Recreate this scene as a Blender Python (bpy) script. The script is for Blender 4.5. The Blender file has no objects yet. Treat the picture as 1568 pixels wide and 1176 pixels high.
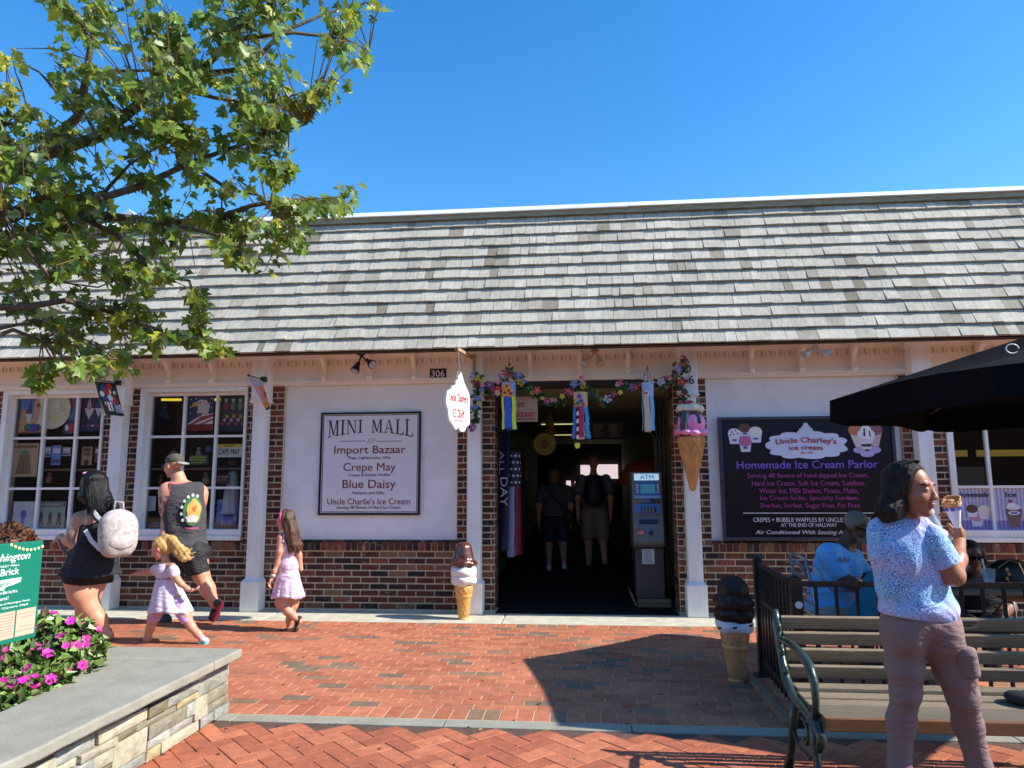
import bpy, bmesh, math, random
import numpy as np
from mathutils import Vector, Matrix
random.seed(7); RNG = np.random.default_rng(7)
scene = bpy.context.scene
COL = scene.collection
# ------------------------------------------------------------------ camera
FPX = 1090.07; PITCH, YAW, ROLL = .140451773, .0943126972, -.00472507628
CAM = np.array([0, -8.344, 1.436])
_cy, _sy, _cp, _sp = math.cos(YAW), math.sin(YAW), math.cos(PITCH), math.sin(PITCH)
FW = np.array([-_sy*_cp, _cy*_cp, _sp]); _rt = np.array([_cy, _sy, 0.]); _up = np.cross(_rt, FW)
RT = math.cos(ROLL)*_rt + math.sin(ROLL)*_up
UP = -math.sin(ROLL)*_rt + math.cos(ROLL)*_up
cd = bpy.data.cameras.new('camera'); cam = bpy.data.objects.new('camera', cd); COL.objects.link(cam)
cd.sensor_width = 36; cd.lens = FPX/1568*36; cd.clip_start = .05; cd.clip_end = 2000
cam.matrix_world = Matrix(((RT[0], UP[0], -FW[0], CAM[0]), (RT[1], UP[1], -FW[1], CAM[1]), (RT[2], UP[2], -FW[2], CAM[2]), (0, 0, 0, 1)))
scene.camera = cam
# ------------------------------------------------------------------ sun, sky, exposure
SUN = Vector((.98, -.13, .82)).normalized()
EL = math.asin(SUN.z); AZ = math.atan2(SUN.x, SUN.y)
world = bpy.data.worlds.new('World'); scene.world = world; world.use_nodes = True
wn = world.node_tree; wn.nodes.clear()
sky = wn.nodes.new('ShaderNodeTexSky'); sky.sky_type = 'NISHITA'; sky.sun_disc = False
sky.sun_elevation = EL; sky.sun_rotation = AZ; sky.air_density = 1.0; sky.dust_density = .25; sky.ozone_density = 1.6
bg = wn.nodes.new('ShaderNodeBackground'); bg.inputs['Strength'].default_value = .135
hs = wn.nodes.new('ShaderNodeHueSaturation'); hs.inputs['Saturation'].default_value = 1.4; hs.inputs['Hue'].default_value = .501
wo = wn.nodes.new('ShaderNodeOutputWorld')
wn.links.new(sky.outputs[0], hs.inputs['Color']); wn.links.new(hs.outputs[0], bg.inputs[0]); wn.links.new(bg.outputs[0], wo.inputs[0])
sd = bpy.data.lights.new('sun', 'SUN'); sd.energy = 3.6; sd.angle = math.radians(.53); sd.color = (1, .94, .84)
so = bpy.data.objects.new('sun', sd); COL.objects.link(so)
so.rotation_euler = SUN.to_track_quat('Z', 'Y').to_euler(); so.location = (6, -4, 8)
scene.view_settings.view_transform = 'Standard'; scene.view_settings.look = 'None'
scene.view_settings.exposure = 1.04; scene.view_settings.gamma = 1; scene.view_settings.use_curve_mapping = False
# ------------------------------------------------------------------ helpers
def at(x, y, X=None, Y=None, Z=None, d=None):
    """point on the ray of photo pixel (x, y) on a world plane or at a depth"""
    D = FW + (x-784)/FPX*RT - (y-588)/FPX*UP
    t = (Y-CAM[1])/D[1] if Y is not None else (Z-CAM[2])/D[2] if Z is not None else (X-CAM[0])/D[0] if X is not None else d
    return CAM + D*t
def pr(p):
    v = np.asarray(p, float)-CAM; w = v@FW
    return (784+FPX*(v@RT)/w, 588-FPX*(v@UP)/w) if w > .05 else (-9999, -9999)
def srgb(r, g, b):
    f = lambda c: (c/255/12.92 if c/255 <= .04045 else ((c/255+.055)/1.055)**2.4)
    return (f(r), f(g), f(b))
MATS = {}
def mat(name, color, rough=.6, metal=0., var=.0, vscale=8., var2=None, bump=0., bscale=60., spec=.5, emit=None, rand=0., stretch=None, sheen=0., coat=0., trans=0., sss=0., crease=0.):
    """procedural material: base colour with noise variation, random per piece, fine bump"""
    if name in MATS: return MATS[name]
    m = bpy.data.materials.new(name); m.use_nodes = True; nt = m.node_tree; N = nt.nodes; L = nt.links
    b = N['Principled BSDF']; b.inputs['Roughness'].default_value = rough; b.inputs['Metallic'].default_value = metal
    b.inputs['Specular IOR Level'].default_value = spec
    b.inputs['Base Color'].default_value = (*color, 1)
    if coat: b.inputs['Coat Weight'].default_value = coat; b.inputs['Coat Roughness'].default_value = .08
    if sheen: b.inputs['Sheen Weight'].default_value = sheen
    if sss: b.inputs['Subsurface Weight'].default_value = sss; b.inputs['Subsurface Radius'].default_value = (.012, .005, .003); b.inputs['Subsurface Scale'].default_value = 1.
    if emit: b.inputs['Emission Color'].default_value = (*emit[0], 1); b.inputs['Emission Strength'].default_value = emit[1]
    geo = N.new('ShaderNodeNewGeometry'); src = geo.outputs['Position']
    if stretch:
        mp = N.new('ShaderNodeMapping'); mp.inputs['Scale'].default_value = stretch; L.new(src, mp.inputs[0]); src = mp.outputs[0]
    out = None
    if var or var2:
        nz = N.new('ShaderNodeTexNoise'); nz.inputs['Scale'].default_value = vscale; nz.inputs['Detail'].default_value = 6; nz.inputs['Roughness'].default_value = .65
        L.new(src, nz.inputs['Vector'])
        cr = N.new('ShaderNodeValToRGB'); cr.color_ramp.elements[0].position = .32; cr.color_ramp.elements[1].position = .68
        c2 = var2 or tuple(c*(1-var) for c in color); c1 = color if var2 else tuple(min(1, c*(1+var*.6)) for c in color)
        cr.color_ramp.elements[0].color = (*c2, 1); cr.color_ramp.elements[1].color = (*c1, 1)
        L.new(nz.outputs['Fac'], cr.inputs[0]); out = cr.outputs[0]
    if rand:
        oi = N.new('ShaderNodeObjectInfo'); ad = N.new('ShaderNodeMath'); ad.operation = 'ADD'
        L.new(oi.outputs['Random'], ad.inputs[0]); L.new(geo.outputs['Random Per Island'], ad.inputs[1])
        fr = N.new('ShaderNodeMath'); fr.operation = 'FRACT'; L.new(ad.outputs[0], fr.inputs[0])
        mr = N.new('ShaderNodeMapRange'); mr.inputs[3].default_value = 1-rand; mr.inputs[4].default_value = 1+rand*.7
        L.new(fr.outputs[0], mr.inputs[0])
        mx = N.new('ShaderNodeVectorMath'); mx.operation = 'SCALE'
        if out is None: mx.inputs[0].default_value = color
        else: L.new(out, mx.inputs[0])
        L.new(mr.outputs[0], mx.inputs['Scale']); out = mx.outputs[0]
    if out is not None: L.new(out, b.inputs['Base Color'])
    if bump:
        n2 = N.new('ShaderNodeTexNoise'); n2.inputs['Scale'].default_value = bscale; n2.inputs['Detail'].default_value = 5
        L.new(src, n2.inputs['Vector'])
        bp = N.new('ShaderNodeBump'); bp.inputs['Strength'].default_value = bump; bp.inputs['Distance'].default_value = .01
        L.new(n2.outputs['Fac'], bp.inputs['Height']); L.new(bp.outputs[0], b.inputs['Normal'])
    if crease:
        mp2 = N.new('ShaderNodeMapping'); mp2.inputs['Scale'].default_value = (1, 1, 3.2); mp2.inputs['Rotation'].default_value = (.25, .3, 0); L.new(geo.outputs['Position'], mp2.inputs[0])
        n4 = N.new('ShaderNodeTexNoise'); n4.inputs['Scale'].default_value = 7; n4.inputs['Detail'].default_value = 3; n4.inputs['Distortion'].default_value = 1.2; L.new(mp2.outputs[0], n4.inputs['Vector'])
        b4 = N.new('ShaderNodeBump'); b4.inputs['Strength'].default_value = crease; b4.inputs['Distance'].default_value = .05; L.new(n4.outputs['Fac'], b4.inputs['Height'])
        if bump: L.new(bp.outputs[0], b4.inputs['Normal'])
        L.new(b4.outputs[0], b.inputs['Normal'])
    MATS[name] = m; return m
def ramp_mat(name, stops, rough=.8, bump=.4, bscale=80., blotch=None, bl_scale=22, bl_pos=(.62, .7), stretch=None, grain=0.):
    """each piece takes its own colour from a list of stops; optional blotches"""
    m = bpy.data.materials.new(name); m.use_nodes = True; nt = m.node_tree; N = nt.nodes; L = nt.links
    b = N['Principled BSDF']; b.inputs['Roughness'].default_value = rough; b.inputs['Specular IOR Level'].default_value = .3
    geo = N.new('ShaderNodeNewGeometry'); oi = N.new('ShaderNodeObjectInfo')
    ad = N.new('ShaderNodeMath'); ad.operation = 'ADD'; L.new(oi.outputs['Random'], ad.inputs[0]); L.new(geo.outputs['Random Per Island'], ad.inputs[1])
    fr = N.new('ShaderNodeMath'); fr.operation = 'FRACT'; L.new(ad.outputs[0], fr.inputs[0])
    cr = N.new('ShaderNodeValToRGB'); cr.color_ramp.interpolation = 'CONSTANT' if grain == 0 else 'LINEAR'
    el = cr.color_ramp.elements
    while len(el) < len(stops): el.new(.5)
    for e, (p, c) in zip(el, stops): e.position = p; e.color = (*c, 1)
    L.new(fr.outputs[0], cr.inputs[0]); out = cr.outputs[0]
    src = geo.outputs['Position']
    if stretch:
        mp = N.new('ShaderNodeMapping'); mp.inputs['Scale'].default_value = stretch; L.new(src, mp.inputs[0]); src = mp.outputs[0]
    nz = N.new('ShaderNodeTexNoise'); nz.inputs['Scale'].default_value = bl_scale; nz.inputs['Detail'].default_value = 7; nz.inputs['Roughness'].default_value = .7
    L.new(src, nz.inputs['Vector'])
    sc = N.new('ShaderNodeMapRange'); sc.inputs[1].default_value = .3; sc.inputs[2].default_value = .7; sc.inputs[3].default_value = .72; sc.inputs[4].default_value = 1.2
    L.new(nz.outputs['Fac'], sc.inputs[0])
    n0 = N.new('ShaderNodeTexNoise'); n0.inputs['Scale'].default_value = 1.3; n0.inputs['Detail'].default_value = 4; L.new(geo.outputs['Position'], n0.inputs['Vector'])
    s0 = N.new('ShaderNodeMapRange'); s0.inputs[1].default_value = .3; s0.inputs[2].default_value = .7; s0.inputs[3].default_value = .84; s0.inputs[4].default_value = 1.1; L.new(n0.outputs['Fac'], s0.inputs[0])
    mm = N.new('ShaderNodeMath'); mm.operation = 'MULTIPLY'; L.new(s0.outputs[0], mm.inputs[0]); L.new(sc.outputs[0], mm.inputs[1])
    vm = N.new('ShaderNodeVectorMath'); vm.operation = 'SCALE'; L.new(out, vm.inputs[0]); L.new(mm.outputs[0], vm.inputs['Scale']); out = vm.outputs[0]
    if blotch:
        n3 = N.new('ShaderNodeTexNoise'); n3.inputs['Scale'].default_value = bl_scale*.45; n3.inputs['Detail'].default_value = 8; n3.inputs['Roughness'].default_value = .75
        L.new(src, n3.inputs['Vector'])
        r3 = N.new('ShaderNodeMapRange'); r3.inputs[1].default_value = bl_pos[0]; r3.inputs[2].default_value = bl_pos[1]; L.new(n3.outputs['Fac'], r3.inputs[0])
        mx = N.new('ShaderNodeMix'); mx.data_type = 'RGBA'; L.new(r3.outputs[0], mx.inputs['Factor']); L.new(out, mx.inputs['A']); mx.inputs['B'].default_value = (*blotch, 1); out = mx.outputs['Result']
    L.new(out, b.inputs['Base Color'])
    n2 = N.new('ShaderNodeTexNoise'); n2.inputs['Scale'].default_value = bscale; n2.inputs['Detail'].default_value = 6; L.new(src, n2.inputs['Vector'])
    bp = N.new('ShaderNodeBump'); bp.inputs['Strength'].default_value = bump; bp.inputs['Distance'].default_value = .008
    L.new(n2.outputs['Fac'], bp.inputs['Height']); L.new(bp.outputs[0], b.inputs['Normal'])
    MATS[name] = m; return m
ORG = {}      # world origin of every object, so that children can be given in world coordinates
def org(o): return ORG.get(o.name, Vector((0, 0, 0))) if o else Vector((0, 0, 0))
def tag(o, label=None, cat=None, group=None, kind=None):
    if label: o['label'] = label
    if cat: o['category'] = cat
    if group: o['group'] = group
    if kind: o['kind'] = kind
    return o
def empty(name, loc, label=None, cat=None, group=None):
    o = bpy.data.objects.new(name, None); COL.objects.link(o); o.location = Vector([float(v) for v in loc]); o.empty_display_size = .1
    ORG[o.name] = Vector(o.location); return tag(o, label, cat, group)
def link(me, name, mats, parent=None, loc=None, smooth=False):
    """a mesh object; loc is its world origin (default: the parent's)"""
    for m in (mats if isinstance(mats, (list, tuple)) else [mats]): me.materials.append(m)
    if smooth:
        for p in me.polygons: p.use_smooth = True
    return place(me, name, parent, loc)
def place(me, name, parent=None, loc=None):
    o = bpy.data.objects.new(name, me); COL.objects.link(o)
    w = Vector([float(v) for v in loc]) if loc is not None else org(parent)
    ORG[o.name] = w; o.location = w - org(parent)
    if parent: o.parent = parent
    return o
class MB:
    """collects simple shapes and links them as one mesh"""
    def __init__(s): s.v = []; s.f = []; s.mi = []
    def add(s, vs, fs, m=0):
        n = len(s.v); s.v += [tuple(float(c) for c in v) for v in vs]; s.f += [tuple(n+i for i in f) for f in fs]; s.mi += [m]*len(fs); return s
    def box(s, x0, x1, y0, y1, z0, z1, m=0):
        return s.add([(x, y, z) for z in (z0, z1) for y in (y0, y1) for x in (x0, x1)],
                     [(0, 2, 3, 1), (4, 5, 7, 6), (0, 1, 5, 4), (2, 6, 7, 3), (0, 4, 6, 2), (1, 3, 7, 5)], m)
    def obox(s, c, ax, ay, az, m=0):
        c, ax, ay, az = (np.array(q, float) for q in (c, ax, ay, az))
        return s.add([c+i*ax+j*ay+k*az for k in (-1, 1) for j in (-1, 1) for i in (-1, 1)],
                     [(0, 2, 3, 1), (4, 5, 7, 6), (0, 1, 5, 4), (2, 6, 7, 3), (0, 4, 6, 2), (1, 3, 7, 5)], m)
    def bar(s, a, b, w, h=None, m=0, upv=(0, 0, 1)):
        a, b = np.array(a, float), np.array(b, float); d = b-a; l = np.linalg.norm(d); d /= l; h = h or w
        x = np.cross(d, upv); x = x/np.linalg.norm(x) if np.linalg.norm(x) > 1e-6 else np.array([1., 0, 0]); z = np.cross(x, d)
        return s.obox((a+b)/2, d*l/2, x*w/2, z*h/2, m)
    def tube(s, pts, r, seg=8, m=0, cap=True):
        pts = [np.array(p, float) for p in pts]; n = len(pts); rs = r if isinstance(r, (list, tuple, np.ndarray)) else [r]*n
        t0 = pts[1]-pts[0]; ref = np.array([0, 0, 1.]) if abs(t0[2]) < .9*np.linalg.norm(t0) else np.array([1., 0, 0]); vs = []; x = None
        for i, p in enumerate(pts):
            t = pts[min(i+1, n-1)]-pts[max(i-1, 0)]; t = t/(np.linalg.norm(t)+1e-9)
            x = (np.cross(t, ref) if x is None else x-t*(x@t)); x = x/(np.linalg.norm(x)+1e-9); y = np.cross(t, x)
            vs += [p+rs[i]*(math.cos(2*math.pi*k/seg)*x+math.sin(2*math.pi*k/seg)*y) for k in range(seg)]
        fs = [(i*seg+k, i*seg+(k+1) % seg, (i+1)*seg+(k+1) % seg, (i+1)*seg+k) for i in range(n-1) for k in range(seg)]
        if cap: fs += [tuple(range(seg-1, -1, -1)), tuple((n-1)*seg+k for k in range(seg))]
        return s.add(vs, fs, m)
    def lathe(s, prof, c, seg=32, m=0, fr=None):
        """prof: (radius, z); fr(angle, z) -> radius factor"""
        vs = []; n = len(prof)
        for r, z in prof:
            for k in range(seg):
                a = 2*math.pi*k/seg; q = fr(a, z) if fr else 1
                vs.append((c[0]+r*q*math.cos(a), c[1]+r*q*math.sin(a), c[2]+z))
        fs = [(i*seg+k, i*seg+(k+1) % seg, (i+1)*seg+(k+1) % seg, (i+1)*seg+k) for i in range(n-1) for k in range(seg)]
        fs += [tuple(range(seg-1, -1, -1)), tuple((n-1)*seg+k for k in range(seg))]
        return s.add(vs, fs, m)
    def prism(s, out, depth, o=(0, 0, 0), ax=(1, 0, 0), ay=(0, 0, 1), m=0):
        """outline (u, v) in the plane o+u*ax+v*ay, extruded by depth along ax x ay"""
        o, ax, ay = (np.array(q, float) for q in (o, ax, ay)); nn = np.cross(ax, ay); nn /= np.linalg.norm(nn); n = len(out)
        vs = [o+u*ax+v*ay for u, v in out]+[o+u*ax+v*ay+nn*depth for u, v in out]
        fs = [tuple(range(n-1, -1, -1)), tuple(range(n, 2*n))]+[(i, (i+1) % n, n+(i+1) % n, n+i) for i in range(n)]
        return s.add(vs, fs, m)
    def ball(s, c, r, seg=12, m=0):
        r = r if isinstance(r, (list, tuple)) else (r, r, r); n = seg//2; vs = []
        for i in range(1, n):
            for k in range(seg):
                a = math.pi*i/n; b = 2*math.pi*k/seg
                vs.append((c[0]+r[0]*math.sin(a)*math.cos(b), c[1]+r[1]*math.sin(a)*math.sin(b), c[2]+r[2]*math.cos(a)))
        vs += [(c[0], c[1], c[2]+r[2]), (c[0], c[1], c[2]-r[2])]; T = len(vs)-2
        fs = [(i*seg+k, (i+1)*seg+k, (i+1)*seg+(k+1) % seg, i*seg+(k+1) % seg) for i in range(n-2) for k in range(seg)]
        fs += [(T, k, (k+1) % seg) for k in range(seg)]+[(T+1, (n-2)*seg+(k+1) % seg, (n-2)*seg+k) for k in range(seg)]
        return s.add(vs, fs, m)
    def build(s, name, mats, parent=None, smooth=False, loc=None, bevel=0):
        w = Vector([float(v) for v in loc]) if loc is not None else org(parent)
        me = bpy.data.meshes.new(name); me.from_pydata([(v[0]-w.x, v[1]-w.y, v[2]-w.z) for v in s.v], [], s.f)
        if any(s.mi): me.polygons.foreach_set('material_index', s.mi)
        if smooth: me.shade_smooth()
        o = link(me, name, mats, parent, w)
        if smooth == 'auto':
            me.set_sharp_from_angle(angle=math.radians(35))
        if bevel:
            md = o.modifiers.new('bevel', 'BEVEL'); md.width = bevel; md.segments = 2; md.limit_method = 'ANGLE'
        return o
def lettering(body, p0, p1, m, parent, nrm=(0, -1, 0), name='lettering', thick=.0015, bold=0., shear=0., lift=.0015, align=None, warp=None, rot=False):
    """text fitted into the box whose world bottom-left / top-right corners are p0, p1 (right vector lies in the plane with normal nrm)"""
    cu = bpy.data.curves.new('t', 'FONT'); cu.body = body; cu.size = 1; cu.offset = 0 if 'M' in body else bold; cu.shear = shear; cu.resolution_u = 3
    cu.align_x = align or 'CENTER'; to = bpy.data.objects.new('t', cu); COL.objects.link(to)
    dg = bpy.context.evaluated_depsgraph_get(); dg.update()
    me = bpy.data.meshes.new_from_object(to.evaluated_get(dg)); bpy.data.objects.remove(to); bpy.data.curves.remove(cu)
    co = np.array([v.co[:] for v in me.vertices]); lo = co.min(0); hi = co.max(0); fs = [tuple(p.vertices) for p in me.polygons]; bpy.data.meshes.remove(me)
    uv = (co-lo)/np.maximum(hi-lo, 1e-6)
    if warp: uv = np.array([warp(a, b)+(0,) for a, b, _ in uv])
    p0, p1, n = np.array(p0, float), np.array(p1, float), np.array(nrm, float); n /= np.linalg.norm(n)
    u = np.cross((0, 0, 1.), n); u /= np.linalg.norm(u); v = np.cross(n, u); D = p1-p0; W, H = D@u, D@v
    if rot: uv = np.stack([uv[:, 1], 1-uv[:, 0], uv[:, 0]*0], 1)
    P = p0+uv[:, :1]*W*u+uv[:, 1:2]*H*v+n*lift
    mb = MB(); N = len(P); mb.add(list(P+n*thick), fs)
    # side walls along boundary edges, so the letters are raised
    cnt = {}
    for f in fs:
        for a, b in zip(f, f[1:]+f[:1]): cnt[(a, b)] = cnt.get((a, b), 0)+1
    bd = [(a, b) for (a, b) in cnt if (b, a) not in cnt]
    mb.v += [tuple(q) for q in (P-n*lift*.8)]
    for a, b in bd: mb.f.append((b, a, N+a, N+b)); mb.mi.append(0)
    return mb.build(name, m, parent)
def dup(root, dx, label=None, loc=None):
    """copy a thing with its parts and sub-parts"""
    def cp(o, par):
        c = o.copy(); COL.objects.link(c); c.parent = par
        for ch in o.children: cp(ch, c)
        return c
    r = cp(root, None); r.location = Vector(root.location)+Vector(dx)
    if label: r['label'] = label
    return r
# ---- smooth bodies: a signed distance field of blended shapes, meshed by surface nets
def surface_nets(F, lo, h):
    nx, ny, nz = F.shape; ins = F < 0
    c = [ins[i:nx-1+i, j:ny-1+j, k:nz-1+k] for i in (0, 1) for j in (0, 1) for k in (0, 1)]
    s = sum(q.astype(np.int8) for q in c); act = (s > 0) & (s < 8); I = np.argwhere(act)
    idx = -np.ones(act.shape, np.int64); idx[tuple(I.T)] = np.arange(len(I))
    acc = np.zeros((len(I), 3)); cnt = np.zeros(len(I)); C = [(i, j, k) for i in (0, 1) for j in (0, 1) for k in (0, 1)]
    for a in C:
        for ax in range(3):
            if a[ax]: continue
            b = list(a); b[ax] = 1; fa = F[tuple((I+a).T)]; fb = F[tuple((I+b).T)]; m = (fa < 0) != (fb < 0)
            t = np.where(m, fa/np.where(m, fa-fb, 1), 0); p = np.array(a, float)[None].repeat(len(I), 0); p[:, ax] += t
            acc[m] += p[m]; cnt[m] += 1
    V = (I+acc/cnt[:, None])*h+lo; Q = []
    for ax in range(3):
        o = [1, 1, 1]; o[ax] = 0; sl0 = [slice(1, n-1) for n in (nx, ny, nz)]; sl0[ax] = slice(0, (nx, ny, nz)[ax]-1)
        sl1 = list(sl0); sl1[ax] = slice(1, (nx, ny, nz)[ax]); A = ins[tuple(sl0)]; B = ins[tuple(sl1)]
        E = np.argwhere(A != B); off = np.array([1, 1, 1]); off[ax] = 0; E = E+off
        u, v = [q for q in range(3) if q != ax]; du = np.zeros(3, int); dv = np.zeros(3, int); du[u] = 1; dv[v] = 1
        q = np.stack([idx[tuple((E-du-dv).T)], idx[tuple((E-dv).T)], idx[tuple(E.T)], idx[tuple((E-du).T)]], 1)
        fl = ins[tuple(E.T)] ^ (ax == 1); q[~fl] = q[~fl][:, ::-1]; Q.append(q)
    Q = np.concatenate(Q); return V, Q[(Q >= 0).all(1)]
class Sdf:
    RS = 1.
    def __init__(s, k=.03): s.items = []; s.k = k; s.lo = np.full(3, 1e9); s.hi = np.full(3, -1e9); s.clips = []; s.fx = []
    def _b(s, lo, hi): s.lo = np.minimum(s.lo, lo); s.hi = np.maximum(s.hi, hi)
    def cap(s, a, b, ra, rb=None, k=None, op='+'):
        a, b = np.array(a, float), np.array(b, float); rb = ra if rb is None else rb; ra, rb = ra*Sdf.RS, rb*Sdf.RS
        if op == '+': s._b(np.minimum(a-ra, b-rb), np.maximum(a+ra, b+rb))
        s.items.append((op, 'c', a, b, ra, rb, k)); return s
    def chain(s, pts, rs, k=None):
        for i in range(len(pts)-1): s.cap(pts[i], pts[i+1], rs[i], rs[i+1], k)
        return s
    def ell(s, c, r, R=None, k=None, op='+'):
        c = np.array(c, float); r = np.array(r, float)*Sdf.RS; R = np.eye(3) if R is None else np.array(R)
        if op == '+': m = np.abs(R)@r; s._b(c-m, c+m)
        s.items.append((op, 'e', c, r, R, None, k)); return s
    def clip(s, p, n): s.clips.append((np.array(p, float), np.array(n, float)/np.linalg.norm(n))); return s
    def warp(s, f): s.fx.append(f); return s
    def mesh(s, h):
        lo = s.lo-3*h-s.k; hi = s.hi+3*h+s.k; n = np.maximum(4, np.ceil((hi-lo)/h).astype(int)+1)
        ax = [lo[i]+h*np.arange(n[i]) for i in range(3)]; F = np.full(n, 10., np.float32)
        for op, ty, a, b, c, d, k in s.items:
            k = k or s.k; pad = 2.2*k+4*h
            if ty == 'c': l = np.minimum(a-c, b-d)-pad; u = np.maximum(a+c, b+d)+pad
            else: m = np.abs(c)@b; l = a-m-pad; u = a+m+pad
            i0 = np.clip(np.floor((l-lo)/h).astype(int), 0, n); i1 = np.clip(np.ceil((u-lo)/h).astype(int)+1, 0, n)
            if (i1 <= i0).any(): continue
            X = ax[0][i0[0]:i1[0], None, None]; Y = ax[1][None, i0[1]:i1[1], None]; Z = ax[2][None, None, i0[2]:i1[2]]
            if ty == 'c':
                ba = b-a; L2 = ba@ba+1e-12; px, py, pz = X-a[0], Y-a[1], Z-a[2]
                t = np.clip((px*ba[0]+py*ba[1]+pz*ba[2])/L2, 0, 1)
                D = np.sqrt((px-t*ba[0])**2+(py-t*ba[1])**2+(pz-t*ba[2])**2)-(c+(d-c)*t)
            else:
                R = c; q = [(X-a[0])*R[0, j]+(Y-a[1])*R[1, j]+(Z-a[2])*R[2, j] for j in range(3)]
                k0 = np.sqrt(sum((q[j]/b[j])**2 for j in range(3))); k1 = np.sqrt(sum((q[j]/b[j]**2)**2 for j in range(3)))+1e-9
                D = k0*(k0-1)/k1
            G = F[i0[0]:i1[0], i0[1]:i1[1], i0[2]:i1[2]]
            if op == '+':
                hh = np.clip(.5+.5*(G-D)/k, 0, 1); G[...] = G*(1-hh)+D*hh-k*hh*(1-hh)
            else:
                hh = np.clip(.5-.5*(G+D)/k, 0, 1); G[...] = G*(1-hh)-D*hh+k*hh*(1-hh)
        X, Y, Z = ax[0][:, None, None], ax[1][None, :, None], ax[2][None, None, :]
        for f in s.fx: F = F+f(X, Y, Z).astype(np.float32)
        for p, nn in s.clips: F = np.maximum(F, ((X-p[0])*nn[0]+(Y-p[1])*nn[1]+(Z-p[2])*nn[2]).astype(np.float32))
        for q in range(3):
            sl = [slice(None)]*3; sl[q] = 0; F[tuple(sl)] = 1; sl[q] = -1; F[tuple(sl)] = 1
        return surface_nets(F, lo, h)
def skin_obj(name, parts, mats, parent, pick=None):
    """parts: list of (Sdf, voxel) joined into one mesh; pick(centres)->material index"""
    V = []; Q = []; n = 0
    for s, h in parts:
        v, q = s.mesh(h); V.append(v); Q.append(q+n); n += len(v)
    V = np.concatenate(V); Q = np.concatenate(Q); w = org(parent); me = bpy.data.meshes.new(name)
    me.from_pydata((V-np.array(w)[None]).tolist(), [], Q.tolist()); me.shade_smooth()
    if pick is not None: me.polygons.foreach_set('material_index', np.asarray(pick(V[Q].mean(1)), np.int32))
    me.update(); return link(me, name, mats, parent)
# ------------------------------------------------------------------ materials of the setting
M_brick = ramp_mat('wall_brick', [(0, srgb(94, 56, 42)), (.3, srgb(118, 66, 46)), (.5, srgb(74, 48, 40)), (.66, srgb(132, 76, 54)), (.8, srgb(52, 40, 38)), (.9, srgb(126, 94, 72))], rough=.85, bump=.6, bscale=120, blotch=srgb(176, 152, 124), bl_scale=24, bl_pos=(.57, .68))
M_mortar = mat('mortar', srgb(216, 200, 174), .95, var=.2, vscale=30, bump=.6, bscale=200)
M_paver = ramp_mat('clay_paver', [(0, srgb(182, 112, 82)), (.2, srgb(190, 120, 88)), (.42, srgb(170, 102, 74)), (.6, srgb(184, 114, 84)), (.76, srgb(172, 110, 82)), (.86, srgb(142, 112, 90)), (.94, srgb(124, 106, 88))], rough=.85, bump=.5, bscale=110, blotch=srgb(196, 128, 98), bl_scale=12, bl_pos=(.6, .85))
M_paver2 = ramp_mat('herringbone_paver', [(0, srgb(174, 102, 74)), (.3, srgb(182, 110, 80)), (.55, srgb(162, 94, 68)), (.8, srgb(188, 116, 84))], rough=.85, bump=.6, bscale=90, blotch=srgb(150, 92, 74), bl_scale=14, bl_pos=(.56, .8))
M_sand = mat('joint_sand', srgb(206, 180, 146), .95, var=.35, vscale=40)
M_sand2 = mat('dark_joint', srgb(96, 70, 58), .95, var=.4, vscale=20)
M_concrete = mat('concrete', srgb(196, 192, 172), .9, var=.22, vscale=6, bump=.4, bscale=150)
M_bluestone = mat('bluestone', srgb(150, 147, 132), .85, var=.18, vscale=5, bump=.35, bscale=60)
M_shingle = ramp_mat('cedar_shingle', [(0, srgb(186, 179, 162)), (.35, srgb(196, 189, 172)), (.6, srgb(178, 172, 156)), (.8, srgb(200, 194, 178)), (.93, srgb(166, 158, 141)), (.99, srgb(140, 131, 114))], rough=.85, bump=.5, bscale=40, blotch=srgb(116, 106, 92), bl_scale=9, bl_pos=(.6, .85), stretch=(6, 1, 1), grain=1)
M_cream = mat('cream_paint', srgb(242, 232, 220), .6, var=.06, vscale=3, bump=.08, bscale=40)
M_white = mat('white_paint', srgb(240, 239, 236), .5, var=.13, vscale=5, bump=.05, bscale=50, stretch=(1, 1, .3))
M_stucco = mat('white_stucco', srgb(240, 239, 238), .9, var=.09, vscale=2.2, bump=1., bscale=55)
M_cap = mat('white_flashing', srgb(226, 230, 228), .4, var=.12, vscale=5)
M_board = mat('mossy_board', srgb(150, 146, 122), .9, var=.35, vscale=9, stretch=(1, 1, 6))
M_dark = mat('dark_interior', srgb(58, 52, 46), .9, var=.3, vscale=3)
M_black = mat('black_metal', srgb(26, 26, 28), .35, spec=.5, bump=.05)
M_floor = mat('dark_floor', srgb(34, 33, 34), .95, spec=.1, var=.3, vscale=14, bump=.4, bscale=150)
M_green = mat('pale_green_wall', srgb(120, 124, 88), .8, var=.1)
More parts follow.
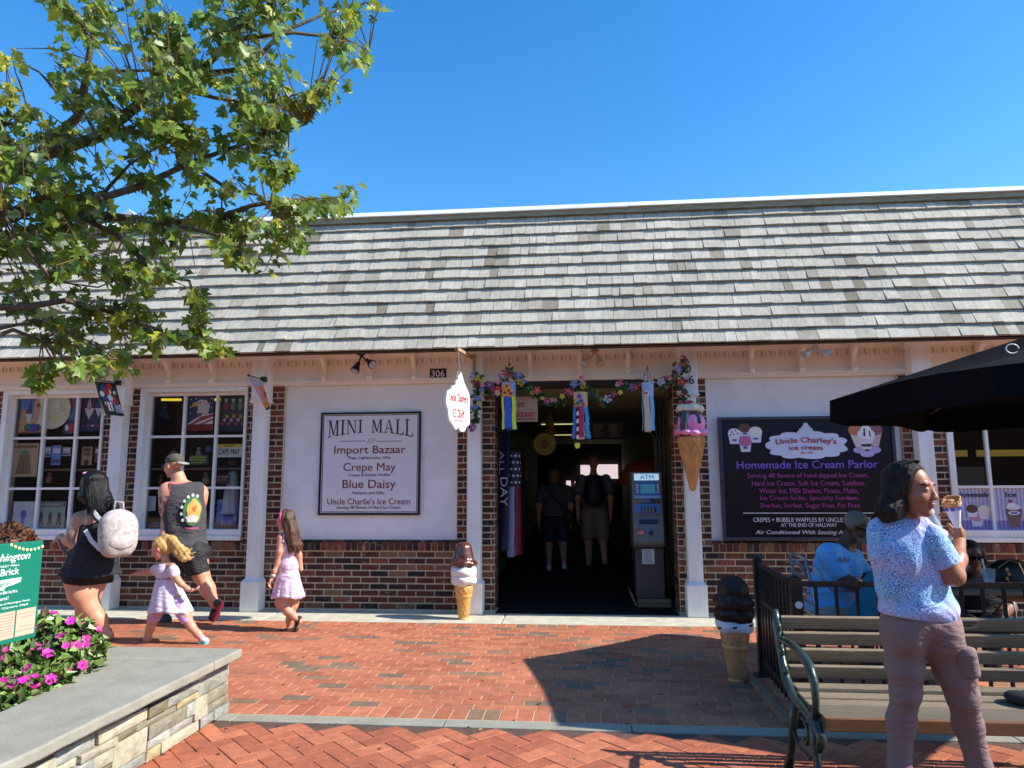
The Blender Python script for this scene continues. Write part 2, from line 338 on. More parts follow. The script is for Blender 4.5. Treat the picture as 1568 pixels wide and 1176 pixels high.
# ------------------------------------------------------------------ ground
def struct(o, label=None): o['kind'] = 'structure'; return o
g = MB(); g.box(-400, 400, -400, 400, -.3, -.012); ground = struct(g.build('ground', mat('far_ground', srgb(150, 110, 88), .95, var=.2, vscale=2)))
YS0, YS1 = -3.89, -3.75       # bluestone strip
def view_area(c, dx, dz):
    p = pr(c)
    if not (-20 < p[0] < 1588 and -20 < p[1] < 1196): return 0
    dist = np.linalg.norm(np.array(c)-CAM); return dx*dz/dist**2*1e4
def split_pieces(items, limit, base, make_one, stuff_name, mats, parent):
    """items: (area, key, location); largest become objects sharing mesh data, the rest one joined part"""
    items = sorted(items, key=lambda t: -t[0]); cache = {}
    for a, key, loc in items[:limit]:
        if key not in cache:
            mb = MB(); make_one(mb, key, (0, 0, 0)); me = bpy.data.meshes.new(base); me.from_pydata(mb.v, [], mb.f); cache[key] = me
            link(me, base, mats, parent, loc)
        else: place(cache[key], base, parent, loc)
    rest = MB()
    for a, key, loc in items[limit:]: make_one(rest, key, loc)
    if rest.v: rest.build(stuff_name, mats, parent)['kind'] = 'stuff'
# running bond pavement of the plaza
pv = struct(MB().box(-14, 12, YS1, -.69, -.05, -.003).build('brick_pavement', M_sand))
def paver(mb, key, loc):
    w, l, t = key; x, y, z = loc; b = .003
    mb.add([(x-w/2, y-l/2, z-.03), (x+w/2, y-l/2, z-.03), (x+w/2, y+l/2, z-.03), (x-w/2, y+l/2, z-.03), (x-w/2, y-l/2, z-b), (x+w/2, y-l/2, z-b), (x+w/2, y+l/2, z-b), (x-w/2, y+l/2, z-b),
            (x-w/2+b, y-l/2+b, z), (x+w/2-b, y-l/2+b, z), (x+w/2-b, y+l/2-b, z), (x-w/2+b, y+l/2-b, z)],
           [(0, 1, 5, 4), (1, 2, 6, 5), (2, 3, 7, 6), (3, 0, 4, 7), (4, 5, 9, 8), (5, 6, 10, 9), (6, 7, 11, 10), (7, 4, 8, 11), (8, 9, 10, 11)])
items = []
rows = [(-3.74, .205, 1)]            # soldier course
y = -3.74+.208
while y < -.93: rows.append((y, .099, 0)); y += .1025
rows.append((y, -.695-y, 1))
for ri, (y0, l, sol) in enumerate(rows):
    step = .1045 if sol else .209; x = -9.2+(ri % 2)*step/2+(ri*.013 if not sol else 0)
    while x < 7.5:
        z = random.uniform(-.0015, .0015); c = (x+step/2, y0+l/2, z)
        items.append((view_area(c, step, l), (round(step-.0035, 4), round(l, 3), 0), c)); x += step
split_pieces(items, 300, 'paver', paver, 'paver_field', [M_paver], pv)
# herringbone pavement nearer the camera
hb = struct(MB().box(-9, 8, -9.5, YS0, -.05, -.006).build('herringbone_pavement', M_sand2))
items = []; U = .1065; ang = math.radians(45); ca, sa = math.cos(ang), math.sin(ang)
for n in range(-90, 90):
    for m in range(-40, 40):
        # each row n is shifted by one unit; every 4 units: [2 wide brick][1 wide tall brick][1 gap filled by neighbour]
        u0 = n+4*m
        for (cx, cy, vert) in ((u0+1, n+.5, 0), (u0+2.5, n+1-1+0, 1)):
            if vert: cx, cy = u0+2.5, n
            px, py = cx*U, cy*U; X = .3+px*ca-py*sa; Y = -5+px*sa+py*ca
            if -4.2 < X < 4 and -8 < Y < YS0-.02:
                c = (X, Y, random.uniform(-.002, .002)); a = view_area(c, .1, .2)
                items.append((a, vert, c))
def hpaver(mb, key, loc):
    n = len(mb.v); w, l = (.1035, .21) if key else (.21, .1035); paver(mb, (w, l, 0), (0, 0, 0))
    for i in range(n, len(mb.v)):
        x, y, z = mb.v[i]; mb.v[i] = (loc[0]+x*ca-y*sa, loc[1]+x*sa+y*ca, loc[2]+z)
    # clip straight at the strip
    for i in range(n, len(mb.v)):
        x, y, z = mb.v[i]
        if loc[1]+(y-loc[1]) > YS0-.004 and loc != (0, 0, 0): mb.v[i] = (x, YS0-.004, z)
edge = [t for t in items if t[2][1] > YS0-.12]; inner = [t for t in items if t[2][1] <= YS0-.12 and t[0] > 0]
split_pieces(inner, 300, 'paver', hpaver, 'paver_field', [M_paver2], hb)
em = MB()
for a, k, c in edge: hpaver(em, k, c)
em.build('cut_paver', [M_paver2], hb)['kind'] = 'stuff'
# bluestone strip between the two pavings, concrete pad along the wall
st = struct(MB().box(-14, 12, YS0, YS1, -.05, -.02).build('stone_strip', M_sand2))
x = -6.0
while x < 7:
    w = random.uniform(1.05, 1.35); MB().box(x+.003, x+w-.003, YS0+.004, YS1-.006, -.03, .002).build('strip_stone', M_bluestone, st, bevel=.004); x += w
pad = struct(MB().box(-14, 12, -.69, .5, -.05, -.03).build('concrete_pad', M_sand2))
x = -12.2+.02
for k, w in enumerate([3.05, 3.05, 2.6, 2.62, 4.35, 3.6, 3.1]):
    MB().box(x+.005, x+w-.005, -.67, .45, -.04, .0).build('pad_slab', M_concrete, pad, bevel=.012); x += w
gm_ = MB(); rg = random.Random(4)
for _ in range(90):
    x, y, r0 = rg.uniform(-3, 3), rg.uniform(-4.7, -.75), rg.uniform(.006, .014); gm_.prism([(x+r0*rg.uniform(.8, 1.2)*math.cos(t), y+r0*rg.uniform(.8, 1.2)*math.sin(t)) for t in (0, .9, 1.8, 2.7, 3.6, 4.5, 5.4)], .0006, (0, 0, .0022), (1, 0, 0), (0, 1, 0))
gm_.build('chewing_gum_spots', mat('gum', srgb(70, 58, 52), .9))['kind'] = 'stuff'
lt_ = MB()
for _ in range(46):
    x, y, a, r0 = rg.uniform(-2.1, 3), rg.uniform(-4.8, -.7), rg.uniform(0, 6.3), rg.uniform(.008, .022); lt_.add([(x+r0*math.cos(a), y+r0*math.sin(a), .004), (x+.4*r0*math.cos(a+1.6), y+.4*r0*math.sin(a+1.6), .009), (x-r0*math.cos(a), y-r0*math.sin(a), .004), (x-.4*r0*math.cos(a+1.6), y-.4*r0*math.sin(a+1.6), .005)], [(0, 1, 2, 3)])
lt_.build('leaf_litter', mat('dry_leaf', srgb(170, 130, 84), .9, rand=.4))['kind'] = 'stuff'
# ------------------------------------------------------------------ the building
B = empty('shopping_arcade', (0, 0, 0), 'single storey brick and white stucco arcade under a grey cedar shingle mansard roof', 'building')
Xp = lambda x, y: float(at(x, y, Y=0)[0])
W1L, W1R, W2L, W2R = Xp(7, 598.7), Xp(156, 690), Xp(216.8, 593.2), Xp(378, 650)
P2L, P2R, OPL, OPR = Xp(437, 600), Xp(700, 656), -1.0, 1.08
P3L, P3R, W3L = Xp(1080, 578.3), Xp(1383, 690), Xp(1448.8, 671)
W3R = W3L+(W2R-W2L)+.1
ZB, ZS, ZR = 2.65, .79, .673          # beam underside, sill, underside of rowlock
CH, BL = .0731, .2195                 # course height, brick length
full = [(-9.5, W1L), (W1R, W2L), (W2R, P2L), (P2R, OPL), (OPR, P3L), (P3R, W3L), (W3R, 9.5)]
low = [(W1L, W1R), (W2L, W2R), (P2L, P2R), (P3L, P3R), (W3L, W3R)]
bws = []
for side in (-1, 1):
    wb = MB()
    for a, b in full:
        if a*side > 0: wb.box(a+.004, b-.004, .004, .3, 0, ZB-.002)
    for a, b in low:
        if a*side > 0: wb.box(a-.003, b+.003, .004, .3, 0, ZS-.02)
    bws.append(wb.build('brick_wall', M_mortar, B))
bw = None
def brick(mb, key, loc):
    w, h, d = key; x, y, z = loc; mb.box(x-w/2, x+w/2, y, y+d, z-h/2, z+h/2)
items = []
for r in range(37):
    z0 = .012+r*CH; zc = z0+CH/2
    if z0+CH > ZB+.01: break
    zones = sorted(full+(low if z0+CH < ZR+.02 else []))
    mg = []                            # merge touching zones
    for a, b in zones:
        if mg and abs(mg[-1][1]-a) < .01: mg[-1][1] = b
        else: mg.append([a, b])
    for a, b in mg:
        x = -9.6+(BL/2 if r % 2 else 0)
        while x < b:
            x0, x1 = max(x, a), min(x+BL, b)
            if x1-x0 > .035:
                w = round((x1-x0-.014)/.005)*.005; c = ((x0+x1)/2, -random.uniform(.0, .003), zc)
                items.append((view_area(c, w, CH), (w, .0575, .02), c))
            x += BL
# bricks on the jambs of the opening
for r in range(36):
    z0 = .012+r*CH; zc = z0+CH/2
    if z0+CH > ZB: break
    for k in range(2):
        y0 = .0+k*.2195-(.1 if r % 2 else 0); y1 = y0+.208; y0 = max(y0, .02); y1 = min(y1, .3)
        if y1-y0 < .03: continue
        for X in (OPL-.002, OPR-.006): items.append((.9, (.014, .0575, round(y1-y0, 3)), (X+.002, y0, zc)))
for k in (0, 1): split_pieces([t for t in items if (t[2][0] > 0) == bool(k)], 150, 'brick', brick, 'brick_field', [M_brick], bws[k])
items = []
for a, b in low:
    n = round((b-a)/.073)
    for k in range(n):
        x = a+(k+.5)*(b-a)/n; items.append((view_area((x, 0, .73), .07, .12), ((b-a)/n-.011).__round__(4), (x, 0, 0)))
def rowlock(mb, w, loc):
    x = loc[0]; P = [(-.018, ZR+.006), (.1, ZR+.006), (.1, ZS+.012), (.06, ZS+.012), (-.018, ZS-.012)]
    mb.add([(x-w/2, y, z) for y, z in P]+[(x+w/2, y, z) for y, z in P], [(0, 1, 2, 3, 4), (9, 8, 7, 6, 5)]+[(i, 5+i, 5+(i+1) % 5, (i+1) % 5) for i in range(5)])
for side in (-1, 1):
    sill = MB()
    for a, b in low:
        if a*side > 0: sill.box(a, b, -.008, .09, ZR, ZS-.024)
    sill = sill.build('brick_sill', M_mortar, B); split_pieces([t for t in items if t[2][0]*side > 0], 75, 'sill_brick', rowlock, 'sill_brick_row', [M_brick], sill)
# stucco panels
for a, b in ((P2L, P2R), (P3L, P3R)):
    MB().box(a, b, .045, .28, ZS+.01, ZB-.002).build('stucco_panel', M_stucco, B)
# beam with mouldings, small upright tabs and brackets
bm = MB().box(-9.5, 9.5, -.035, .3, ZB, 3.07).box(-9.5, 9.5, -.06, -.035, ZB+.02, ZB+.055).box(-9.5, 9.5, -.075, -.035, 2.965, 3.07).box(-9.5, 9.5, -.11, -.075, 3.0, 3.07)
beam = bm.build('beam', M_cream, B)
dm = MB(); x = -9.4
while x < 9.4:
    dm.box(x, x+.018, -.05, -.034, 2.885, 2.945); dm.box(x+.05, x+.056, -.041, -.034, 2.875, 2.94); x += .1045
dm.build('fascia_tab_row', mat('tab_cream', srgb(206, 184, 160), .8), beam)['kind'] = 'stuff'  # small raised tabs in a darker cream, in rows along the beam
for px in (112, 259, 326, 497, 566, 634, 812, 888, 962, 1151, 1228, 1308, 1500):
    x = float(at(px, 575, Y=-.06)[0]); b = MB(); w = .024
    prof = [(-.035, 3.0), (-.2, 3.0), (-.2, 2.95), (-.15, 2.9), (-.1, 2.84), (-.085, 2.78), (-.1, 2.74), (-.1, 2.71), (-.07, 2.69), (-.035, 2.69)]
    n = len(prof); b.add([(x-w, y, z) for y, z in prof]+[(x+w, y, z) for y, z in prof], [tuple(range(n)), tuple(range(2*n-1, n-1, -1))]+[(i, n+i, n+(i+1) % n, (i+1) % n) for i in range(n)])
    o = b.build('bracket', M_cream, B, bevel=.005)
    if not 740 < px < 1000:
        MB().ball((x, -.1, 2.72), (.032, .03, .032)).build('bracket_knob', M_cream, o, smooth=True)

soffit = MB().box(-9.5, 9.5, -.585, -.11, 3.04, 3.07); soffit.build('soffit', M_cream, B)
# header over the opening
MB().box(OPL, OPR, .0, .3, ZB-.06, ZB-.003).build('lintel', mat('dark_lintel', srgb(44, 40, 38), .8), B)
# columns
cols = [float(at(px, 760, Y=-.15)[0]) for px in (170.5, 391.5, 725.5, 1061, 1425)]+[float(at(1425, 760, Y=-.15)[0])+2.55]
for X in cols:
    w = .079
    c = MB().box(X-w, X+w, -.16, -.012, .36, 2.44)
    c.box(X-w-.02, X+w+.02, -.185, -.012, 2.44, 2.94).box(X-w-.035, X+w+.035, -.2, -.012, 2.94, 3.04)
    c.add([(X-w-.028, -.205, .34), (X+w+.028, -.205, .34), (X+w+.028, -.012, .34), (X-w-.028, -.012, .34), (X-w, -.16, .375), (X+w, -.16, .375), (X+w, -.012, .375), (X-w, -.012, .375)],
          [(0, 1, 5, 4), (1, 2, 6, 5), (2, 3, 7, 6), (3, 0, 4, 7), (4, 5, 6, 7)])
    col = c.build('column', M_white, B, bevel=.006)
    MB().box(X-w-.03, X+w+.03, -.21, -.012, .002, .34).build('column_base', M_white, col, bevel=.006)
    mp = MB(); v = [(X-w-.032, 2.415), (X+w+.032, 2.415)]
    mp.box(X-w-.032, X+w+.032, -.197, -.012, 2.425, 2.452); mp.build('column_moulding', M_white, col, bevel=.004)
# mansard roof
TH = math.radians(65); SD = np.array([0, math.cos(TH), math.sin(TH)]); SN = np.array([0, -math.sin(TH), math.cos(TH)]); EP = np.array([0, -.66, 2.936])
D = at(1100, 322)if False else None
dirv = FW+(1100-784)/FPX*RT-(322-588)/FPX*UP; tt = ((EP-CAM)@SN)/(dirv@SN); SL = float((CAM+dirv*tt-EP)@SD)
rf = MB(); e0, e1 = EP+SD*.01-SN*.03, EP+SD*(SL+.1)-SN*.03
rf.obox((0, (e0[1]+e1[1])/2, (e0[2]+e1[2])/2)-SN*.02, (11, 0, 0), SD*(SL+.1)/2, SN*.02)
rf.box(-11, 11, -.60, -.585, 2.95, 3.02)
roof = rf.build('roof', mat('roof_deck', srgb(70, 60, 52), .9), B)
NR = 12; EX = SL/11.72; items = []
for r in range(NR):
    d0 = r*EX; x = -8.9+random.random()*.1
    while x < 7.6:
        w = random.choice([.085, .1, .12, .12, .14, .14, .16, .18, .21]); p = EP+SD*(d0+random.uniform(-.004, .004)); c = (x+w/2, p[1], p[2])
        items.append((view_area(c, w, EX), (w, random.randrange(3)), c)); x += w+random.choice([.001, .001, .002, .002, .004])
def shingle(mb, key, loc):
    w, v = key; L = EX*1.12; th = (.018, .023, .028)[v]; q = np.array(loc); h = w/2-.0006
    A = [q+np.array([sx*h, 0, 0])+SD*sl+SN*n for sx in (-1, 1) for sl, n in ((0, .004), (0, .004+th), (L, -.012+.004), (L, -.016))]
    mb.add(A, [(0, 4, 5, 1), (1, 5, 6, 2), (2, 6, 7, 3), (3, 7, 4, 0), (0, 1, 2, 3), (7, 6, 5, 4)])
split_pieces(items, 300, 'shingle', shingle, 'shingle_field', [M_shingle], roof)
tp = EP+SD*SL
cb = MB().box(-11, 11, tp[1]-.05, tp[1]+.25, tp[2]+.005, tp[2]+.075).build('ridge_board', M_board, roof)
x = -9.4
for w in (3.6, 3.4, 3.05, 3.12, 3.2, 3.3):
    fl = MB(); zj = random.uniform(0, .006); pf = [(tp[1]-.085, tp[2]+.066+zj), (tp[1]-.082, tp[2]+.078), (tp[1]-.02, tp[2]+.145), (tp[1]+.3, tp[2]+.15), (tp[1]+.3, tp[2]+.066)]
    fl.add([(x, y, z) for y, z in pf]+[(x+w-.004, y, z) for y, z in pf], [(4, 3, 2, 1, 0), (5, 6, 7, 8, 9)]+[(i, (i+1) % 5, 5+(i+1) % 5, 5+i) for i in range(5)]); fl.build('roof_flashing', M_cap, roof); x += w
dk = MB().box(-11, 11, tp[1]+.3, 15, 3.1, 3.22).box(-11, 11, tp[1]+.05, tp[1]+.28, 3.0, tp[2]+.03); dk.build('flat_roof', mat('roof_felt', srgb(90, 90, 88), .9), B)
# rooftop hatch glimpsed behind the branches
v = empty('roof_vent_housing', (-7.0, 2.2, 3.22), 'white gabled vent housing on the roof, half hidden behind the tree leaves', 'roof vent')
MB().box(-7.5, -6.8, 2.0, 2.9, 3.22, 5.45).build('housing', M_white, v)
MB().prism([(-7.6, 5.45), (-6.7, 5.45), (-7.15, 5.85)], 1.0, (0, 2.95, 0), (1, 0, 0), (0, 0, 1)).build('gable', M_cap, v)
# ------------------------------------------------------------------ interior
inn = MB()
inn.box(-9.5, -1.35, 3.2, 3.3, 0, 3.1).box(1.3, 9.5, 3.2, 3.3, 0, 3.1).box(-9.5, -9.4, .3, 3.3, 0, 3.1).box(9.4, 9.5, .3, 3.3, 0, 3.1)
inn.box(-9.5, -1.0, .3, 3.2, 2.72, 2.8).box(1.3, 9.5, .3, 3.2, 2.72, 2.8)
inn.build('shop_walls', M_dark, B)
MB().box(-1.35, -1.25, .31, 13, 0, 3.1).box(1.22, 1.34, .31, 13, 0, 3.1).build('hall_walls', M_green, B)
MB().box(-1.35, 1.35, .3, 13, 2.62, 2.72).build('hall_ceiling', mat('hall_ceiling', srgb(150, 152, 112), .8), B)
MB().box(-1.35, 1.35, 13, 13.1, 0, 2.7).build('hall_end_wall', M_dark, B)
fl = MB(); fl.add([(-9.5, .3, .0), (9.5, .3, .0), (9.5, 13.1, .42), (-9.5, 13.1, .42), (-9.5, .3, -.2), (9.5, .3, -.2), (9.5, 13.1, -.2), (-9.5, 13.1, -.2)], [(0, 1, 2, 3), (7, 6, 5, 4), (0, 4, 5, 1)])
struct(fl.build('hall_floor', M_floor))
struct(MB().box(OPL+.02, OPR-.02, -.1, .46, .001, .006).build('threshold_shade', M_floor))  # eave shade on the doorway ground, put in as a thin dark sheet
# ------------------------------------------------------------------ windows, signs and things on the facade
def PR(r, g, b, rough=.55): return mat('print_%d_%d_%d' % (r, g, b), srgb(r, g, b), rough)
def glass_mat():
    m = bpy.data.materials.new('window_glass'); m.use_nodes = True; nt = m.node_tree; nt.nodes.clear()
    o = nt.nodes.new('ShaderNodeOutputMaterial'); mx = nt.nodes.new('ShaderNodeMixShader'); t = nt.nodes.new('ShaderNodeBsdfTransparent'); t.inputs[0].default_value = (.96, .97, .97, 1)
    gl = nt.nodes.new('ShaderNodeBsdfGlossy'); gl.inputs['Roughness'].default_value = .03; lw = nt.nodes.new('ShaderNodeLayerWeight'); pw = nt.nodes.new('ShaderNodeMath'); pw.operation = 'POWER'; pw.inputs[1].default_value = 5; nt.links.new(lw.outputs['Facing'], pw.inputs[0]); fr = nt.nodes.new('ShaderNodeMath'); fr.operation = 'MULTIPLY_ADD'; fr.inputs[1].default_value = .9; fr.inputs[2].default_value = .045; nt.links.new(pw.outputs[0], fr.inputs[0])
    nt.links.new(fr.outputs[0], mx.inputs[0]); nt.links.new(t.outputs[0], mx.inputs[1]); nt.links.new(gl.outputs[0], mx.inputs[2]); nt.links.new(mx.outputs[0], o.inputs[0])
    return m
M_glass = glass_mat()
def P(px, py, Y): return at(px, py, Y=Y)
def window(x0, x1, pxm, pyh, half=False):
    """frame with casing, sill, muntins and panes; pxm: pixel x of muntins at y 690, pyh: pixel y of bars"""
    z0, z1 = ZS, ZB-.003; f = MB(); c = .07
    f.box(x0+.001, x0+c, -.018, .13, z0+.1, z1).box(x1-c*.5, x1-.001, -.018, .13, z0+.1, z1).box(x0+c, x1-c*.5, -.018, .13, z1-.05, z1)
    f.box(x0+c, x1-c*.5, .075, .12, z1-.09, z1-.051).box(x0+c, x0+c+.03, .075, .12, z0+.13, z1-.09).box(x1-c*.5-.03, x1-c*.5, .075, .12, z0+.13, z1-.09)
    w = f.build('window', M_white, B, bevel=.004)
    MB().box(x0+.001, x1-.001, -.035, .13, z0+.002, z0+.055).box(x0+.002, x1-.002, -.02, .13, z0+.056, z0+.13).build('window_sill', M_white, w, bevel=.005)
    X0, X1 = x0+c+.03, x1-c*.5-.03; xs = [X0]+[float(P(px, 690, .08)[0]) for px in pxm]+[X1]
    zs = [z0+.13]+sorted(float(P(100 if x0 < 0 else 1500, py, .08)[2]) for py in pyh)+[z1-.09]
    for x in xs[1:-1]: MB().box(x-.016, x+.016, .072, .118, zs[0], zs[-1]).build('muntin', M_white, w)
    for z in zs[1:-1]: MB().box(X0, X1, .070, .120, z-.014, z+.014).build('muntin', M_white, w)
    for a, b in zip(xs, xs[1:]):
        for c0, d0 in zip(zs, zs[1:]): MB().box(a, b, .098, .101, c0, d0).build('pane', M_glass, w)
    return w
window(W1L, W1R, (63.5, 113.5), (670.5, 748)); window(W2L, W2R, (279, 329), (670.5, 748)); window(W3L, W3R, (1512, 1580), (745.5,))
def art(parent, p0, p1, shapes, nrm=(0, -1, 0), lift=.0012, name='printed_design'):
    """flat print: shapes in unit coordinates of the rectangle p0 (bottom left) - p1 (top right)"""
    p0, p1, n = np.array(p0, float), np.array(p1, float), np.array(nrm, float); n /= np.linalg.norm(n)
    u = np.cross((0, 0, 1.), n); u /= np.linalg.norm(u); v = np.cross(n, u); D = p1-p0; W, H = D@u, D@v; mb = MB(); ms = []; asp = W/H
    for i, sh in enumerate(shapes):
        k = sh[0]; m = sh[-1]
        if m not in ms: ms.append(m)
        if k == 'r': _, a, b, c, d, _ = sh; out = [(a, b), (c, b), (c, d), (a, d)]
        elif k == 'e': _, a, b, ra, rb, _ = sh; out = [(a+ra*math.cos(t*math.pi/10), b+rb*math.sin(t*math.pi/10)) for t in range(20)]
        else: out = sh[1]
        q = p0+n*(lift+i*.00025); mb.add([q+u*W*a+v*H*b for a, b in out], [tuple(range(len(out)))], ms.index(m))
    return mb.build(name, ms, parent)
def panel_thing(name, label, cat, px0, py0, px1, py1, Y, m, t=.008, group=None, shapes=None, tilt=None):
    """an upright flat thing whose front covers the pixel rectangle on plane Y"""
    pm = P((px0+px1)/2, (py0+py1)/2, Y); a = P(px0, (py0+py1)/2, Y); b = P(px1, (py0+py1)/2, Y); zt, zb = P((px0+px1)/2, py0, Y)[2], P((px0+px1)/2, py1, Y)[2]
    o = empty(name, (pm[0], Y, zb), label, cat, group); MB().box(a[0], b[0], Y, Y+t, zb, zt).build('panel', m, o)
    if shapes: art(o, (a[0], Y, zb), (b[0], Y, zt), shapes)
    return o, (a[0], Y, zb), (b[0], Y, zt)
Wt, Bk = PR(232, 230, 224), PR(20, 20, 22)
def lt(o, s, px0, py0, px1, py1, Y, m, **k): return lettering(s, P((px0+px1)/2-(px1-px0)/2, py1, Y), P(px1, py0, Y), m, o, **k)
def band(o, s, px0, py0, px1, py1, Y, m, **k):
    """text line fitted to pixel extents with a level baseline"""
    x0 = P(px0, (py0+py1)/2, Y)[0]; x1 = P(px1, (py0+py1)/2, Y)[0]; z0 = P((px0+px1)/2, py1, Y)[2]; z1 = P((px0+px1)/2, py0, Y)[2]
    return lettering(s, (x0, Y, z0), (x1, Y, z1), m, o, **k)
# ---- MINI MALL sign
Z3 = lambda x, y: (380+x/3.794, 540+y/3.794)
YS = .02
sg = empty('shop_sign', P(565, 789, YS), 'white square sign with black border listing the MINI MALL shops on the stucco', 'sign')
xl, xr = P(489.5, 710, YS)[0], P(643.7, 710, YS)[0]; zt, zb = P(568, 631, YS)[2], P(565, 788.7, YS)[2]
MB().box(xl+.02, xr-.02, YS, YS+.024, zb+.02, zt-.02).build('sign_board', mat('sign_white', srgb(226, 222, 226), .35), sg)
for k, (a, w) in enumerate(((0, .024), (.033, .008))):
    f = MB(); y = YS-.008 if k == 0 else YS-.001
    f.box(xl+a, xr-a, y, YS+.02 if k == 0 else YS+.0, zt-a-w, zt-a).box(xl+a, xr-a, y, YS+.02 if k == 0 else YS+.0, zb+a, zb+a+w)
    f.box(xl+a, xl+a+w, y, YS+.02 if k == 0 else YS+.0, zb+a+w, zt-a-w).box(xr-a-w, xr-a, y, YS+.02 if k == 0 else YS+.0, zb+a+w, zt-a-w)
    f.build('border', M_black if k == 0 else Bk, sg)
# serifed capitals of the heading, drawn as outlines
def serif_caps(word, p0, p1, Y, m, parent, sag):
    G = {'M': (1.0, [(0, 0, .3, .05), (.66, 0, 1, .05), (.02, .95, .25, 1), (.75, .95, .98, 1), (.12, .05, .17, .95), (.78, .05, .9, .95), ('d', .12, .95, .26, .95, .54, .12, .47, .05), ('d', .74, .95, .80, .95, .53, .05, .47, .05)]),
         'I': (.42, [(0, 0, .42, .05), (0, .95, .42, 1), (.14, .05, .28, .95)]),
         'N': (.92, [(0, 0, .3, .05), (.02, .95, .24, 1), (.64, .95, .92, 1), (.12, .05, .17, .95), (.76, .0, .81, .95), ('d', .12, .95, .27, .95, .81, .0, .70, .0)]),
         'A': (.92, [(-.02, 0, .28, .05), (.6, 0, .94, .05), ('d', .1, .05, .16, .05, .45, 1, .40, .92), ('d', .68, .05, .82, .05, .5, 1, .40, 1), (.22, .33, .66, .38)]),
         'L': (.72, [(0, 0, .7, .05), (0, .95, .4, 1), (.12, .05, .26, .95), ('d', .62, .05, .7, .05, .74, .26, .70, .26)]), ' ': (.55, [])}
    tot = sum(G[c][0]+.12 for c in word)-.12; x = 0; n = np.array([0, -1, 0.]); x0, x1, z0, z1 = p0[0], p1[0], p0[2], p1[2]
    for c in word:
        mb = MB()
        for s in G[c][1]:
            q = [(s[1], s[2]), (s[3], s[4]), (s[5], s[6]), (s[7], s[8])] if s[0] == 'd' else [(s[0], s[1]), (s[2], s[1]), (s[2], s[3]), (s[0], s[3])]
            r = []
            for a, b in q:
                u = (x+a)/tot; e = abs(2*u-1)**2.2; lo = sag*(1-e); r.append((x0+(x1-x0)*u, z0+(z1-z0)*(lo+(1-lo)*b)))
            area = sum(r[i][0]*r[(i+1) % 4][1]-r[(i+1) % 4][0]*r[i][1] for i in range(4))
            if area < 0: r = r[::-1]
            mb.prism(r, .003, (0, Y-.001, 0), (1, 0, 0), (0, 0, 1))
        if mb.v: mb.build('letter', m, parent)
        x += G[c][0]+.12
a, b = Z3(465, 492), Z3(958, 390)
serif_caps('MINI MALL', (P(502.6, 655, YS)[0], 0, P(567, 670, YS)[2]), (P(632.5, 655, YS)[0], 0, P(567, 642.8, YS)[2]), YS, Bk, sg, .28)
red = PR(120, 34, 36); blk = PR(40, 38, 50)
def L3(s, x0, y0, x1, y1, m, **k): a, b = Z3(x0, y0), Z3(x1, y1); return band(sg, s, a[0], a[1], b[0], b[1], YS, m, **k)
L3('Import Bazaar', 500, 540, 915, 600, red, bold=.004); L3('Flags, Lighthouses, Gifts', 582, 602, 828, 622, blk)
L3('Crepe May', 553, 640, 857, 702, red, bold=.004); L3('Crepes & Bubble Waffles', 580, 703, 825, 722, blk)
L3('Blue Daisy', 548, 738, 857, 803, red, bold=.004); L3('Fashions and Gifts', 607, 805, 790, 823, blk)
L3("Uncle Charlie's Ice Cream", 460, 845, 940, 882, red, bold=.002); L3('Serving 48 Flavors of Hard Ice Cream', 514, 890, 884, 913, blk)
r = MB()
for x0, x1 in ((530, 680), (738, 890)):
    a, b = P(*Z3(x0, 515), YS), P(*Z3(x1, 513), YS); r.box(a[0], b[0], YS-.0025, YS-.0005, a[2]-.003, a[2]+.003)
for k in range(3):
    a = P(*Z3(690+14*k, 527), YS); b = P(*Z3(708+14*k, 499), YS); r.bar((a[0], YS-.0015, a[2]), (b[0], YS-.0015, b[2]), .004, .002, upv=(0, 1, 0))
r.build('ornament_rule', blk, sg)
# ---- ice cream parlor sign
Z5 = lambda x, y: (1080+x/4.9, 600+y/4.9)
YP = .0
ps = empty('shop_sign', P(1240, 826, YP), 'large black parlor sign with cloud logo and purple lettering, right of the doorway', 'sign')
xl, xr = P(1103.3, 735, YP)[0], P(1375, 735, YP)[0]; zt, zb = P(1235, 637.5, YP)[2], P(1240, 827, YP)[2]
MB().box(xl+.01, xr-.01, YP, YP+.044, zb+.01, zt-.01).build('sign_board', mat('sign_black', srgb(22, 20, 30), .3), ps)
f = MB(); w = .034
f.box(xl, xr, YP-.02, YP+.04, zt-w, zt).box(xl, xr, YP-.02, YP+.04, zb, zb+w).box(xl, xl+w, YP-.02, YP+.04, zb+w, zt-w).box(xr-w, xr, YP-.02, YP+.04, zb+w, zt-w)
f.build('frame', mat('slate_frame', srgb(58, 62, 78), .4), ps, bevel=.004)
def L5(s, x0, y0, x1, y1, m, **k): a, b = Z5(x0, y0), Z5(x1, y1); return band(ps, s, a[0], a[1], b[0], b[1], YP, m, **k)
purple, magenta, wht = PR(128, 96, 206), PR(178, 70, 150), PR(225, 225, 232)
L5('Homemade Ice Cream Parlor', 235, 515, 1295, 575, purple, bold=.01)
L5('Serving 48 flavors of hand dipped Ice Cream.', 316, 608, 1225, 655, magenta); L5('Hard Ice Cream, Soft Ice Cream, Sundaes,', 350, 665, 1200, 710, magenta)
L5('Water Ice, Milk Shakes, Floats, Malts,', 405, 722, 1150, 766, magenta); L5('Ice Cream Sodas, Specialty Sundaes,', 412, 778, 1152, 822, magenta)
L5('Sherbet, Sorbet, Sugar Free, Fat Free.', 412, 834, 1168, 880, magenta)
L5('CREPES + BUBBLE WAFFLES BY UNCLE CHARLEY\'S', 360, 942, 1240, 976, wht); L5('AT THE END OF HALLWAY', 568, 985, 988, 1013, wht)
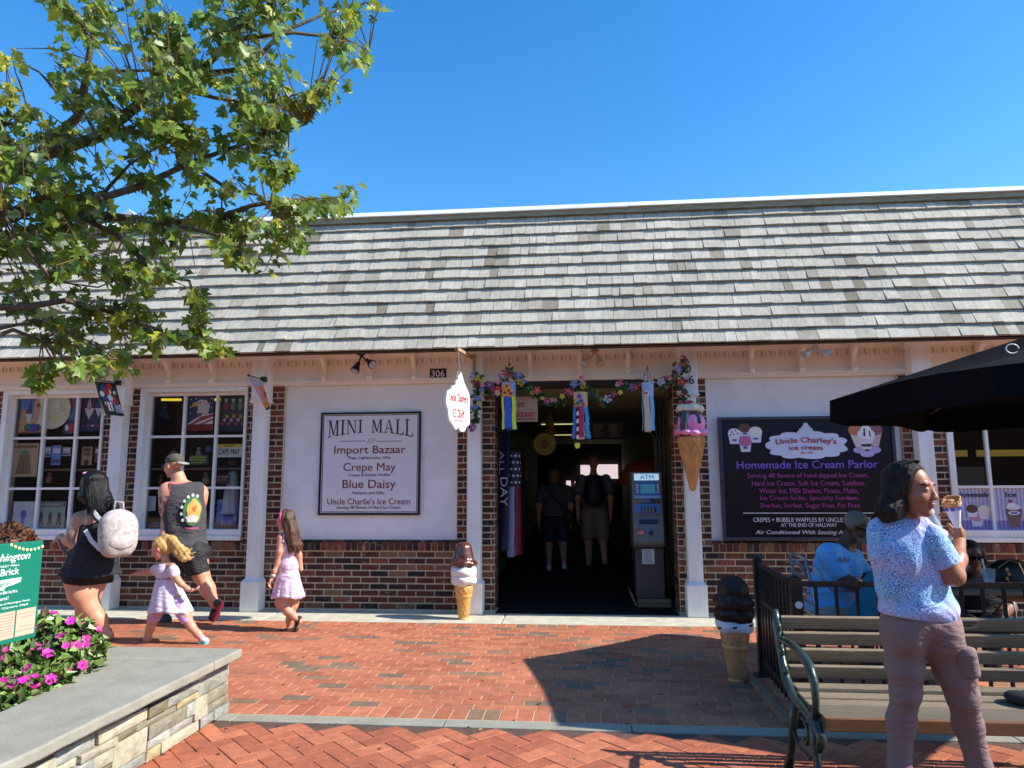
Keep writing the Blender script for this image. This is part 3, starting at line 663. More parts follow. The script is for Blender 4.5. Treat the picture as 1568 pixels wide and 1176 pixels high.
L5('Air Conditioned With Seating Available', 376, 1038, 1180, 1078, wht, shear=.25)
a, b = P(*Z5(283, 910), YP), P(*Z5(1290, 910), YP); MB().box(a[0], b[0], YP-.003, YP-.001, a[2]-.004, a[2]+.004).build('ruled_line', wht, ps)
def cloud_pts(cx, cz, W, H, n=11, amp=.12):
    o = []
    for i in range(n*8):
        t = 2*math.pi*i/(n*8); q = 1+amp*abs(math.sin(n*t/2))-.06; c, s = math.cos(t), math.sin(t); o.append((cx+W/2*q*math.copysign(abs(c)**.8, c), cz+H/2*q*math.copysign(abs(s)**.8, s)))
    return o
def logo(parent, cx, cz, W, H, Y, nrm=None):
    MB().prism(cloud_pts(cx, cz, W*.95, H*.72), .004, (0, Y-.001, 0)).build('cloud_emblem', PR(214, 224, 240), parent)
    sw = PR(176, 190, 214); k = MB()
    for i, (w, z) in enumerate(((.27, .36), (.22, .44), (.17, .52), (.11, .60), (.06, .68))):
        k.prism([(cx+w*W*.5*math.cos(t*.3142), cz+z*H*.82+.055*H*math.sin(t*.3142)) for t in range(20)], .002+.001*i, (0, Y-.006, 0))
    k.build('cream_swirl', [PR(206, 216, 232)], parent)
c0, c1 = P(*Z5(760, 400), YP), P(*Z5(760, 400), YP)
Wl = P(*Z5(1070, 400), YP)[0]-P(*Z5(450, 400), YP)[0]; Hl = P(*Z5(760, 220), YP)[2]-P(*Z5(760, 495), YP)[2]
logo(ps, c0[0], c0[2], Wl, Hl, YP)
redl = PR(186, 44, 52)
def L5b(s, x0, y0, x1, y1, m, Y, **k): a, b = Z5(x0, y0), Z5(x1, y1); return band(ps, s, a[0], a[1], b[0], b[1], Y, m, **k)
arch = lambda a, b: (a, b*.8+.2*math.sin(math.pi*a))
L5b("Uncle Charley's", 528, 338, 985, 408, redl, YP-.009, bold=.012, warp=arch); L5b('ice cream', 628, 400, 880, 440, redl, YP-.009, bold=.012, warp=arch); L5b('EST 1976', 718, 450, 805, 463, redl, YP-.009)
def U5(x0, y0, x1, y1, shapes):
    a, b = P(*Z5(x0, y1), YP), P(*Z5(x1, y0), YP); art(ps, (a[0], YP, a[2]), (b[0], YP, b[2]), shapes, name='dessert_picture')
cw, cb_, cp, ch = PR(228, 226, 232), PR(112, 66, 50), PR(206, 110, 150), PR(60, 34, 28)
def cup(x, y, w, h, scoop, dots=None):
    o = [('p', [(x-w*.36, y), (x+w*.36, y), (x+w*.46, y+h*.55), (x-w*.46, y+h*.55)], cw), ('e', x, y+h*.66, w*.5, h*.34, scoop), ('e', x, y+h*.25, w*.2, h*.07, PR(90, 100, 160))]
    if dots: o += [('e', x+dx*w, y+h*(.66+dy), w*.06, h*.05, ch) for dx, dy in ((-.2, .1), (.1, .2), (.25, 0), (-.05, -.05), (-.3, -.08))]
    return o
U5(170, 235, 425, 452, cup(.5, .52, .34, .48, cb_)+cup(.2, .28, .36, .55, PR(235, 235, 238), 1)+cup(.8, .32, .38, .56, PR(238, 236, 226))+cup(.5, .0, .36, .56, cp))
U5(1080, 235, 1325, 488, [('e', .3, .2, .17, .1, PR(186, 170, 214)), ('e', .75, .2, .17, .1, PR(186, 170, 214)), ('e', .52, .08, .2, .09, PR(196, 180, 222)), ('p', [(.2, .3), (.36, .3), (.4, .75), (.05, .75)], PR(226, 206, 196)), ('p', [(.7, .3), (.86, .3), (.98, .75), (.62, .75)], PR(214, 180, 180)),
     ('e', .22, .8, .2, .16, PR(206, 120, 84)), ('e', .8, .8, .2, .16, PR(150, 90, 100)), ('p', [(.38, .22), (.64, .22), (.78, .62), (.26, .62)], PR(222, 222, 216)), ('p', [(.38, .3), (.64, .3), (.68, .38), (.35, .38)], ch), ('e', .52, .68, .25, .16, PR(238, 238, 236)), ('e', .52, .82, .15, .12, PR(244, 244, 242)), ('e', .5, .93, .06, .07, PR(244, 244, 242)), ('p', [(.44, .62), (.5, .62), (.5, .85), (.46, .85)], ch), ('p', [(.62, .6), (.66, .6), (.63, .78), (.6, .78)], ch)])
# ---- number plaque and script numerals
o = empty('number_plaque', P(670, 580, -.07), 'black plaque with the house number 306 in white on the cream beam', 'house number')
a, b = P(658, 572, -.05), P(683, 572, -.05); zt, zb = P(670, 564.5, -.05)[2], P(670, 579.5, -.05)[2]
MB().box(a[0], b[0], -.046, -.036, zb, zt).build('plate', PR(28, 26, 26), o); lettering('306', (a[0]+.02, -.046, zb+.02), (b[0]-.02, -.046, zt-.02), wht, o)
o = empty('house_number', P(1053, 588, -.2), 'dark blue numerals 3 0 6 stepping down the white column right of the doorway', 'house number')
for s, x0, y0, x1, y1 in (('3', 1043, 544, 1050, 558), ('0', 1049.5, 558, 1058, 570.5), ('6', 1054, 575, 1063, 588)): band(o, s, x0, y0, x1, y1, -.2, PR(40, 40, 84), name='numeral', thick=.006)
# ---- garden flags on the columns
def cloth(p, nu, nv, rip, mats, pick, name, parent, amp=.012, th=.0015):
    """cloth quad tl,tr,br,bl subdivided and rippled; pick(u,v)->material index"""
    tl, tr, br, bl = (np.array(q, float) for q in p); n = np.cross(tr-tl, bl-tl); n /= np.linalg.norm(n); mb = MB(); V = []
    for j in range(nv+1):
        for i in range(nu+1):
            u, v = i/nu, j/nv; V.append((tl*(1-u)+tr*u)*(1-v)+(bl*(1-u)+br*u)*v+n*amp*math.sin(rip*u*6.28+v*2)*(.3+.7*v))
    mb.v = [tuple(q) for q in V]+[tuple(q+n*th) for q in V]; W = nu+1; K = len(V)
    for j in range(nv):
        for i in range(nu):
            a = j*W+i; m = pick((i+.5)/nu, (j+.5)/nv); mb.f += [(a, a+1, a+W+1, a+W), (K+a+W, K+a+W+1, K+a+1, K+a)]; mb.mi += [m, m]
    return mb.build(name, mats, parent)
def rnd_pick(seed, rules):
    r = random.Random(seed); cache = {}
    def f(u, v):
        for t, m in rules:
            if t(u, v): return m
        return 0
    return f
fl_m = [PR(34, 52, 40), PR(200, 40, 44), PR(228, 228, 232), PR(52, 70, 150), PR(150, 120, 140), PR(20, 24, 36)]
def disc(x, y, r): return lambda u, v: (u-x)**2+((v-y)*1.3)**2 < r*r
rules1 = [(disc(.32, .16, .11), 3), (disc(.62, .14, .13), 1), (disc(.42, .30, .13), 1), (disc(.2, .36, .10), 2), (disc(.55, .3, .09), 2), (disc(.8, .3, .08), 2), (disc(.3, .5, .1), 3), (disc(.5, .47, .12), 2), (disc(.7, .5, .12), 1), (disc(.6, .6, .1), 4), (disc(.82, .56, .09), 1),
          (lambda u, v: .6 < v < .88 and .22+.1*(v-.6) < u < .78 and int(u*16) % 2 == 0 and u < .5, 1), (lambda u, v: .6 < v < .88 and .22+.1*(v-.6) < u < .78 and u < .5, 2), (lambda u, v: .66 < v < .92 and u > .62 and (int(u*18)+int(v*18)) % 2 == 0, 2), (lambda u, v: .66 < v < .92 and u > .6, 3), (lambda u, v: v < .12, 5)]
def flag(label, base, tip, q, mats, rules, seed):
    o = empty('garden_flag', base, label, 'flag', None)
    MB().bar(base, tip, .012).build('flag_pole', M_black, o); MB().obox(np.array(base)+(0, -.0, 0), (.03, 0, 0), (0, .03, 0), (0, 0, .03)).build('mount', M_black, o); MB().ball(tip, .016).build('finial', M_black, o, smooth=True)
    cloth(q, 24, 32, 1.1, mats, rnd_pick(seed, rules), 'cloth', o, amp=.01)
flag('patriotic flower basket garden flag on the white column between the two display windows', P(180, 586, -.23), P(144, 581, -.62), [P(145, 583, -.62), P(177, 587, -.27), P(191, 637, -.3), P(160, 636, -.6)], fl_m, rules1, 1)
fm2 = [PR(206, 150, 160), PR(226, 226, 232), PR(60, 66, 120), PR(214, 130, 60), PR(120, 40, 44), PR(190, 150, 60), PR(30, 34, 36)]
flag('folded pink and orange garden flag with blue stripes on the column beside the stucco wall', P(404, 581, -.23), P(380.5, 575, -.6), [P(381, 577, -.6), P(402, 583, -.27), P(415, 625, -.3), P(409, 628, -.5)], fm2,
     [(lambda u, v: v < .22 and int((u+v)*22) % 2 == 0, 2), (lambda u, v: v < .22, 1), (disc(.6, .35, .2), 3), (disc(.8, .5, .18), 4), (disc(.4, .6, .16), 3), (lambda u, v: v > .94, 6), (lambda u, v: v > .74 and (int(u*8)+int(v*20)) % 2, 5), (lambda u, v: v > .74, 3)], 2)
# ---- hanging projecting sign
o = empty('hanging_shop_sign', P(700, 653, -.95), 'white cloud shaped ice cream sign hanging on a chain from the bracket at the column', 'sign')
pa, pb = P(726, 549, -.2), P(699, 534, -1.0)
MB().bar(pa, pb, .035).bar((pa[0], -.2, pa[2]+.05), (pa[0], -.2, pa[2]-.35), .03).build('bracket_arm', mat('rusty_post', srgb(176, 140, 104), .7, var=.4, vscale=20), o)
ch_ = MB(); ct, cb2 = P(701, 537, -.97), P(704, 572, -.97)
for k in range(16):
    q = np.array(ct)*(1-(k+.5)/16)+np.array(cb2)*(k+.5)/16; s = .009 if k % 2 else .0035; ch_.obox(q, (s, 0, 0), (0, .0125-s, 0), (0, 0, .013))
ch_.build('chain', mat('zinc', srgb(190, 186, 176), .4, metal=.7), o)
A, Bq = np.array(P(682, 620, -1.12)), np.array(P(718, 620, -.8)); u = (Bq-A); wd = np.linalg.norm(u[:2]); u = np.array([u[0], u[1], 0])/wd; C0 = (A+Bq)/2; hz = .33
out = [(-.5, .18), (-.47, .4), (-.3, .46), (-.26, .58), (-.1, .62), (-.12, .78), (.0, .8), (-.02, 1.0), (.08, 1.12), (.16, 1.0), (.22, .82), (.3, .66), (.42, .5), (.5, .34), (.48, .0), (.5, -.34), (.5, -.62), (.36, -.66), (.3, -.84), (.1, -.86), (.02, -.7), (-.1, -.84), (-.22, -.66), (-.4, -.5), (-.42, -.2), (-.52, 0)]
def smooth_outline(o, n=1):
    for _ in range(n): o = [q for i in range(len(o)) for q in ((.75*o[i][0]+.25*o[(i+1) % len(o)][0], .75*o[i][1]+.25*o[(i+1) % len(o)][1]), (.25*o[i][0]+.75*o[(i+1) % len(o)][0], .25*o[i][1]+.75*o[(i+1) % len(o)][1]))]
    return o
out = [(x*wd, z*hz) for x, z in smooth_outline(out, 2)]
nn = np.cross(u, (0, 0, 1.)); MB().prism(out, .03, C0-nn*.015, u, (0, 0, 1)).build('sign_board', mat('sign_enamel', srgb(236, 240, 236), .3), o, bevel=.004)
for s, z0, z1, w in (('Uncle Charley\'s', .02, .36, .82), ('ICE CREAM', -.42, -.14, .5), ('EST 1976', -.54, -.48, .3)):
    lettering(s, C0-u*wd*w/2*.95+np.array([0, 0, z0*hz])+nn*.015, C0+u*wd*w/2+np.array([0, 0, z1*hz])+nn*.015, redl, o, nrm=tuple(nn), bold=.01)
# ---- floodlights under the eave
def flood(label, mx, my, heads, mm, glass=None):
    b = P(mx, my, -.42); b[2] = min(b[2], 3.03); o = empty('floodlight', b, label, 'floodlight')
    MB().lathe([(.05, 0), (.05, -.025), (.025, -.04)], (b[0], b[1], b[2]+.01), 16).build('mount', mm, o, smooth='auto')
    for hx, hy, dx, dy, r in heads:
        c = P(hx, hy, -.45); d = np.array(P(hx+dx, hy+dy, -.45+.0))-c; d = np.array([d[0], -.35*abs(r)*10*.2, d[2]]); d /= np.linalg.norm(d); L = r*2.2
        a = c-d*L*.5; e = c+d*L*.5
        MB().tube([b+(0, 0, -.03), a-d*.02, a], .011, 6).tube([a, a+d*L*.35, a+d*L*.4, a+d*L*.8, e], [r*.45, r*.5, r*.62, r*.95, r], 18).build('lamp_head', mm, o, smooth='auto')
        MB().tube([e+d*.001, e+d*.006], [r*.86, r*.7], 16).build('lens', glass or mat('lamp_lens', srgb(170, 170, 168), .25), o)
flood('black twin floodlight under the eave above the MINI MALL sign', 553, 541, [(546, 562, -3, 10, .055), (566, 555, 8, 6, .055)], M_black)
flood('bronze and silver twin floodlight above the middle of the doorway', 910, 536, [(898, 553, -8, 8, .052), (918, 552, 2, 10, .05)], mat('bronze_lamp', srgb(196, 160, 110), .35, metal=.4))
flood('white twin floodlight above the black parlor sign', 1249, 524, [(1236, 541, -10, 5, .045), (1264, 540, 10, 4, .045)], mat('lamp_white', srgb(196, 206, 216), .35))
flood('round silver floodlight beneath the hanging maple leaves', 158, 548, [(161, 566, -2, 9, .062)], mat('lamp_grey', srgb(150, 150, 150), .4))
# ---- window displays
def poster(name, label, cat, px0, py0, px1, py1, Y, bgm, shapes, group=None): return panel_thing(name, label, cat, px0, py0, px1, py1, Y, bgm, .006, group, shapes)
sk, sand, hat, brd, pk = PR(92, 132, 196), PR(214, 160, 84), PR(64, 66, 110), PR(214, 212, 214), PR(206, 96, 110)
gnome = lambda x, s, h: [('p', [(x-.13*s, .5), (x+.13*s, .5), (x+.03*s, .5+.36*s)], h), ('p', [(x-.15*s, .48), (x+.15*s, .48), (x, .48-.3*s)], brd), ('e', x, .49, .035*s, .03*s, pk), ('e', x, .14, .16*s, .1*s, hat)]
poster('garden_flag', 'beach scene garden flag with bearded garden gnomes in the left window', 'flag', 31, 603, 68, 663, .13, sk, [('r', 0, 0, 1, .38, sand), ('r', .06, .0, .94, .05, PR(170, 90, 40)), ('e', .15, .5, .1, .12, PR(230, 150, 60))]+gnome(.38, 1, hat)+gnome(.78, .9, PR(180, 80, 60))+[('e', .35, .16, .1, .07, PR(60, 130, 60)), ('e', .58, .13, .14, .12, PR(80, 50, 150)), ('e', .8, .55, .12, .08, PR(200, 90, 60))])
poster('garden_flag', 'blue and red seaside garden flag behind the pale disc', 'flag', 99, 604, 116, 664, .14, PR(90, 130, 180), [('r', 0, 0, 1, .35, PR(60, 60, 110)), ('e', .5, .75, .3, .15, PR(180, 90, 90)), ('e', .7, .13, .3, .13, PR(190, 40, 46)), ('e', .3, .45, .3, .06, PR(220, 220, 225)), ('e', .3, .15, .15, .08, PR(226, 226, 226))])
o = empty('paper_disc', P(86, 656, .17), 'large round pale yellow printed disc hanging in the top of the left window', 'decoration')
c = P(80, 627, .112); MB().tube([(c[0], .112, c[2]), (c[0], .118, c[2])], .25, 40).build('disc', mat('mottled_disc', srgb(226, 222, 200), .8, var=.2, vscale=14, var2=srgb(196, 190, 140)), o)
art(o, (c[0]-.24, .112, c[2]-.24), (c[0]+.24, .112, c[2]+.24), [('e', .06, .5, .1, .3, PR(208, 150, 120)), ('e', .1, .62, .06, .05, PR(150, 60, 50)), ('e', .62, .25, .1, .1, PR(222, 206, 120)), ('e', .75, .5, .06, .1, PR(206, 190, 170)), ('e', .5, .8, .08, .05, PR(190, 206, 190))])
stp = [PR(180, 50, 56), PR(222, 220, 222)]
poster('garden_flag', 'dark blue patriotic garden flag with two gnomes in striped hats', 'flag', 125, 602, 158, 660, .13, PR(34, 38, 78), [('p', [(.2+.06*i, .62), (.26+.06*i, .62), (.36, .9), (.34, .9)], stp[i % 2]) for i in range(5)]+[('p', [(.12, .6), (.6, .6), (.36, .3)], brd), ('e', .36, .6, .07, .04, pk), ('p', [(.62, .6), (.98, .6), (.8, .36)], brd), ('p', [(.62, .62), (.98, .62), (.85, .86)], PR(60, 60, 130)), ('r', .1, .12, .14, .16, stp[0]), ('r', .28, .12, .42, .16, stp[0]), ('r', .5, .12, .62, .16, stp[1]), ('r', .7, .12, .82, .16, stp[0])])
poster('poster', 'tan poster with a brown robed figure shape, standing in the left window', 'poster', 17, 679, 58, 730, .13, PR(176, 146, 104), [('r', .06, .86, .94, .95, PR(120, 90, 50)), ('e', .5, .72, .14, .08, PR(96, 128, 104)), ('p', [(.2, .08), (.8, .08), (.68, .66), (.32, .66)], PR(120, 92, 56)), ('r', .47, .1, .5, .6, PR(84, 62, 38))])
poster('poster', 'pale poster with a blue heron shape at the bottom of the left window', 'poster', 19, 768, 52, 818, .13, PR(186, 190, 190), [('e', .5, .62, .14, .12, PR(70, 96, 170)), ('p', [(.4, .1), (.5, .1), (.62, .6), (.4, .6)], PR(70, 96, 170)), ('e', .35, .3, .18, .08, PR(96, 116, 180))])
o, a, b = poster('poster', 'grey green WARNING poster with walking ape shapes', 'poster', 56, 768, 99, 818, .13, PR(150, 164, 144), [('r', .03, .84, .97, .98, PR(60, 66, 60))]+[q for i in range(3) for x in (.16+.32*i,) for q in (('e', x, .62, .05, .05, PR(52, 58, 52)), ('p', [(x-.08, .42), (x+.06, .42), (x+.05, .6), (x-.05, .6)], PR(52, 58, 52)), ('p', [(x-.1, .28), (x-.04, .28), (x+.02, .44), (x-.06, .44)], PR(52, 58, 52)), ('p', [(x+.04, .28), (x+.1, .28), (x+.05, .44), (x-.02, .44)], PR(52, 58, 52)))])
U = lambda a, b, x0, y0, x1, y1: ((a[0]+(b[0]-a[0])*x0, a[1]-.004, a[2]+(b[2]-a[2])*y0), (a[0]+(b[0]-a[0])*x1, a[1]-.004, a[2]+(b[2]-a[2])*y1))
lettering('WARNING!', *U(a, b, .06, .86, .94, .96), PR(206, 212, 196), o)
for i, s in enumerate(('BEASTS', 'GOTTA', 'WATCH')): lettering(s, *U(a, b, .15, .19-.08*i, .85, .245-.08*i), PR(52, 58, 52), o)
o, a, b = poster('poster', 'small brown ARE YOU sign in the left window', 'poster', 125, 684, 141, 712, .14, PR(170, 140, 96), [('e', .5, .14, .25, .16, PR(60, 44, 34))])
lettering('ARE', *U(a, b, .15, .74, .85, .92), Bk, o); lettering('YOU', *U(a, b, .15, .5, .85, .68), Bk, o)
for (x0, y0, x1, y1, c, lab) in ((69, 684, 78, 700, (150, 160, 170), 'small grey card on the shelf beside the tan poster'), (79, 682, 93, 712, (96, 140, 190), 'blue and white card standing on the shelf of the left window'), (96, 685, 108, 698, (170, 166, 160), 'pale photo card on the shelf of the left window'), (145, 684, 155, 708, (150, 60, 70), 'red and white card beside the ARE YOU sign')):
    poster('card', lab, 'card', x0, y0, x1, y1, .16, PR(*c), [('r', .1, .6, .9, .85, PR(206, 206, 210)), ('r', .1, .1, .9, .3, PR(60, 70, 90))], 'cards for sale on the window shelf')
for x0, x1, lab in ((W1L+.1, W1R-.04, 'brown shelf across the left display window'), (W2L+.1, W2R-.04, 'brown shelf across the second display window')):
    o = empty('display_shelf', ((x0+x1)/2, .3, .9), lab, 'shelf')
    for z in (1.66, .96): MB().box(x0, x1, .16, .62, z-.02, z).build('shelf_board', mat('shelf_wood', srgb(120, 92, 66), .7, var=.2), o)
    MB().box(x0, x1, .64, .66, .8, 2.7).build('shelf_back', mat('shelf_back', srgb(30, 34, 34), .9), o)
def knick(name, label, cat, px, py, s, Y, m, kind):
    p = P(px, py, Y); o = empty(name, p, label, cat, 'souvenirs on the window shelves')
    if kind == 0: MB().lathe([(.3*s, 0), (.42*s, .1*s), (.4*s, .5*s), (.25*s, .7*s), (.28*s, .72*s)], p, 14).build('vase', m, o, smooth=True)
    elif kind == 1: MB().ball(p+(0, 0, .35*s), (.3*s, .25*s, .35*s)).build('torso', m, o, smooth=True); MB().ball(p+(0, 0, .85*s), .2*s).build('bust_head', m, o, smooth=True)
    else: MB().box(p[0]-.5*s, p[0]+.5*s, Y, Y+.05, p[2], p[2]+.6*s).build('box', m, o)
for a in (('bust', 'small cream bust on the middle shelf of the second window', 'figurine', 304, 700, .12, .3, PR(176, 168, 140), 1), ('vase', 'blue and white pot left of the licence plate', 'pot', 320, 692, .1, .3, PR(90, 110, 170), 0), ('vase', 'brown pot with yellow rim on the shelf of the second window', 'pot', 266, 702, .14, .32, PR(120, 86, 50), 0),
          ('bust', 'cream bust with hat on the lower shelf of the second window', 'figurine', 315, 742, .15, .3, PR(150, 140, 110), 1), ('figure', 'red and silver trinkets on the shelf of the left window', 'trinket', 75, 740, .14, .3, PR(150, 110, 116), 1), ('figure', 'dark trinket under the licence plate', 'trinket', 355, 712, .1, .3, PR(120, 40, 40), 2), ('figure', 'brown trinket on the lower shelf beneath the green sign', 'trinket', 245, 742, .12, .3, PR(96, 70, 60), 1)): knick(*a)
o, a, b = poster('garden_flag', 'God Bless America garden flag with an eagle head over a starry flag', 'flag', 288, 600, 327, 659, .13, PR(46, 52, 96), [('r', 0, .87, 1, 1, PR(170, 44, 44)), ('r', 0, 0, 1, .14, PR(170, 44, 44))]+[('e', x, y, .025, .018, Wt) for x, y in ((.1, .8), (.2, .7), (.08, .6), (.9, .82), (.85, .7), (.1, .45), (.3, .82), (.92, .58))]+[('p', [(0, .16), (1, .16), (1, .44), (.6, .4), (.3, .3)], Wt), ('p', [(.1, .16), (.25, .16), (1, .36), (1, .42), (.55, .36)], PR(176, 50, 52)), ('p', [(.45, .16), (.62, .16), (1, .26), (1, .31)], PR(176, 50, 52)), ('p', [(.5, .36), (.8, .44), (.86, .62), (.72, .78), (.45, .8), (.3, .72), (.4, .58), (.36, .44)], PR(214, 206, 196)), ('p', [(.3, .74), (.14, .66), (.12, .58), (.22, .62), (.4, .62), (.42, .72)], PR(216, 170, 60)), ('e', .46, .72, .04, .02, Bk), ('p', [(.36, .44), (.6, .46), (.5, .34)], PR(120, 84, 60))])
lettering('GOD BLESS', *U(a, b, .06, .89, .94, .98), PR(60, 20, 24), o); lettering('AMERICA', *U(a, b, .08, .02, .92, .12), PR(60, 20, 24), o)
poster('garden_flag', 'dark garden flag with three birds over a flower basket', 'flag', 337, 604, 376, 660, .13, PR(44, 50, 44), [('r', .08, .3, .92, .52, PR(84, 58, 44))]+[q for x, c in ((.22, PR(150, 50, 50)), (.5, PR(110, 110, 90)), (.78, PR(120, 120, 90))) for q in (('e', x, .68, .1, .13, c), ('e', x, .84, .06, .05, PR(190, 180, 140)))]+[('e', .1+.09*i, .2+.1*(i % 3), .06, .045, (PR(190, 60, 90), PR(206, 170, 190), PR(200, 170, 60))[i % 3]) for i in range(10)])
o, a, b = panel_thing('licence_plate', 'white and yellow CAPE MAY souvenir licence plate in the second window', 'licence plate', 333, 680, 370, 700, .125, PR(222, 220, 206), .006, None, [('r', 0, .74, 1, 1, PR(214, 190, 50)), ('r', .04, .1, .96, .13, PR(200, 198, 190))])
lettering('CAPE MAY', *U(a, b, .06, .18, .94, .66), PR(40, 48, 70), o, shear=.1); lettering('New Jersey', *U(a, b, .28, .78, .72, .94), PR(40, 48, 70), o)
o, a, b = panel_thing('souvenir_sign', 'small green sign with yellow lettering on the window shelf', 'sign', 289, 697, 318, 711, .13, PR(40, 92, 60)); lettering('NEVER AFRAID', *U(a, b, .1, .62, .9, .9), PR(206, 196, 70), o); lettering('TO SEE THE WIZARD', *U(a, b, .08, .34, .92, .58), PR(206, 196, 70), o); lettering('family member', *U(a, b, .15, .08, .85, .3), PR(206, 196, 70), o)
o, a, b = panel_thing('souvenir_sign', 'dark red sign with pale lettering beside the white cloak', 'sign', 330, 727, 352, 742, .13, PR(84, 34, 34)); lettering("DON'T MAKE ME", *U(a, b, .08, .66, .92, .9), PR(190, 160, 150), o); lettering('GET MY', *U(a, b, .13, .36, .8, .6), PR(190, 160, 150), o)
poster('poster', 'sheet of paper taped low in the second window', 'paper', 224, 760, 238, 782, .15, PR(190, 196, 200), [('r', .12, .15+.11*i, .88, .18+.11*i, PR(130, 136, 146)) for i in range(7)])
o = empty('ball', P(237, 815, .25), 'blue ball at the bottom of the second window', 'ball'); MB().ball(P(237, 808, .25), .07, 16).build('sphere', PR(40, 90, 150), o, smooth=True)
o = empty('cloak_display', P(358, 818, .28), 'pale hooded cloak on a stand in the second window', 'mannequin')
c = P(357, 730, .3); Sx = Sdf(.03).ell(c, (.06, .05, .08)).cap(c+(0, 0, -.08), c+(-.02, 0, -.5), .07, .12).clip(c+(0, 0, -.46), (0, 0, -1)).warp(lambda X, Y, Z: .008*np.sin(X*90+Z*10)); skin_obj('cloak', [(Sx, .012)], [mat('pale_cloth', srgb(190, 196, 206), .8)], o)
o = empty('t_shirt', P(343, 818, .24), 'blue tie dyed T-shirt hanging at the bottom right of the second window', 'T-shirt')
a, b = P(330, 818, .24), P(364, 765, .24); MB().prism([(a[0], a[2]), (b[0], a[2]), (b[0], b[2]-.06), (b[0]+.0, b[2]), (a[0]+.17, b[2]), (a[0]+.13, b[2]-.03), (a[0]+.09, b[2]), (a[0], b[2])], .02, (0, .26, 0)).build('shirt_cloth', mat('tie_dye', srgb(60, 90, 170), .9, var2=srgb(150, 160, 200), vscale=9), o)
art(o, (a[0], .238, a[2]), (b[0], .238, b[2]), [('e', .5, .45, .14, .13, PR(90, 150, 220)), ('e', .5, .45, .14, .12, PR(50, 80, 190)), ('p', [(.2, .1), (.3, .1), (.34, .4), (.28, .4)], PR(200, 204, 216)), ('p', [(.6, .1), (.72, .1), (.7, .4), (.64, .4)], PR(200, 204, 216)), ('r', .4, .08, .5, .3, PR(190, 194, 206))])
for px0, px1, lab in ((248, 277, 'yellow tube light glimpsed at the top of the second window'), (322, 340, 'short yellow light beside the bird flag')):
    o = empty('strip_light', P(px0, 612, .5), lab, 'light'); a, b = P(px0, 612, .5), P(px1, 612, .5); MB().bar(a, b, .035, .03).build('tube', mat('warm_tube', srgb(230, 210, 70), .5, emit=(srgb(230, 210, 60), .5)), o)
# right window: papered lower panes and yellow strips
lav = mat('lavender_print', srgb(230, 230, 244), .4)
xm = float(P(1512, 690, .08)[0]); X0, X1 = W3L+.1, W3R-.07; zb_, zt_ = ZS+.13, float(P(1500, 745.5, .08)[2])-.014
for k, (a, b, word) in enumerate(((X0, xm-.016, 'Homemade'), (xm+.016, xm+.016+(xm-X0), 'Ice'))):
    o = empty('window_poster', ((a+b)/2, .11, zb_), ('lavender striped Homemade poster with ice cream scoops filling the lower pane', 'lavender striped Ice poster with a chocolate shake filling the lower pane')[k], 'poster')
    MB().box(a, b, .104, .108, zb_, zt_).build('print_sheet', lav, o)
    S = [('r', i/9, 0, i/9+.055, 1, PR(186, 178, 222)) for i in range(9)]+[('r', 0, 0, 1, .22, PR(160, 144, 206))]+[('r', i/9, 0, i/9+.055, .22, PR(120, 98, 180)) for i in range(9)]
    if k == 0: S += [('p', [(.42, .08), (.7, .08), (.76, .3), (.36, .3)], cw), ('e', .56, .34, .22, .14, PR(206, 140, 150)), ('p', [(.3, .3), (.56, .3), (.6, .44), (.28, .44)], cw), ('p', [(.66, .26), (.9, .26), (.96, .42), (.62, .42)], cw), ('e', .44, .5, .17, .1, PR(96, 56, 44)), ('e', .8, .46, .19, .13, PR(226, 222, 206))]
    else: S += [('p', [(.42, .06), (.7, .06), (.8, .5), (.34, .5)], PR(124, 88, 80)), ('e', .57, .54, .22, .07, PR(226, 216, 214)), ('e', .52, .6, .12, .05, PR(236, 228, 226)), ('e', .5, .68, .05, .04, PR(150, 40, 56)), ('e', .57, .4, .17, .05, PR(226, 226, 232)), ('e', .57, .4, .11, .03, PR(120, 110, 150))]
    art(o, (a, .104, zb_), (b, .104, zt_), S)
    W_ = b-a; H_ = zt_-zb_; lettering(word, (a+W_*(.05 if k == 0 else .38), .1, zb_+H_*.78), (a+W_*(.97 if k == 0 else .7), .1, zb_+H_*.9), PR(44, 36, 56), o, bold=.01)
for k, (a, b) in enumerate(((X0+.01, xm-.05), (xm+.05, xm+.6))):
    o = empty('yellow_strip', ((a+b)/2, .4, 2.1), ('yellow strip inside the left half of the right window', 'yellow strip inside the right half of the right window')[k], 'decoration'); z = float(P(1500, 693, .4)[2])
    MB().box(a, b, .4, .42, z-.045, z+.03).build('strip', PR(222, 176, 40), o)  # plain yellow strip behind the upper panes
o = empty('chair', (W3L+.45, .9, 0), 'pale wooden chair back just inside the right window', 'chair'); p = P(1486, 735, .9)
MB().box(p[0]-.17, p[0]+.17, .9, .93, p[2]-.1, p[2]+.16).build('backrest', PR(120, 110, 80), o); MB().box(p[0]-.17, p[0]-.14, .9, .93, 0, p[2]-.1).build('leg', PR(120, 110, 80), o); MB().box(p[0]+.14, p[0]+.17, .9, .93, 0, p[2]-.1).build('leg', PR(120, 110, 80), o)
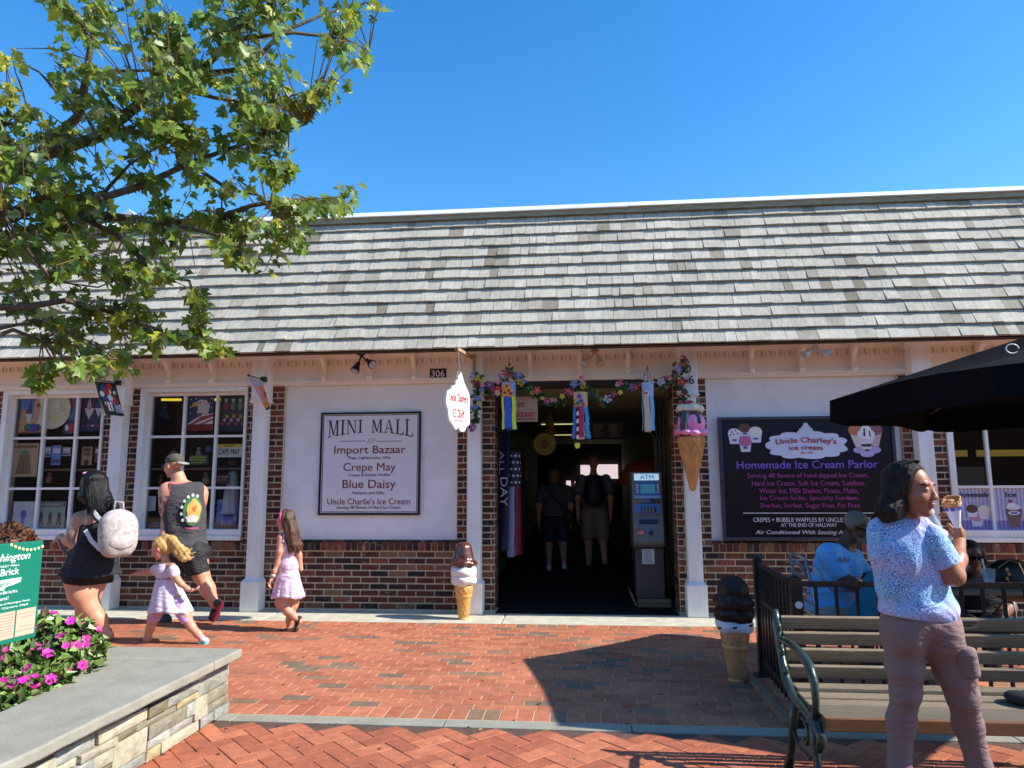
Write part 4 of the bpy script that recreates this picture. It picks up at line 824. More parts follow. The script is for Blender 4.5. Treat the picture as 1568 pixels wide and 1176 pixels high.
# ------------------------------------------------------------------ unseen buildings behind the camera, added to darken reflections in the window glass
o = empty('unseen_storefronts', (0, -25, 0), 'unseen brown brick storefronts behind the viewer, added to darken the window reflections', 'building')
w = MB().box(-34, 34, -27, -25, 0, 6.8).build('wall', mat('far_brick', srgb(120, 84, 66), .9, var=.2), o)
MB().box(-35, 35, -27.2, -24.6, 6.8, 7.2).build('roof_edge', M_board, o)
for k in range(10):
    for z0, z1 in ((.6, 2.8), (4.0, 5.8)): MB().box(-30+6.2*k, -27+6.2*k, -25, -24.95, z0, z1).build('window', mat('far_window', srgb(40, 48, 56), .3), w)
# ------------------------------------------------------------------ hall contents
o = empty('rear_window', P(905, 733, 12.9), 'bright daylit window at the far end of the dark hall', 'window')
def plate(o, x0, y0, x1, y1, Y, m, name='pane', t=.02):
    a, b = P(x0, y1, Y), P(x1, y0, Y); MB().box(a[0], b[0], Y, Y+t, a[2], b[2]).build(name, m, o)
day = mat('daylit_glass', (.8, .7, .75), .5, emit=((1, .86, .9), 1.1)); day = mat('daylit_pane', (.8, .7, .75), .5, emit=((1, .8, .84), .4))
plate(o, 889, 712, 905, 729, 12.9, day); plate(o, 921, 711, 946, 733, 12.9, day); plate(o, 905.5, 711, 920.5, 730, 12.9, day)
o = empty('rear_window', P(878, 749, 12.8), 'two small bright panes low at the far end of the hall', 'window'); plate(o, 867, 736, 874, 744, 12.8, day); plate(o, 880, 737, 890, 750, 12.8, day)
for k, (y, lab) in enumerate(((5.2, 'nearer fluorescent ceiling light in the hall'), (8.2, 'farther fluorescent ceiling light in the hall'))):
    o = empty('ceiling_light', (-.15, y, 2.6), lab, 'light'); MB().box(-.75, .45, y-.08, y+.08, 2.575, 2.618).build('housing', M_cream, o)
    MB().box(-.72, .42, y-.06, y+.06, 2.565, 2.574).build('diffuser', mat('tube_glow', (.8, .8, .5), .5, emit=((.8, .85, .35), .35)), o)
o = empty('menu_board', P(930, 672, 3.5), 'dark menu board hanging under the hall ceiling', 'menu board'); plate(o, 903, 644, 956, 673, 3.5, M_black, 'frame', .03)
plate(o, 905, 646, 954, 671, 3.49, mat('menu_face', srgb(70, 92, 96), .5), 'board', .008)
r = random.Random(3); t = MB()
for i in range(8):
    for (xa, xb) in ((907, 925), (931, 951)):
        a = P(xa+r.random()*3, 650+2.6*i, 3.485); b = P(xb-r.random()*8, 650+2.6*i, 3.485); t.box(a[0], b[0], 3.486, 3.488, a[2]-.005, a[2]+.005)
t.build('menu_lines', PR(190, 200, 196), o)['kind'] = 'stuff'
o = empty('hanging_board_sign', P(806, 645, .38), 'maroon lettered Import Bazaar board hanging inside the doorway, partly behind the yellow windsock', 'sign')
plate(o, 775, 607, 823, 646, .38, mat('faded_board', srgb(206, 186, 180), .6), 'board', .02)
band(o, 'Import', 781, 614, 803, 627, .375, redl); band(o, 'Bazaar', 783, 628, 820, 638, .375, redl); band(o, 'Flags, Lighthouses, Gifts', 781, 640, 820, 643.5, .375, Bk)
for x in (780, 818): MB().tube([P(x, 607, .39), P(x, 595, .39)], .004, 5).build('chain', M_black, o)
o = empty('orange_parasol', P(985, 745, 3.4), 'open orange parasol displayed deep in the hall on the right', 'parasol')
c = P(990, 742, 3.4); MB().lathe([(.48, 0), (.44, .16), (.3, .32), (.12, .4), (.01, .43)], c, 20, fr=lambda a, z: 1-.03*math.cos(8*a)).build('canopy', mat('orange_cloth', srgb(196, 96, 60), .7), o, smooth=True); MB().tube([c+(0, 0, .5), c+(0, 0, -1)], .012, 6).build('pole', M_black, o)
o = empty('yellow_fan', P(833, 690, 1.8), 'round yellow woven wall hanging on the left of the hall', 'decoration'); c = P(834, 680, 1.8); MB().tube([c, c+(0, .02, 0)], .16, 20).build('disc', PR(150, 140, 50), o); MB().tube([c+(0, -.01, 0), c], .06, 12).build('centre', PR(110, 90, 40), o)
o = empty('yellow_lantern', P(842, 660, 2.2), 'yellow teardrop lantern hanging high at the left of the hall', 'lantern'); c = P(842, 655, 2.2); MB().lathe([(.01, .22), (.05, .1), (.09, -.05), (.06, -.14), (.02, -.18)], c, 14).build('lantern_body', PR(150, 130, 50), o, smooth=True)
o = empty('merchandise_rack', (-1.05, 1.6, 0), 'dark rack of hanging souvenirs along the left wall of the hall', 'rack')
MB().bar((-1.15, .6, 2.1), (-1.15, 4.5, 2.1), .03).bar((-1.15, .6, 0), (-1.15, .6, 2.1), .03).bar((-1.15, 4.5, .1), (-1.15, 4.5, 2.1), .03).build('rail', M_black, o)
for k in range(22):
    y = .7+k*.17; z = random.uniform(1.1, 1.9); MB().box(-1.2, -1.0+random.uniform(0, .12), y, y+.1, z-random.uniform(.4, .7), z+.1).build('garment', PR(*random.choice([(50, 60, 50), (40, 44, 60), (70, 50, 44), (60, 56, 40), (38, 60, 58)])), o)
o = empty('merchandise_shelf', (1.0, 3.2, 0), 'dark shelf with stacked pale goods at the right of the hall', 'shelf')
for z in (.25, .6, .95, 1.3): MB().box(.8, 1.2, 2.2, 4.2, z-.02, z).build('shelf_board', M_dark, o)
for k in range(10): MB().ball((.86+.1*(k % 2), 2.3+.15*k, .32+(k % 3)*.07), (.1, .09, .05)).build('folded_item', PR(120, 126, 100), o, smooth=True)
o = empty('speaker', P(1000, 655, 2.4), 'small black speaker high on the hall wall', 'speaker'); c = P(1000, 657, 2.4); MB().prism([(-.1, 0), (.06, .16), (.06, -.16)], .14, (c[0], 2.5, c[2]), (1, 0, 0), (0, 0, 1)).build('cabinet', M_black, o)
o = empty('wooden_screen', P(1012, 700, 2.6), 'pale slatted wooden partition behind the ATM', 'partition')
for k in range(6):
    p = P(1003+6.5*k, 745, 1.5); MB().box(p[0], p[0]+.045, 1.5, 1.52, .1, 2.1-.02*abs(k-3)).build('slat', PR(120, 104, 74), o)
o = empty('conduit', (1.04, .5, 0), 'black conduit pipes running up beside the right brick jamb', 'pipe')
for k in range(3): MB().tube([(1.035-.045*k, .55, .05), (1.035-.045*k, .55, 2.5)], .014, 8).build('pipe', M_black, o)
# dark flag and stars windsock on the left
o = empty('banner_flag', P(769, 840, .42), 'tall navy feather flag with white lettering just inside the left jamb', 'flag')
q = [P(765, 640, .45), P(781, 650, .42), P(778, 842, .42), P(758, 842, .45)]
cloth(q, 8, 30, .8, [PR(26, 28, 62)], lambda u, v: 0, 'cloth', o, amp=.012)
lettering('DAY', P(766.5, 775, .385), P(777, 731, .385), PR(190, 190, 198), o, rot=True)
lettering('ALL', P(764.5, 726, .385), P(772, 690, .385), PR(150, 152, 166), o, rot=True)
def windsock(label, top, px0, px1, y0, y1, yb, Y, tails, bodym, deco=None, strings=True):
    """top: pixel of the hook; printed cylinder with ribbon tails"""
    c = P((px0+px1)/2, y1, Y); zt = P((px0+px1)/2, y0, Y)[2]; r = (P(px1, y1, Y)[0]-P(px0, y1, Y)[0])/2; zb2 = P((px0+px1)/2, yb, Y)[2]
    o = empty('windsock', (c[0], Y, zb2), label, 'windsock'); V = MB(); V.lathe([(r, c[2]), (r, zt)], (c[0], c[1], 0), 20); V.f = V.f[:-2]; V.mi = V.mi[:-2]; V.build('printed_tube', bodym, o, smooth=True)
    tp = P(*top, Y)
    if strings:
        s = MB()
        for a in (.5, 2.6, 4.7): s.tube([(c[0]+r*math.cos(a), c[1]+r*math.sin(a), zt), tp], .0025, 4)
        s.build('string', M_black, o)
    n = len(tails)
    for k, m in enumerate(tails):
        a0 = 2*math.pi*k/n; a1 = 2*math.pi*(k+.86)/n; sp = 1.0+.18*random.random(); sw = random.uniform(-.2, .35)*r; mb = MB(); N = 8
        for j in range(N+1):
            t = j/N; z = c[2]+(zb2-c[2])*t*(1 if k % 2 else .97)
            for a in (a0, (a0+a1)/2, a1): mb.v.append((c[0]+r*math.cos(a)*(1+(sp-1)*t)+sw*t+.004*math.sin(9*t+k), c[1]+r*math.sin(a)*(1+(sp-1)*t), z))
        K = len(mb.v); mb.v += [(x*1.0, y+.0012, z) for x, y, z in mb.v]
        for j in range(N):
            for i in range(2): b = 3*j+i; mb.f += [(b, b+3, b+4, b+1), (K+b, K+b+1, K+b+4, K+b+3)]; mb.mi += [0, 0]
        mb.build('ribbon', m, o, smooth=True)
    if deco: deco(o, c, r, zt)
    return o
rb = lambda r_, g_, b_: mat('ribbon_%d_%d_%d' % (r_, g_, b_), srgb(r_, g_, b_), .6)
ye, bl, db = rb(206, 222, 70), rb(40, 86, 190), rb(66, 84, 150)
def flowers_deco(cols, n, size):
    def f(o, c, r, zt):
        rr = random.Random(n)
        for k in range(n):
            a = -math.pi/2+rr.uniform(-1.2, 1.2); z = c[2]+(zt-c[2])*rr.uniform(.1, .8); p = np.array([c[0]+(r+.002)*math.cos(a), c[1]+(r+.002)*math.sin(a), z]); d = np.array([math.cos(a), math.sin(a), 0]); t = np.array([-d[1], d[0], 0])
            out = [p+t*size*(1+.25*math.cos(8*q))*math.cos(q)+np.array([0, 0, 1])*size*(1+.25*math.cos(8*q))*math.sin(q)-d*.15*size*abs(math.cos(q)) for q in np.linspace(0, 6.28, 17)[:-1]]
            MB().add([p+d*.004]+out, [(0, 1+i, 1+(i+1) % 16) for i in range(16)]).add([p+d*.006+t*size*.4*math.cos(q)+np.array([0, 0, 1])*size*.4*math.sin(q) for q in np.linspace(0, 6.28, 9)[:-1]], [tuple(range(8))], 1).build('printed_flower', [cols[k % len(cols)], PR(96, 44, 30)], o)
    return f
windsock('sunflower windsock with yellow and blue tails, leftmost in the doorway', (778, 561), 768, 790, 586, 607, 658, -.4, [ye, bl, db, ye, bl, ye], rb(120, 150, 214), flowers_deco([PR(236, 160, 40), PR(226, 140, 30)], 7, .042))
windsock('flip flop windsock with turquoise and magenta tails in the middle of the doorway', (888, 582), 878, 900, 601, 623, 672, -.4, [rb(40, 150, 206), Wt, rb(200, 44, 130), rb(60, 120, 206), rb(190, 50, 90), rb(40, 150, 206)], rb(206, 160, 130), flowers_deco([PR(60, 140, 70), PR(214, 90, 60), PR(60, 90, 190), PR(220, 180, 60)], 7, .026))
windsock('pale beach windsock with light blue and tan tails, rightmost in the doorway', (991, 560), 983, 1001, 586, 607, 661, -.4, [rb(130, 200, 230), rb(206, 176, 156), rb(120, 190, 226), rb(214, 190, 170), rb(110, 180, 220)], rb(150, 180, 220), flowers_deco([PR(214, 190, 176), PR(226, 222, 214)], 4, .03))
o = empty('fish_toy', P(884, 686, -.42), 'little black white and yellow fish charm dangling from the middle windsock', 'ornament')
for k in range(8): c = P(884.5, 627+6*k, -.5); MB().obox(c, (.012, 0, .004), (0, .004, 0), (0, 0, .022)).build('spiral_piece', (Bk, Wt)[k % 2], o)
c = P(884, 681, -.5); MB().obox(c, (.028, 0, 0), (0, .008, 0), (0, 0, .02)).obox(c-(0, 0, .03), (.02, 0, 0), (0, .006, 0), (0, 0, .01)).build('fish_body', PR(220, 216, 60), o, bevel=.004)
def stars(o, c, r, zt):
    for i in range(5):
        for j in range(4):
            a = -math.pi/2-.95+.62*j+(.3 if i % 2 else 0); z = c[2]+(zt-c[2])*(.12+.19*i); p = np.array([c[0]+(r+.003)*math.cos(a), c[1]+(r+.003)*math.sin(a), z]); t = np.array([-math.sin(a), math.cos(a), 0]); s = .022
            MB().add([p+(t*math.sin(q*.6283)+np.array([0, 0, 1])*math.cos(q*.6283))*s*(1 if q % 2 == 0 else .42) for q in range(10)], [tuple(range(9, -1, -1))]).build('printed_star', wht, o)
windsock('long stars and stripes windsock hanging in the left of the doorway', (783, 660), 777, 798, 692, 745, 852, .6, [rb(150, 30, 50), rb(150, 156, 206), rb(140, 24, 44), rb(160, 164, 210), rb(120, 20, 40)], rb(28, 34, 70), stars)
# ------------------------------------------------------------------ flower garland round the doorway
gar = empty('flower_garland', P(885, 620, -.25), 'artificial flower and leaf garland swagged round the top of the doorway', 'garland')
path = [(726, 655), (727, 640), (731, 622), (729, 604), (736, 590), (730, 576), (741, 590), (752, 601), (764, 598), (772, 582), (780, 567), (792, 578), (803, 588), (818, 600), (834, 612), (850, 620), (866, 610), (878, 596), (890, 586), (900, 597), (912, 611), (926, 616), (940, 606), (950, 594), (962, 590), (976, 596), (990, 585), (1002, 588), (1016, 590), (1028, 582), (1036, 566), (1044, 556), (1046, 572), (1043, 590), (1047, 606), (1045, 622), (1046, 640)]
pts = []
for a, b in zip(path, path[1:]):
    for k in range(4): t = k/4; pts.append(np.array(P(a[0]*(1-t)+b[0]*t, a[1]*(1-t)+b[1]*t, -.27))+RNG.normal(0, .008, 3))
MB().tube(pts, .005, 5).build('vine', mat('vine', srgb(60, 70, 40), .8), gar)
lv = MB(); leafc = [mat('garland_leaf', srgb(74, 112, 52), .5, rand=.5), mat('garland_leaf_dark', srgb(44, 76, 40), .5, rand=.4)]
def leaf_shape(mb, p, d, n, L, W, m=0, fold=.25):
    d = d/np.linalg.norm(d); s = np.cross(n, d); s /= np.linalg.norm(s)+1e-9; n = np.cross(d, s)
    mb.add([p, p+d*L*.45+s*W/2+n*W*fold, p+d*L, p+d*L*.45-s*W/2+n*W*fold, p+d*L*.5], [(0, 4, 1), (1, 4, 2), (0, 3, 4), (3, 2, 4)], m)
for i, p in enumerate(pts):
    for k in range(8):
        d = RNG.normal(0, 1, 3)+np.array([0, -.3, 0]); q = p+RNG.normal(0, .018, 3); leaf_shape(lv, q, d, np.array([0, -1., .5]), RNG.uniform(.035, .07), RNG.uniform(.025, .045), int(RNG.random() < .4))
lv.build('leaves', leafc, gar)['kind'] = 'stuff'
fcol = [(176, 40, 96), (226, 200, 60), (226, 150, 170), (214, 206, 224), (150, 80, 170), (200, 60, 90), (236, 190, 170), (120, 130, 200)]
def flower(mb, p, n, r, petals=5, m=0, mc=1):
    n = n/np.linalg.norm(n); t = np.cross(n, (0, 0, 1.)); t /= np.linalg.norm(t)+1e-9; b = np.cross(n, t)
    for k in range(petals):
        a = 6.283*k/petals+.3; e = lambda q, rr, h: p+(t*math.cos(q)+b*math.sin(q))*rr+n*h
        mb.add([p, e(a-.5, r*.75, r*.25), e(a, r, r*.3), e(a+.5, r*.75, r*.25)], [(0, 1, 2), (0, 2, 3)], m)
    mb.add([p+n*r*.35]+[p+n*r*.18+(t*math.cos(q)+b*math.sin(q))*r*.22 for q in np.linspace(0, 6.28, 7)[:-1]], [(0, 1+i, 1+(i+1) % 6) for i in range(6)], mc)
spots = list(range(1, len(pts), 2))+[20, 21, 36, 38, 72, 74, 104, 106, 124, 126]
for i in spots:
    p = pts[min(i, len(pts)-1)]+RNG.normal(0, .03, 3)+(0, -.04, 0); mb = MB(); flower(mb, p, np.array([RNG.normal(0, .4), -1, RNG.normal(.2, .4)]), RNG.uniform(.028, .055)); mb.build('flower', [PR(*fcol[RNG.integers(len(fcol))]), PR(226, 190, 70)], gar)
# ------------------------------------------------------------------ cash machine
am = empty('atm', P(996, 918, .42), 'grey cash machine with lit blue ATM panel standing on timber in the doorway', 'cash machine')
Ya = .42; xz = lambda x, y, Y=Ya: (P(x, y, Y)[0], P(x, y, Y)[2]); aL = P(969, 800, Ya)[0]; aR = P(1017, 800, Ya)[0]; zT = P(993, 722, Ya)[2]; zB = P(997, 917, Ya)[2]; zM = P(995, 836, Ya)[2]; cx = (aL+aR)/2; hw = (aR-aL)/2
gm = mat('atm_grey', srgb(112, 108, 106), .35, metal=.3, bump=.03); gd = mat('atm_dark', srgb(66, 64, 68), .45, metal=.2); bp_ = mat('atm_blue', srgb(70, 120, 190), .3)
h = MB(); pr_ = [(Ya+.05, zT), (Ya+.5, zT), (Ya+.5, zM-.02), (Ya+.08, zM-.04), (Ya-.03, zM+.0), (Ya-.06, zM+.04), (Ya-.05, zM+.1), (Ya+.0, zM+.34)]; n = len(pr_)
h.add([(aL, y, z) for y, z in pr_]+[(aR, y, z) for y, z in pr_], [tuple(range(n-1, -1, -1)), tuple(range(n, 2*n))]+[(i, (i+1) % n, n+(i+1) % n, n+i) for i in range(n)]); h.build('upper_housing', gm, am, bevel=.015)
MB().box(aL+.02, aR-.01, Ya+.03, Ya+.5, zB, zM-.03).build('cabinet', gd, am, bevel=.008)
def ap(name, x0, x1, z0, z1, m, dy=0.0, t=.02):
    """piece on the sloping face; z measured from the housing bottom"""
    f = lambda z: Ya+(-.05+.05*(z-.1)/.24 if z < .34 else .05*(z-.34)/max(zT-zM-.34, .01))
    a, b = f(z0), f(z1); d = .012+dy; mb = MB()
    mb.add([(cx+x0*hw, a-d, zM+z0), (cx+x1*hw, a-d, zM+z0), (cx+x1*hw, b-d, zM+z1), (cx+x0*hw, b-d, zM+z1), (cx+x0*hw, a+t, zM+z0), (cx+x1*hw, a+t, zM+z0), (cx+x1*hw, b+t, zM+z1), (cx+x0*hw, b+t, zM+z1)], [(0, 1, 2, 3), (7, 6, 5, 4), (0, 4, 5, 1), (1, 5, 6, 2), (2, 6, 7, 3), (3, 7, 4, 0)])
    return mb.build(name, m, am, bevel=.004)
HT = zT-zM
ap('sign_panel', -.82, .78, HT-.105, HT-.025, mat('atm_sign', srgb(190, 214, 230), .4, emit=(srgb(170, 210, 236), .35)))
zf = Ya+.035; lettering('ATM', (cx-.45*hw, zf-.012-.016, zT-.09), (cx+.42*hw, zf-.012-.016, zT-.04), PR(40, 90, 180), am, bold=.02)
ap('upper_panel', -.84, .84, .44*HT+.19, HT-.115, bp_); ap('screen', -.42, .5, HT-.26, HT-.15, mat('atm_screen', srgb(40, 90, 110), .15, emit=(srgb(60, 120, 150), .25)), .008)
for k in range(4):
    ap('button', -.72, -.56, HT-.25+.027*k, HT-.235+.027*k, Wt, .006); ap('button', .62, .76, HT-.25+.027*k, HT-.235+.027*k, Wt, .006)
ap('card_ledge', -.84, .84, HT-.32, HT-.285, mat('atm_light_blue', srgb(120, 176, 226), .3), .015); ap('card_reader', -.1, .75, HT-.375, HT-.33, gd, .01); ap('badge', -.18, .16, HT-.37, HT-.33, bp_, .02)
ap('keypad_panel', -.84, .84, HT-.5, HT-.385, bp_, .0); ap('keypad', -.45, .5, HT-.49, HT-.43, gd, .012)
for i in range(4):
    for j in range(3): ap('key', -.36+.2*i, -.24+.2*i, HT-.483+.018*j, HT-.47+.018*j, mat('key_steel', srgb(150, 156, 162), .3, metal=.6), .018)
ap('cash_slot', -.6, .6, .26, .31, M_black, .006); ap('sticker', -.78, -.3, .13, .19, PR(206, 70, 56), .004)
lettering('100', (cx-.72*hw, Ya-.062, zM+.14), (cx-.36*hw, Ya-.062, zM+.175), PR(240, 220, 200), am)
MB().tube([(cx+.12*hw, Ya-.045, zM+.16), (cx+.12*hw, Ya-.075, zM+.16)], .026, 14).build('receipt_knob', mat('knob_blue', srgb(40, 50, 70), .3), am)
a = xz(984, 864); b = xz(1002, 841); MB().box(a[0], b[0], Ya+.024, Ya+.03, a[1], b[1]).build('notice', PR(196, 200, 210), am)
nb = MB()
for k in range(9): nb.box(a[0]+.02, b[0]-.02-.01*(k % 3), Ya+.0225, Ya+.0235, a[1]+.02+.017*k, a[1]+.026+.017*k)
nb.build('notice_text', PR(90, 96, 120), am)['kind'] = 'stuff'
o = empty('timber_plinth', P(998, 930, .4), 'two stacked timber planks in the doorway, beneath the cash machine', 'timber')
tm = mat('old_timber', srgb(140, 112, 84), .85, var=.35, vscale=8, stretch=(1, 1, 12), bump=.3); zb0 = P(998, 931, Ya)[2]
for k in range(2): z0 = zb0+k*(zB-zb0)/2; MB().box(aL+.03, aR+.05, Ya-.02, Ya+.45, z0+.002, z0+(zB-zb0)/2-.002).build('plank', tm, o, bevel=.004)
MB().obox((aL-.02, Ya+.2, zB-.0), (.012, 0, .0), (0, .24, 0), (.03, 0, -.075)).build('side_plank', tm, o)
# ------------------------------------------------------------------ ice cream statues
cone_m = mat('cone_tan', srgb(226, 170, 92), .45, var=.12, vscale=12, coat=.3); choc = mat('chocolate_gloss', srgb(96, 46, 26), .22, coat=.8, bump=.5, bscale=26); vanilla = mat('vanilla_white', srgb(228, 226, 220), .4, bump=.9, bscale=22)
def soft_cone(label, base, H, zc, scoops, Rm, cm, scm, chip=False):
    """cake cone statue: zc = cone height; scoops = [(z, r, rz, material index)]"""
    o = empty('ice_cream_statue', base, label, 'statue'); b = np.array(base); s = zc
    prof = [(.62, 0), (.64, .03), (.60, .05), (.57, .06), (.80, .60), (.86, .63), (.96, .66), (.98, .70), (.94, .73), (.97, .76), (1.06, .97), (1.0, 1.0), (.3, 1.02)]
    c = MB().lathe([(r*Rm, z*s) for r, z in prof], b, 40).build('cone', cm, o, smooth='auto')
    for lo, hi, r0, r1, nn, tw in ((.07, .60, .575, .80, 12, .62), (.76, .93, .975, 1.045, 12, .22)):
        for sg_ in (-1, 1):
            for k in range(nn):
                a0 = 6.283*k/nn; L = []
                for j in range(7):
                    t = j/6; a = a0+sg_*t*tw*1.6; r = (r0+(r1-r0)*t)*Rm+.001; L.append(b+(r*math.cos(a), r*math.sin(a), (lo+(hi-lo)*t)*s))
                MB().tube(L, Rm*.028, 5).build('waffle_rib', cm, c, smooth=True)
    for k, (z, r, rz, m) in enumerate(scoops):
        S = Sdf(.02)
        for j in range(14):
            a = 6.283*j/14; S.ell(b+(r*.62*math.cos(a), r*.62*math.sin(a), z+random.uniform(-.012, .012)), (r*.4, r*.4, rz*random.uniform(.85, 1.08)))
        S.ell(b+(0, 0, z), (r*.8, r*.8, rz)); ph = k*1.7
        S.warp(lambda X, Y, Z, ph=ph: .004*np.sin(38*X+9*Z+ph)*np.sin(33*Y+20*Z)+.003*np.sin(70*Z+25*X+ph))
        skin_obj('scoop', [(S, .009)], [scm[m]], o)
    return o
tpS = soft_cone('cone statue with glossy brown scoop over two white scoops, beside the left door column', (-1.283, -.46, 0), .82, .36, [(.42, .138, .062, 0), (.505, .142, .062, 0)], .095, cone_m, [vanilla])
b = np.array([-1.283, -.46, 0]); S = Sdf(.03).ell(b+(0, 0, .66), (.105, .105, .12)).ell(b+(0, 0, .60), (.135, .135, .055)).ell(b+(.0, 0, .75), (.085, .085, .07))
for j in range(9): a = j*.7; S.ell(b+(.12*math.cos(a), .12*math.sin(a), .585+.01*(j % 2)), (.03, .03, .028), k=.015)
S.warp(lambda X, Y, Z: .004*np.sin(60*X+20*Z)*np.sin(52*Y-16*Z)); skin_obj('scoop', [(S, .008)], [choc], tpS)
dk_choc = mat('dark_chocolate', srgb(46, 26, 22), .5, spec=.3, bump=1., bscale=22); blue_v = mat('chip_vanilla', srgb(214, 216, 222), .5, bump=1, bscale=30)
c2 = soft_cone('large cone statue with dark chocolate swirls over white, by the iron fence', (1.12, -2.72, 0), .8, .355, [(.395, .135, .055, 1), (.475, .142, .065, 0), (.555, .142, .07, 0)], .098, mat('cone_brown', srgb(206, 150, 96), .5, var=.15, vscale=12), [dk_choc, blue_v])
b = np.array([1.12, -2.72, 0]); S = Sdf(.03).ell(b+(0, 0, .64), (.115, .115, .115)); S.warp(lambda X, Y, Z: .003*np.sin(50*X)*np.sin(45*Y)); skin_obj('scoop', [(S, .008)], [dk_choc], c2)
ck = MB()
for a, z in ((-1.75, .40), (-.8, .41), (-2.6, .385)): ck.obox(b+(.137*math.cos(a), .137*math.sin(a), z), (.014, 0, .002), (0, .006, 0), (.001, 0, .007))
ck.build('chocolate_chip', M_black, c2)['kind'] = 'stuff'
# big sundae cone hanging on the column
sb = P(1061, 752, -.36); sd_ = empty('sundae_sign', sb, 'giant waffle cone with pink ice cream, fudge and a cherry mounted on the column', 'sign')
zs_ = lambda y: P(1061, y, -.36)[2]; c = np.array([sb[0], -.37, 0]); zt_ = zs_(672); r0 = .155
cn = MB().lathe([(.015, sb[2]), (.03, sb[2]+.015), (r0*.98, zt_), (r0*.9, zt_+.02)], c, 40).build('waffle_cone', mat('waffle', srgb(206, 150, 84), .4, var=.25, vscale=12, coat=.2), sd_, smooth='auto')
for sg_ in (-1, 1):
    for k in range(9):
        L = []
        for j in range(14): t = j/13; a = 6.283*k/9+sg_*t*2.3; L.append(c+((.03+(r0-.03)*t)*math.cos(a), (.03+(r0-.03)*t)*math.sin(a), sb[2]+.03+(zt_-sb[2]-.03)*t))
        MB().tube(L, .0055, 5).build('waffle_rib', MATS['waffle'], cn, smooth=True)
S = Sdf(.018); zp = zs_(655); S.ell(c+(0, 0, zp+.03), (.145, .145, .13))
for j in range(7): a = 6.283*j/7+.3; S.ell(c+(.088*math.cos(a), .088*math.sin(a), zp+.05), (.082, .082, .10))
for j in range(9): a = 6.283*j/9; S.ell(c+(.135*math.cos(a), .135*math.sin(a), zp-.055+.012*math.sin(2*a+1)), (.058, .058, .036))
skin_obj('pink_scoop', [(S, .008)], [mat('strawberry', srgb(238, 140, 190), .4, coat=.3)], sd_)
S = Sdf(.02).ell(c+(0, 0, zp+.155), (.13, .13, .05))
for a, l in ((-1.1, .1), (-2.1, .2), (-2.3, .17), (.2, .12), (1.2, .15), (2.4, .16), (3.4, .1)):
    S.cap(c+(.12*math.cos(a), .12*math.sin(a), zp+.15), c+(.17*math.cos(a), .17*math.sin(a), zp+.15-l), .022 if abs(a+2.2) > .3 else .038, .02)
skin_obj('fudge', [(S, .007)], [mat('fudge', srgb(70, 36, 26), .2, coat=.8)], sd_)
S = Sdf(.02)
for j in range(9): a = 6.283*j/9; S.ell(c+(.1*math.cos(a), .1*math.sin(a), zp+.205+.01*(j % 2)), (.056, .056, .046))
S.ell(c+(0, 0, zp+.22), (.09, .09, .04)).warp(lambda X, Y, Z: .003*np.sin(120*X)*np.sin(110*Y)*np.sin(100*Z)); skin_obj('whipped_cream', [(S, .007)], [mat('whipped', srgb(226, 216, 196), .5, var=.15, vscale=60)], sd_)
MB().ball(c+(.0, -.02, zp+.265), (.048, .048, .036), 16).build('cherry', mat('cherry', srgb(190, 24, 30), .2, coat=.8), sd_, smooth=True)
MB().tube([c+(0, .05, zp-.1), (c[0], -.18, zp-.1)], .012, 8).build('mount', M_black, sd_)
# ------------------------------------------------------------------ iron fence round the tables
iron = mat('black_iron', srgb(24, 24, 26), .35, coat=.3, bump=.08, bscale=40)
fc = empty('iron_fence', (1.31, -3.74, 0), 'black iron picket fence round the outdoor tables', 'fence')
FA, FB = np.array([1.345, -2.57, 0]), np.array([1.30, -3.70, 0]); FT = .865
def post(p, h, w=.055):
    o = MB().box(p[0]-w/2, p[0]+w/2, p[1]-w/2, p[1]+w/2, .0, h).build('fence_post', iron, fc, bevel=.004); MB().ball((p[0], p[1], h+.008), (w*.42, w*.42, .014), 10).build('post_cap', iron, o, smooth=True); MB().box(p[0]-w*.9, p[0]+w*.9, p[1]-w*.9, p[1]+w*.9, .004, .014).build('foot_plate', iron, o)
def run(a, b, n):
    a, b = np.array(a, float), np.array(b, float); 
    for z in (FT-.04, FT-.30, .12): MB().bar(a+(0, 0, z), b+(0, 0, z), .022, .034).build('rail', iron, fc)
    for k in range(1, n): p = a+(b-a)*k/n; MB().box(p[0]-.0085, p[0]+.0085, p[1]-.0085, p[1]+.0085, .05, FT-.04).build('picket', iron, fc)
post(FA, FT+.01, .06); post(FB, FT, .07); run(FA, FB, 11)
FC = np.array([5.4, -3.70, 0]); run(FB, FC, 34); post(np.array([3.35, -3.70, 0]), FT); run(FA+(0, 0, 0), (1.36, -.2, 0), 20) if False else None
MB().tube([(1.345-.04, -3.737, FT-.16), (1.345-.04, -3.741, FT-.16)], .022, 16).build('reflector', mat('reflector', srgb(210, 210, 214), .3), fc)
# timber edging under the fence
ed = empty('timber_edging', (1.27, -3.1, 0), 'grey weathered timber edging at the foot of the iron fence', 'edging')
MB().bar((1.23, -2.5, .012), (1.215, -3.72, .012), .05, .045).build('board', tm, ed)
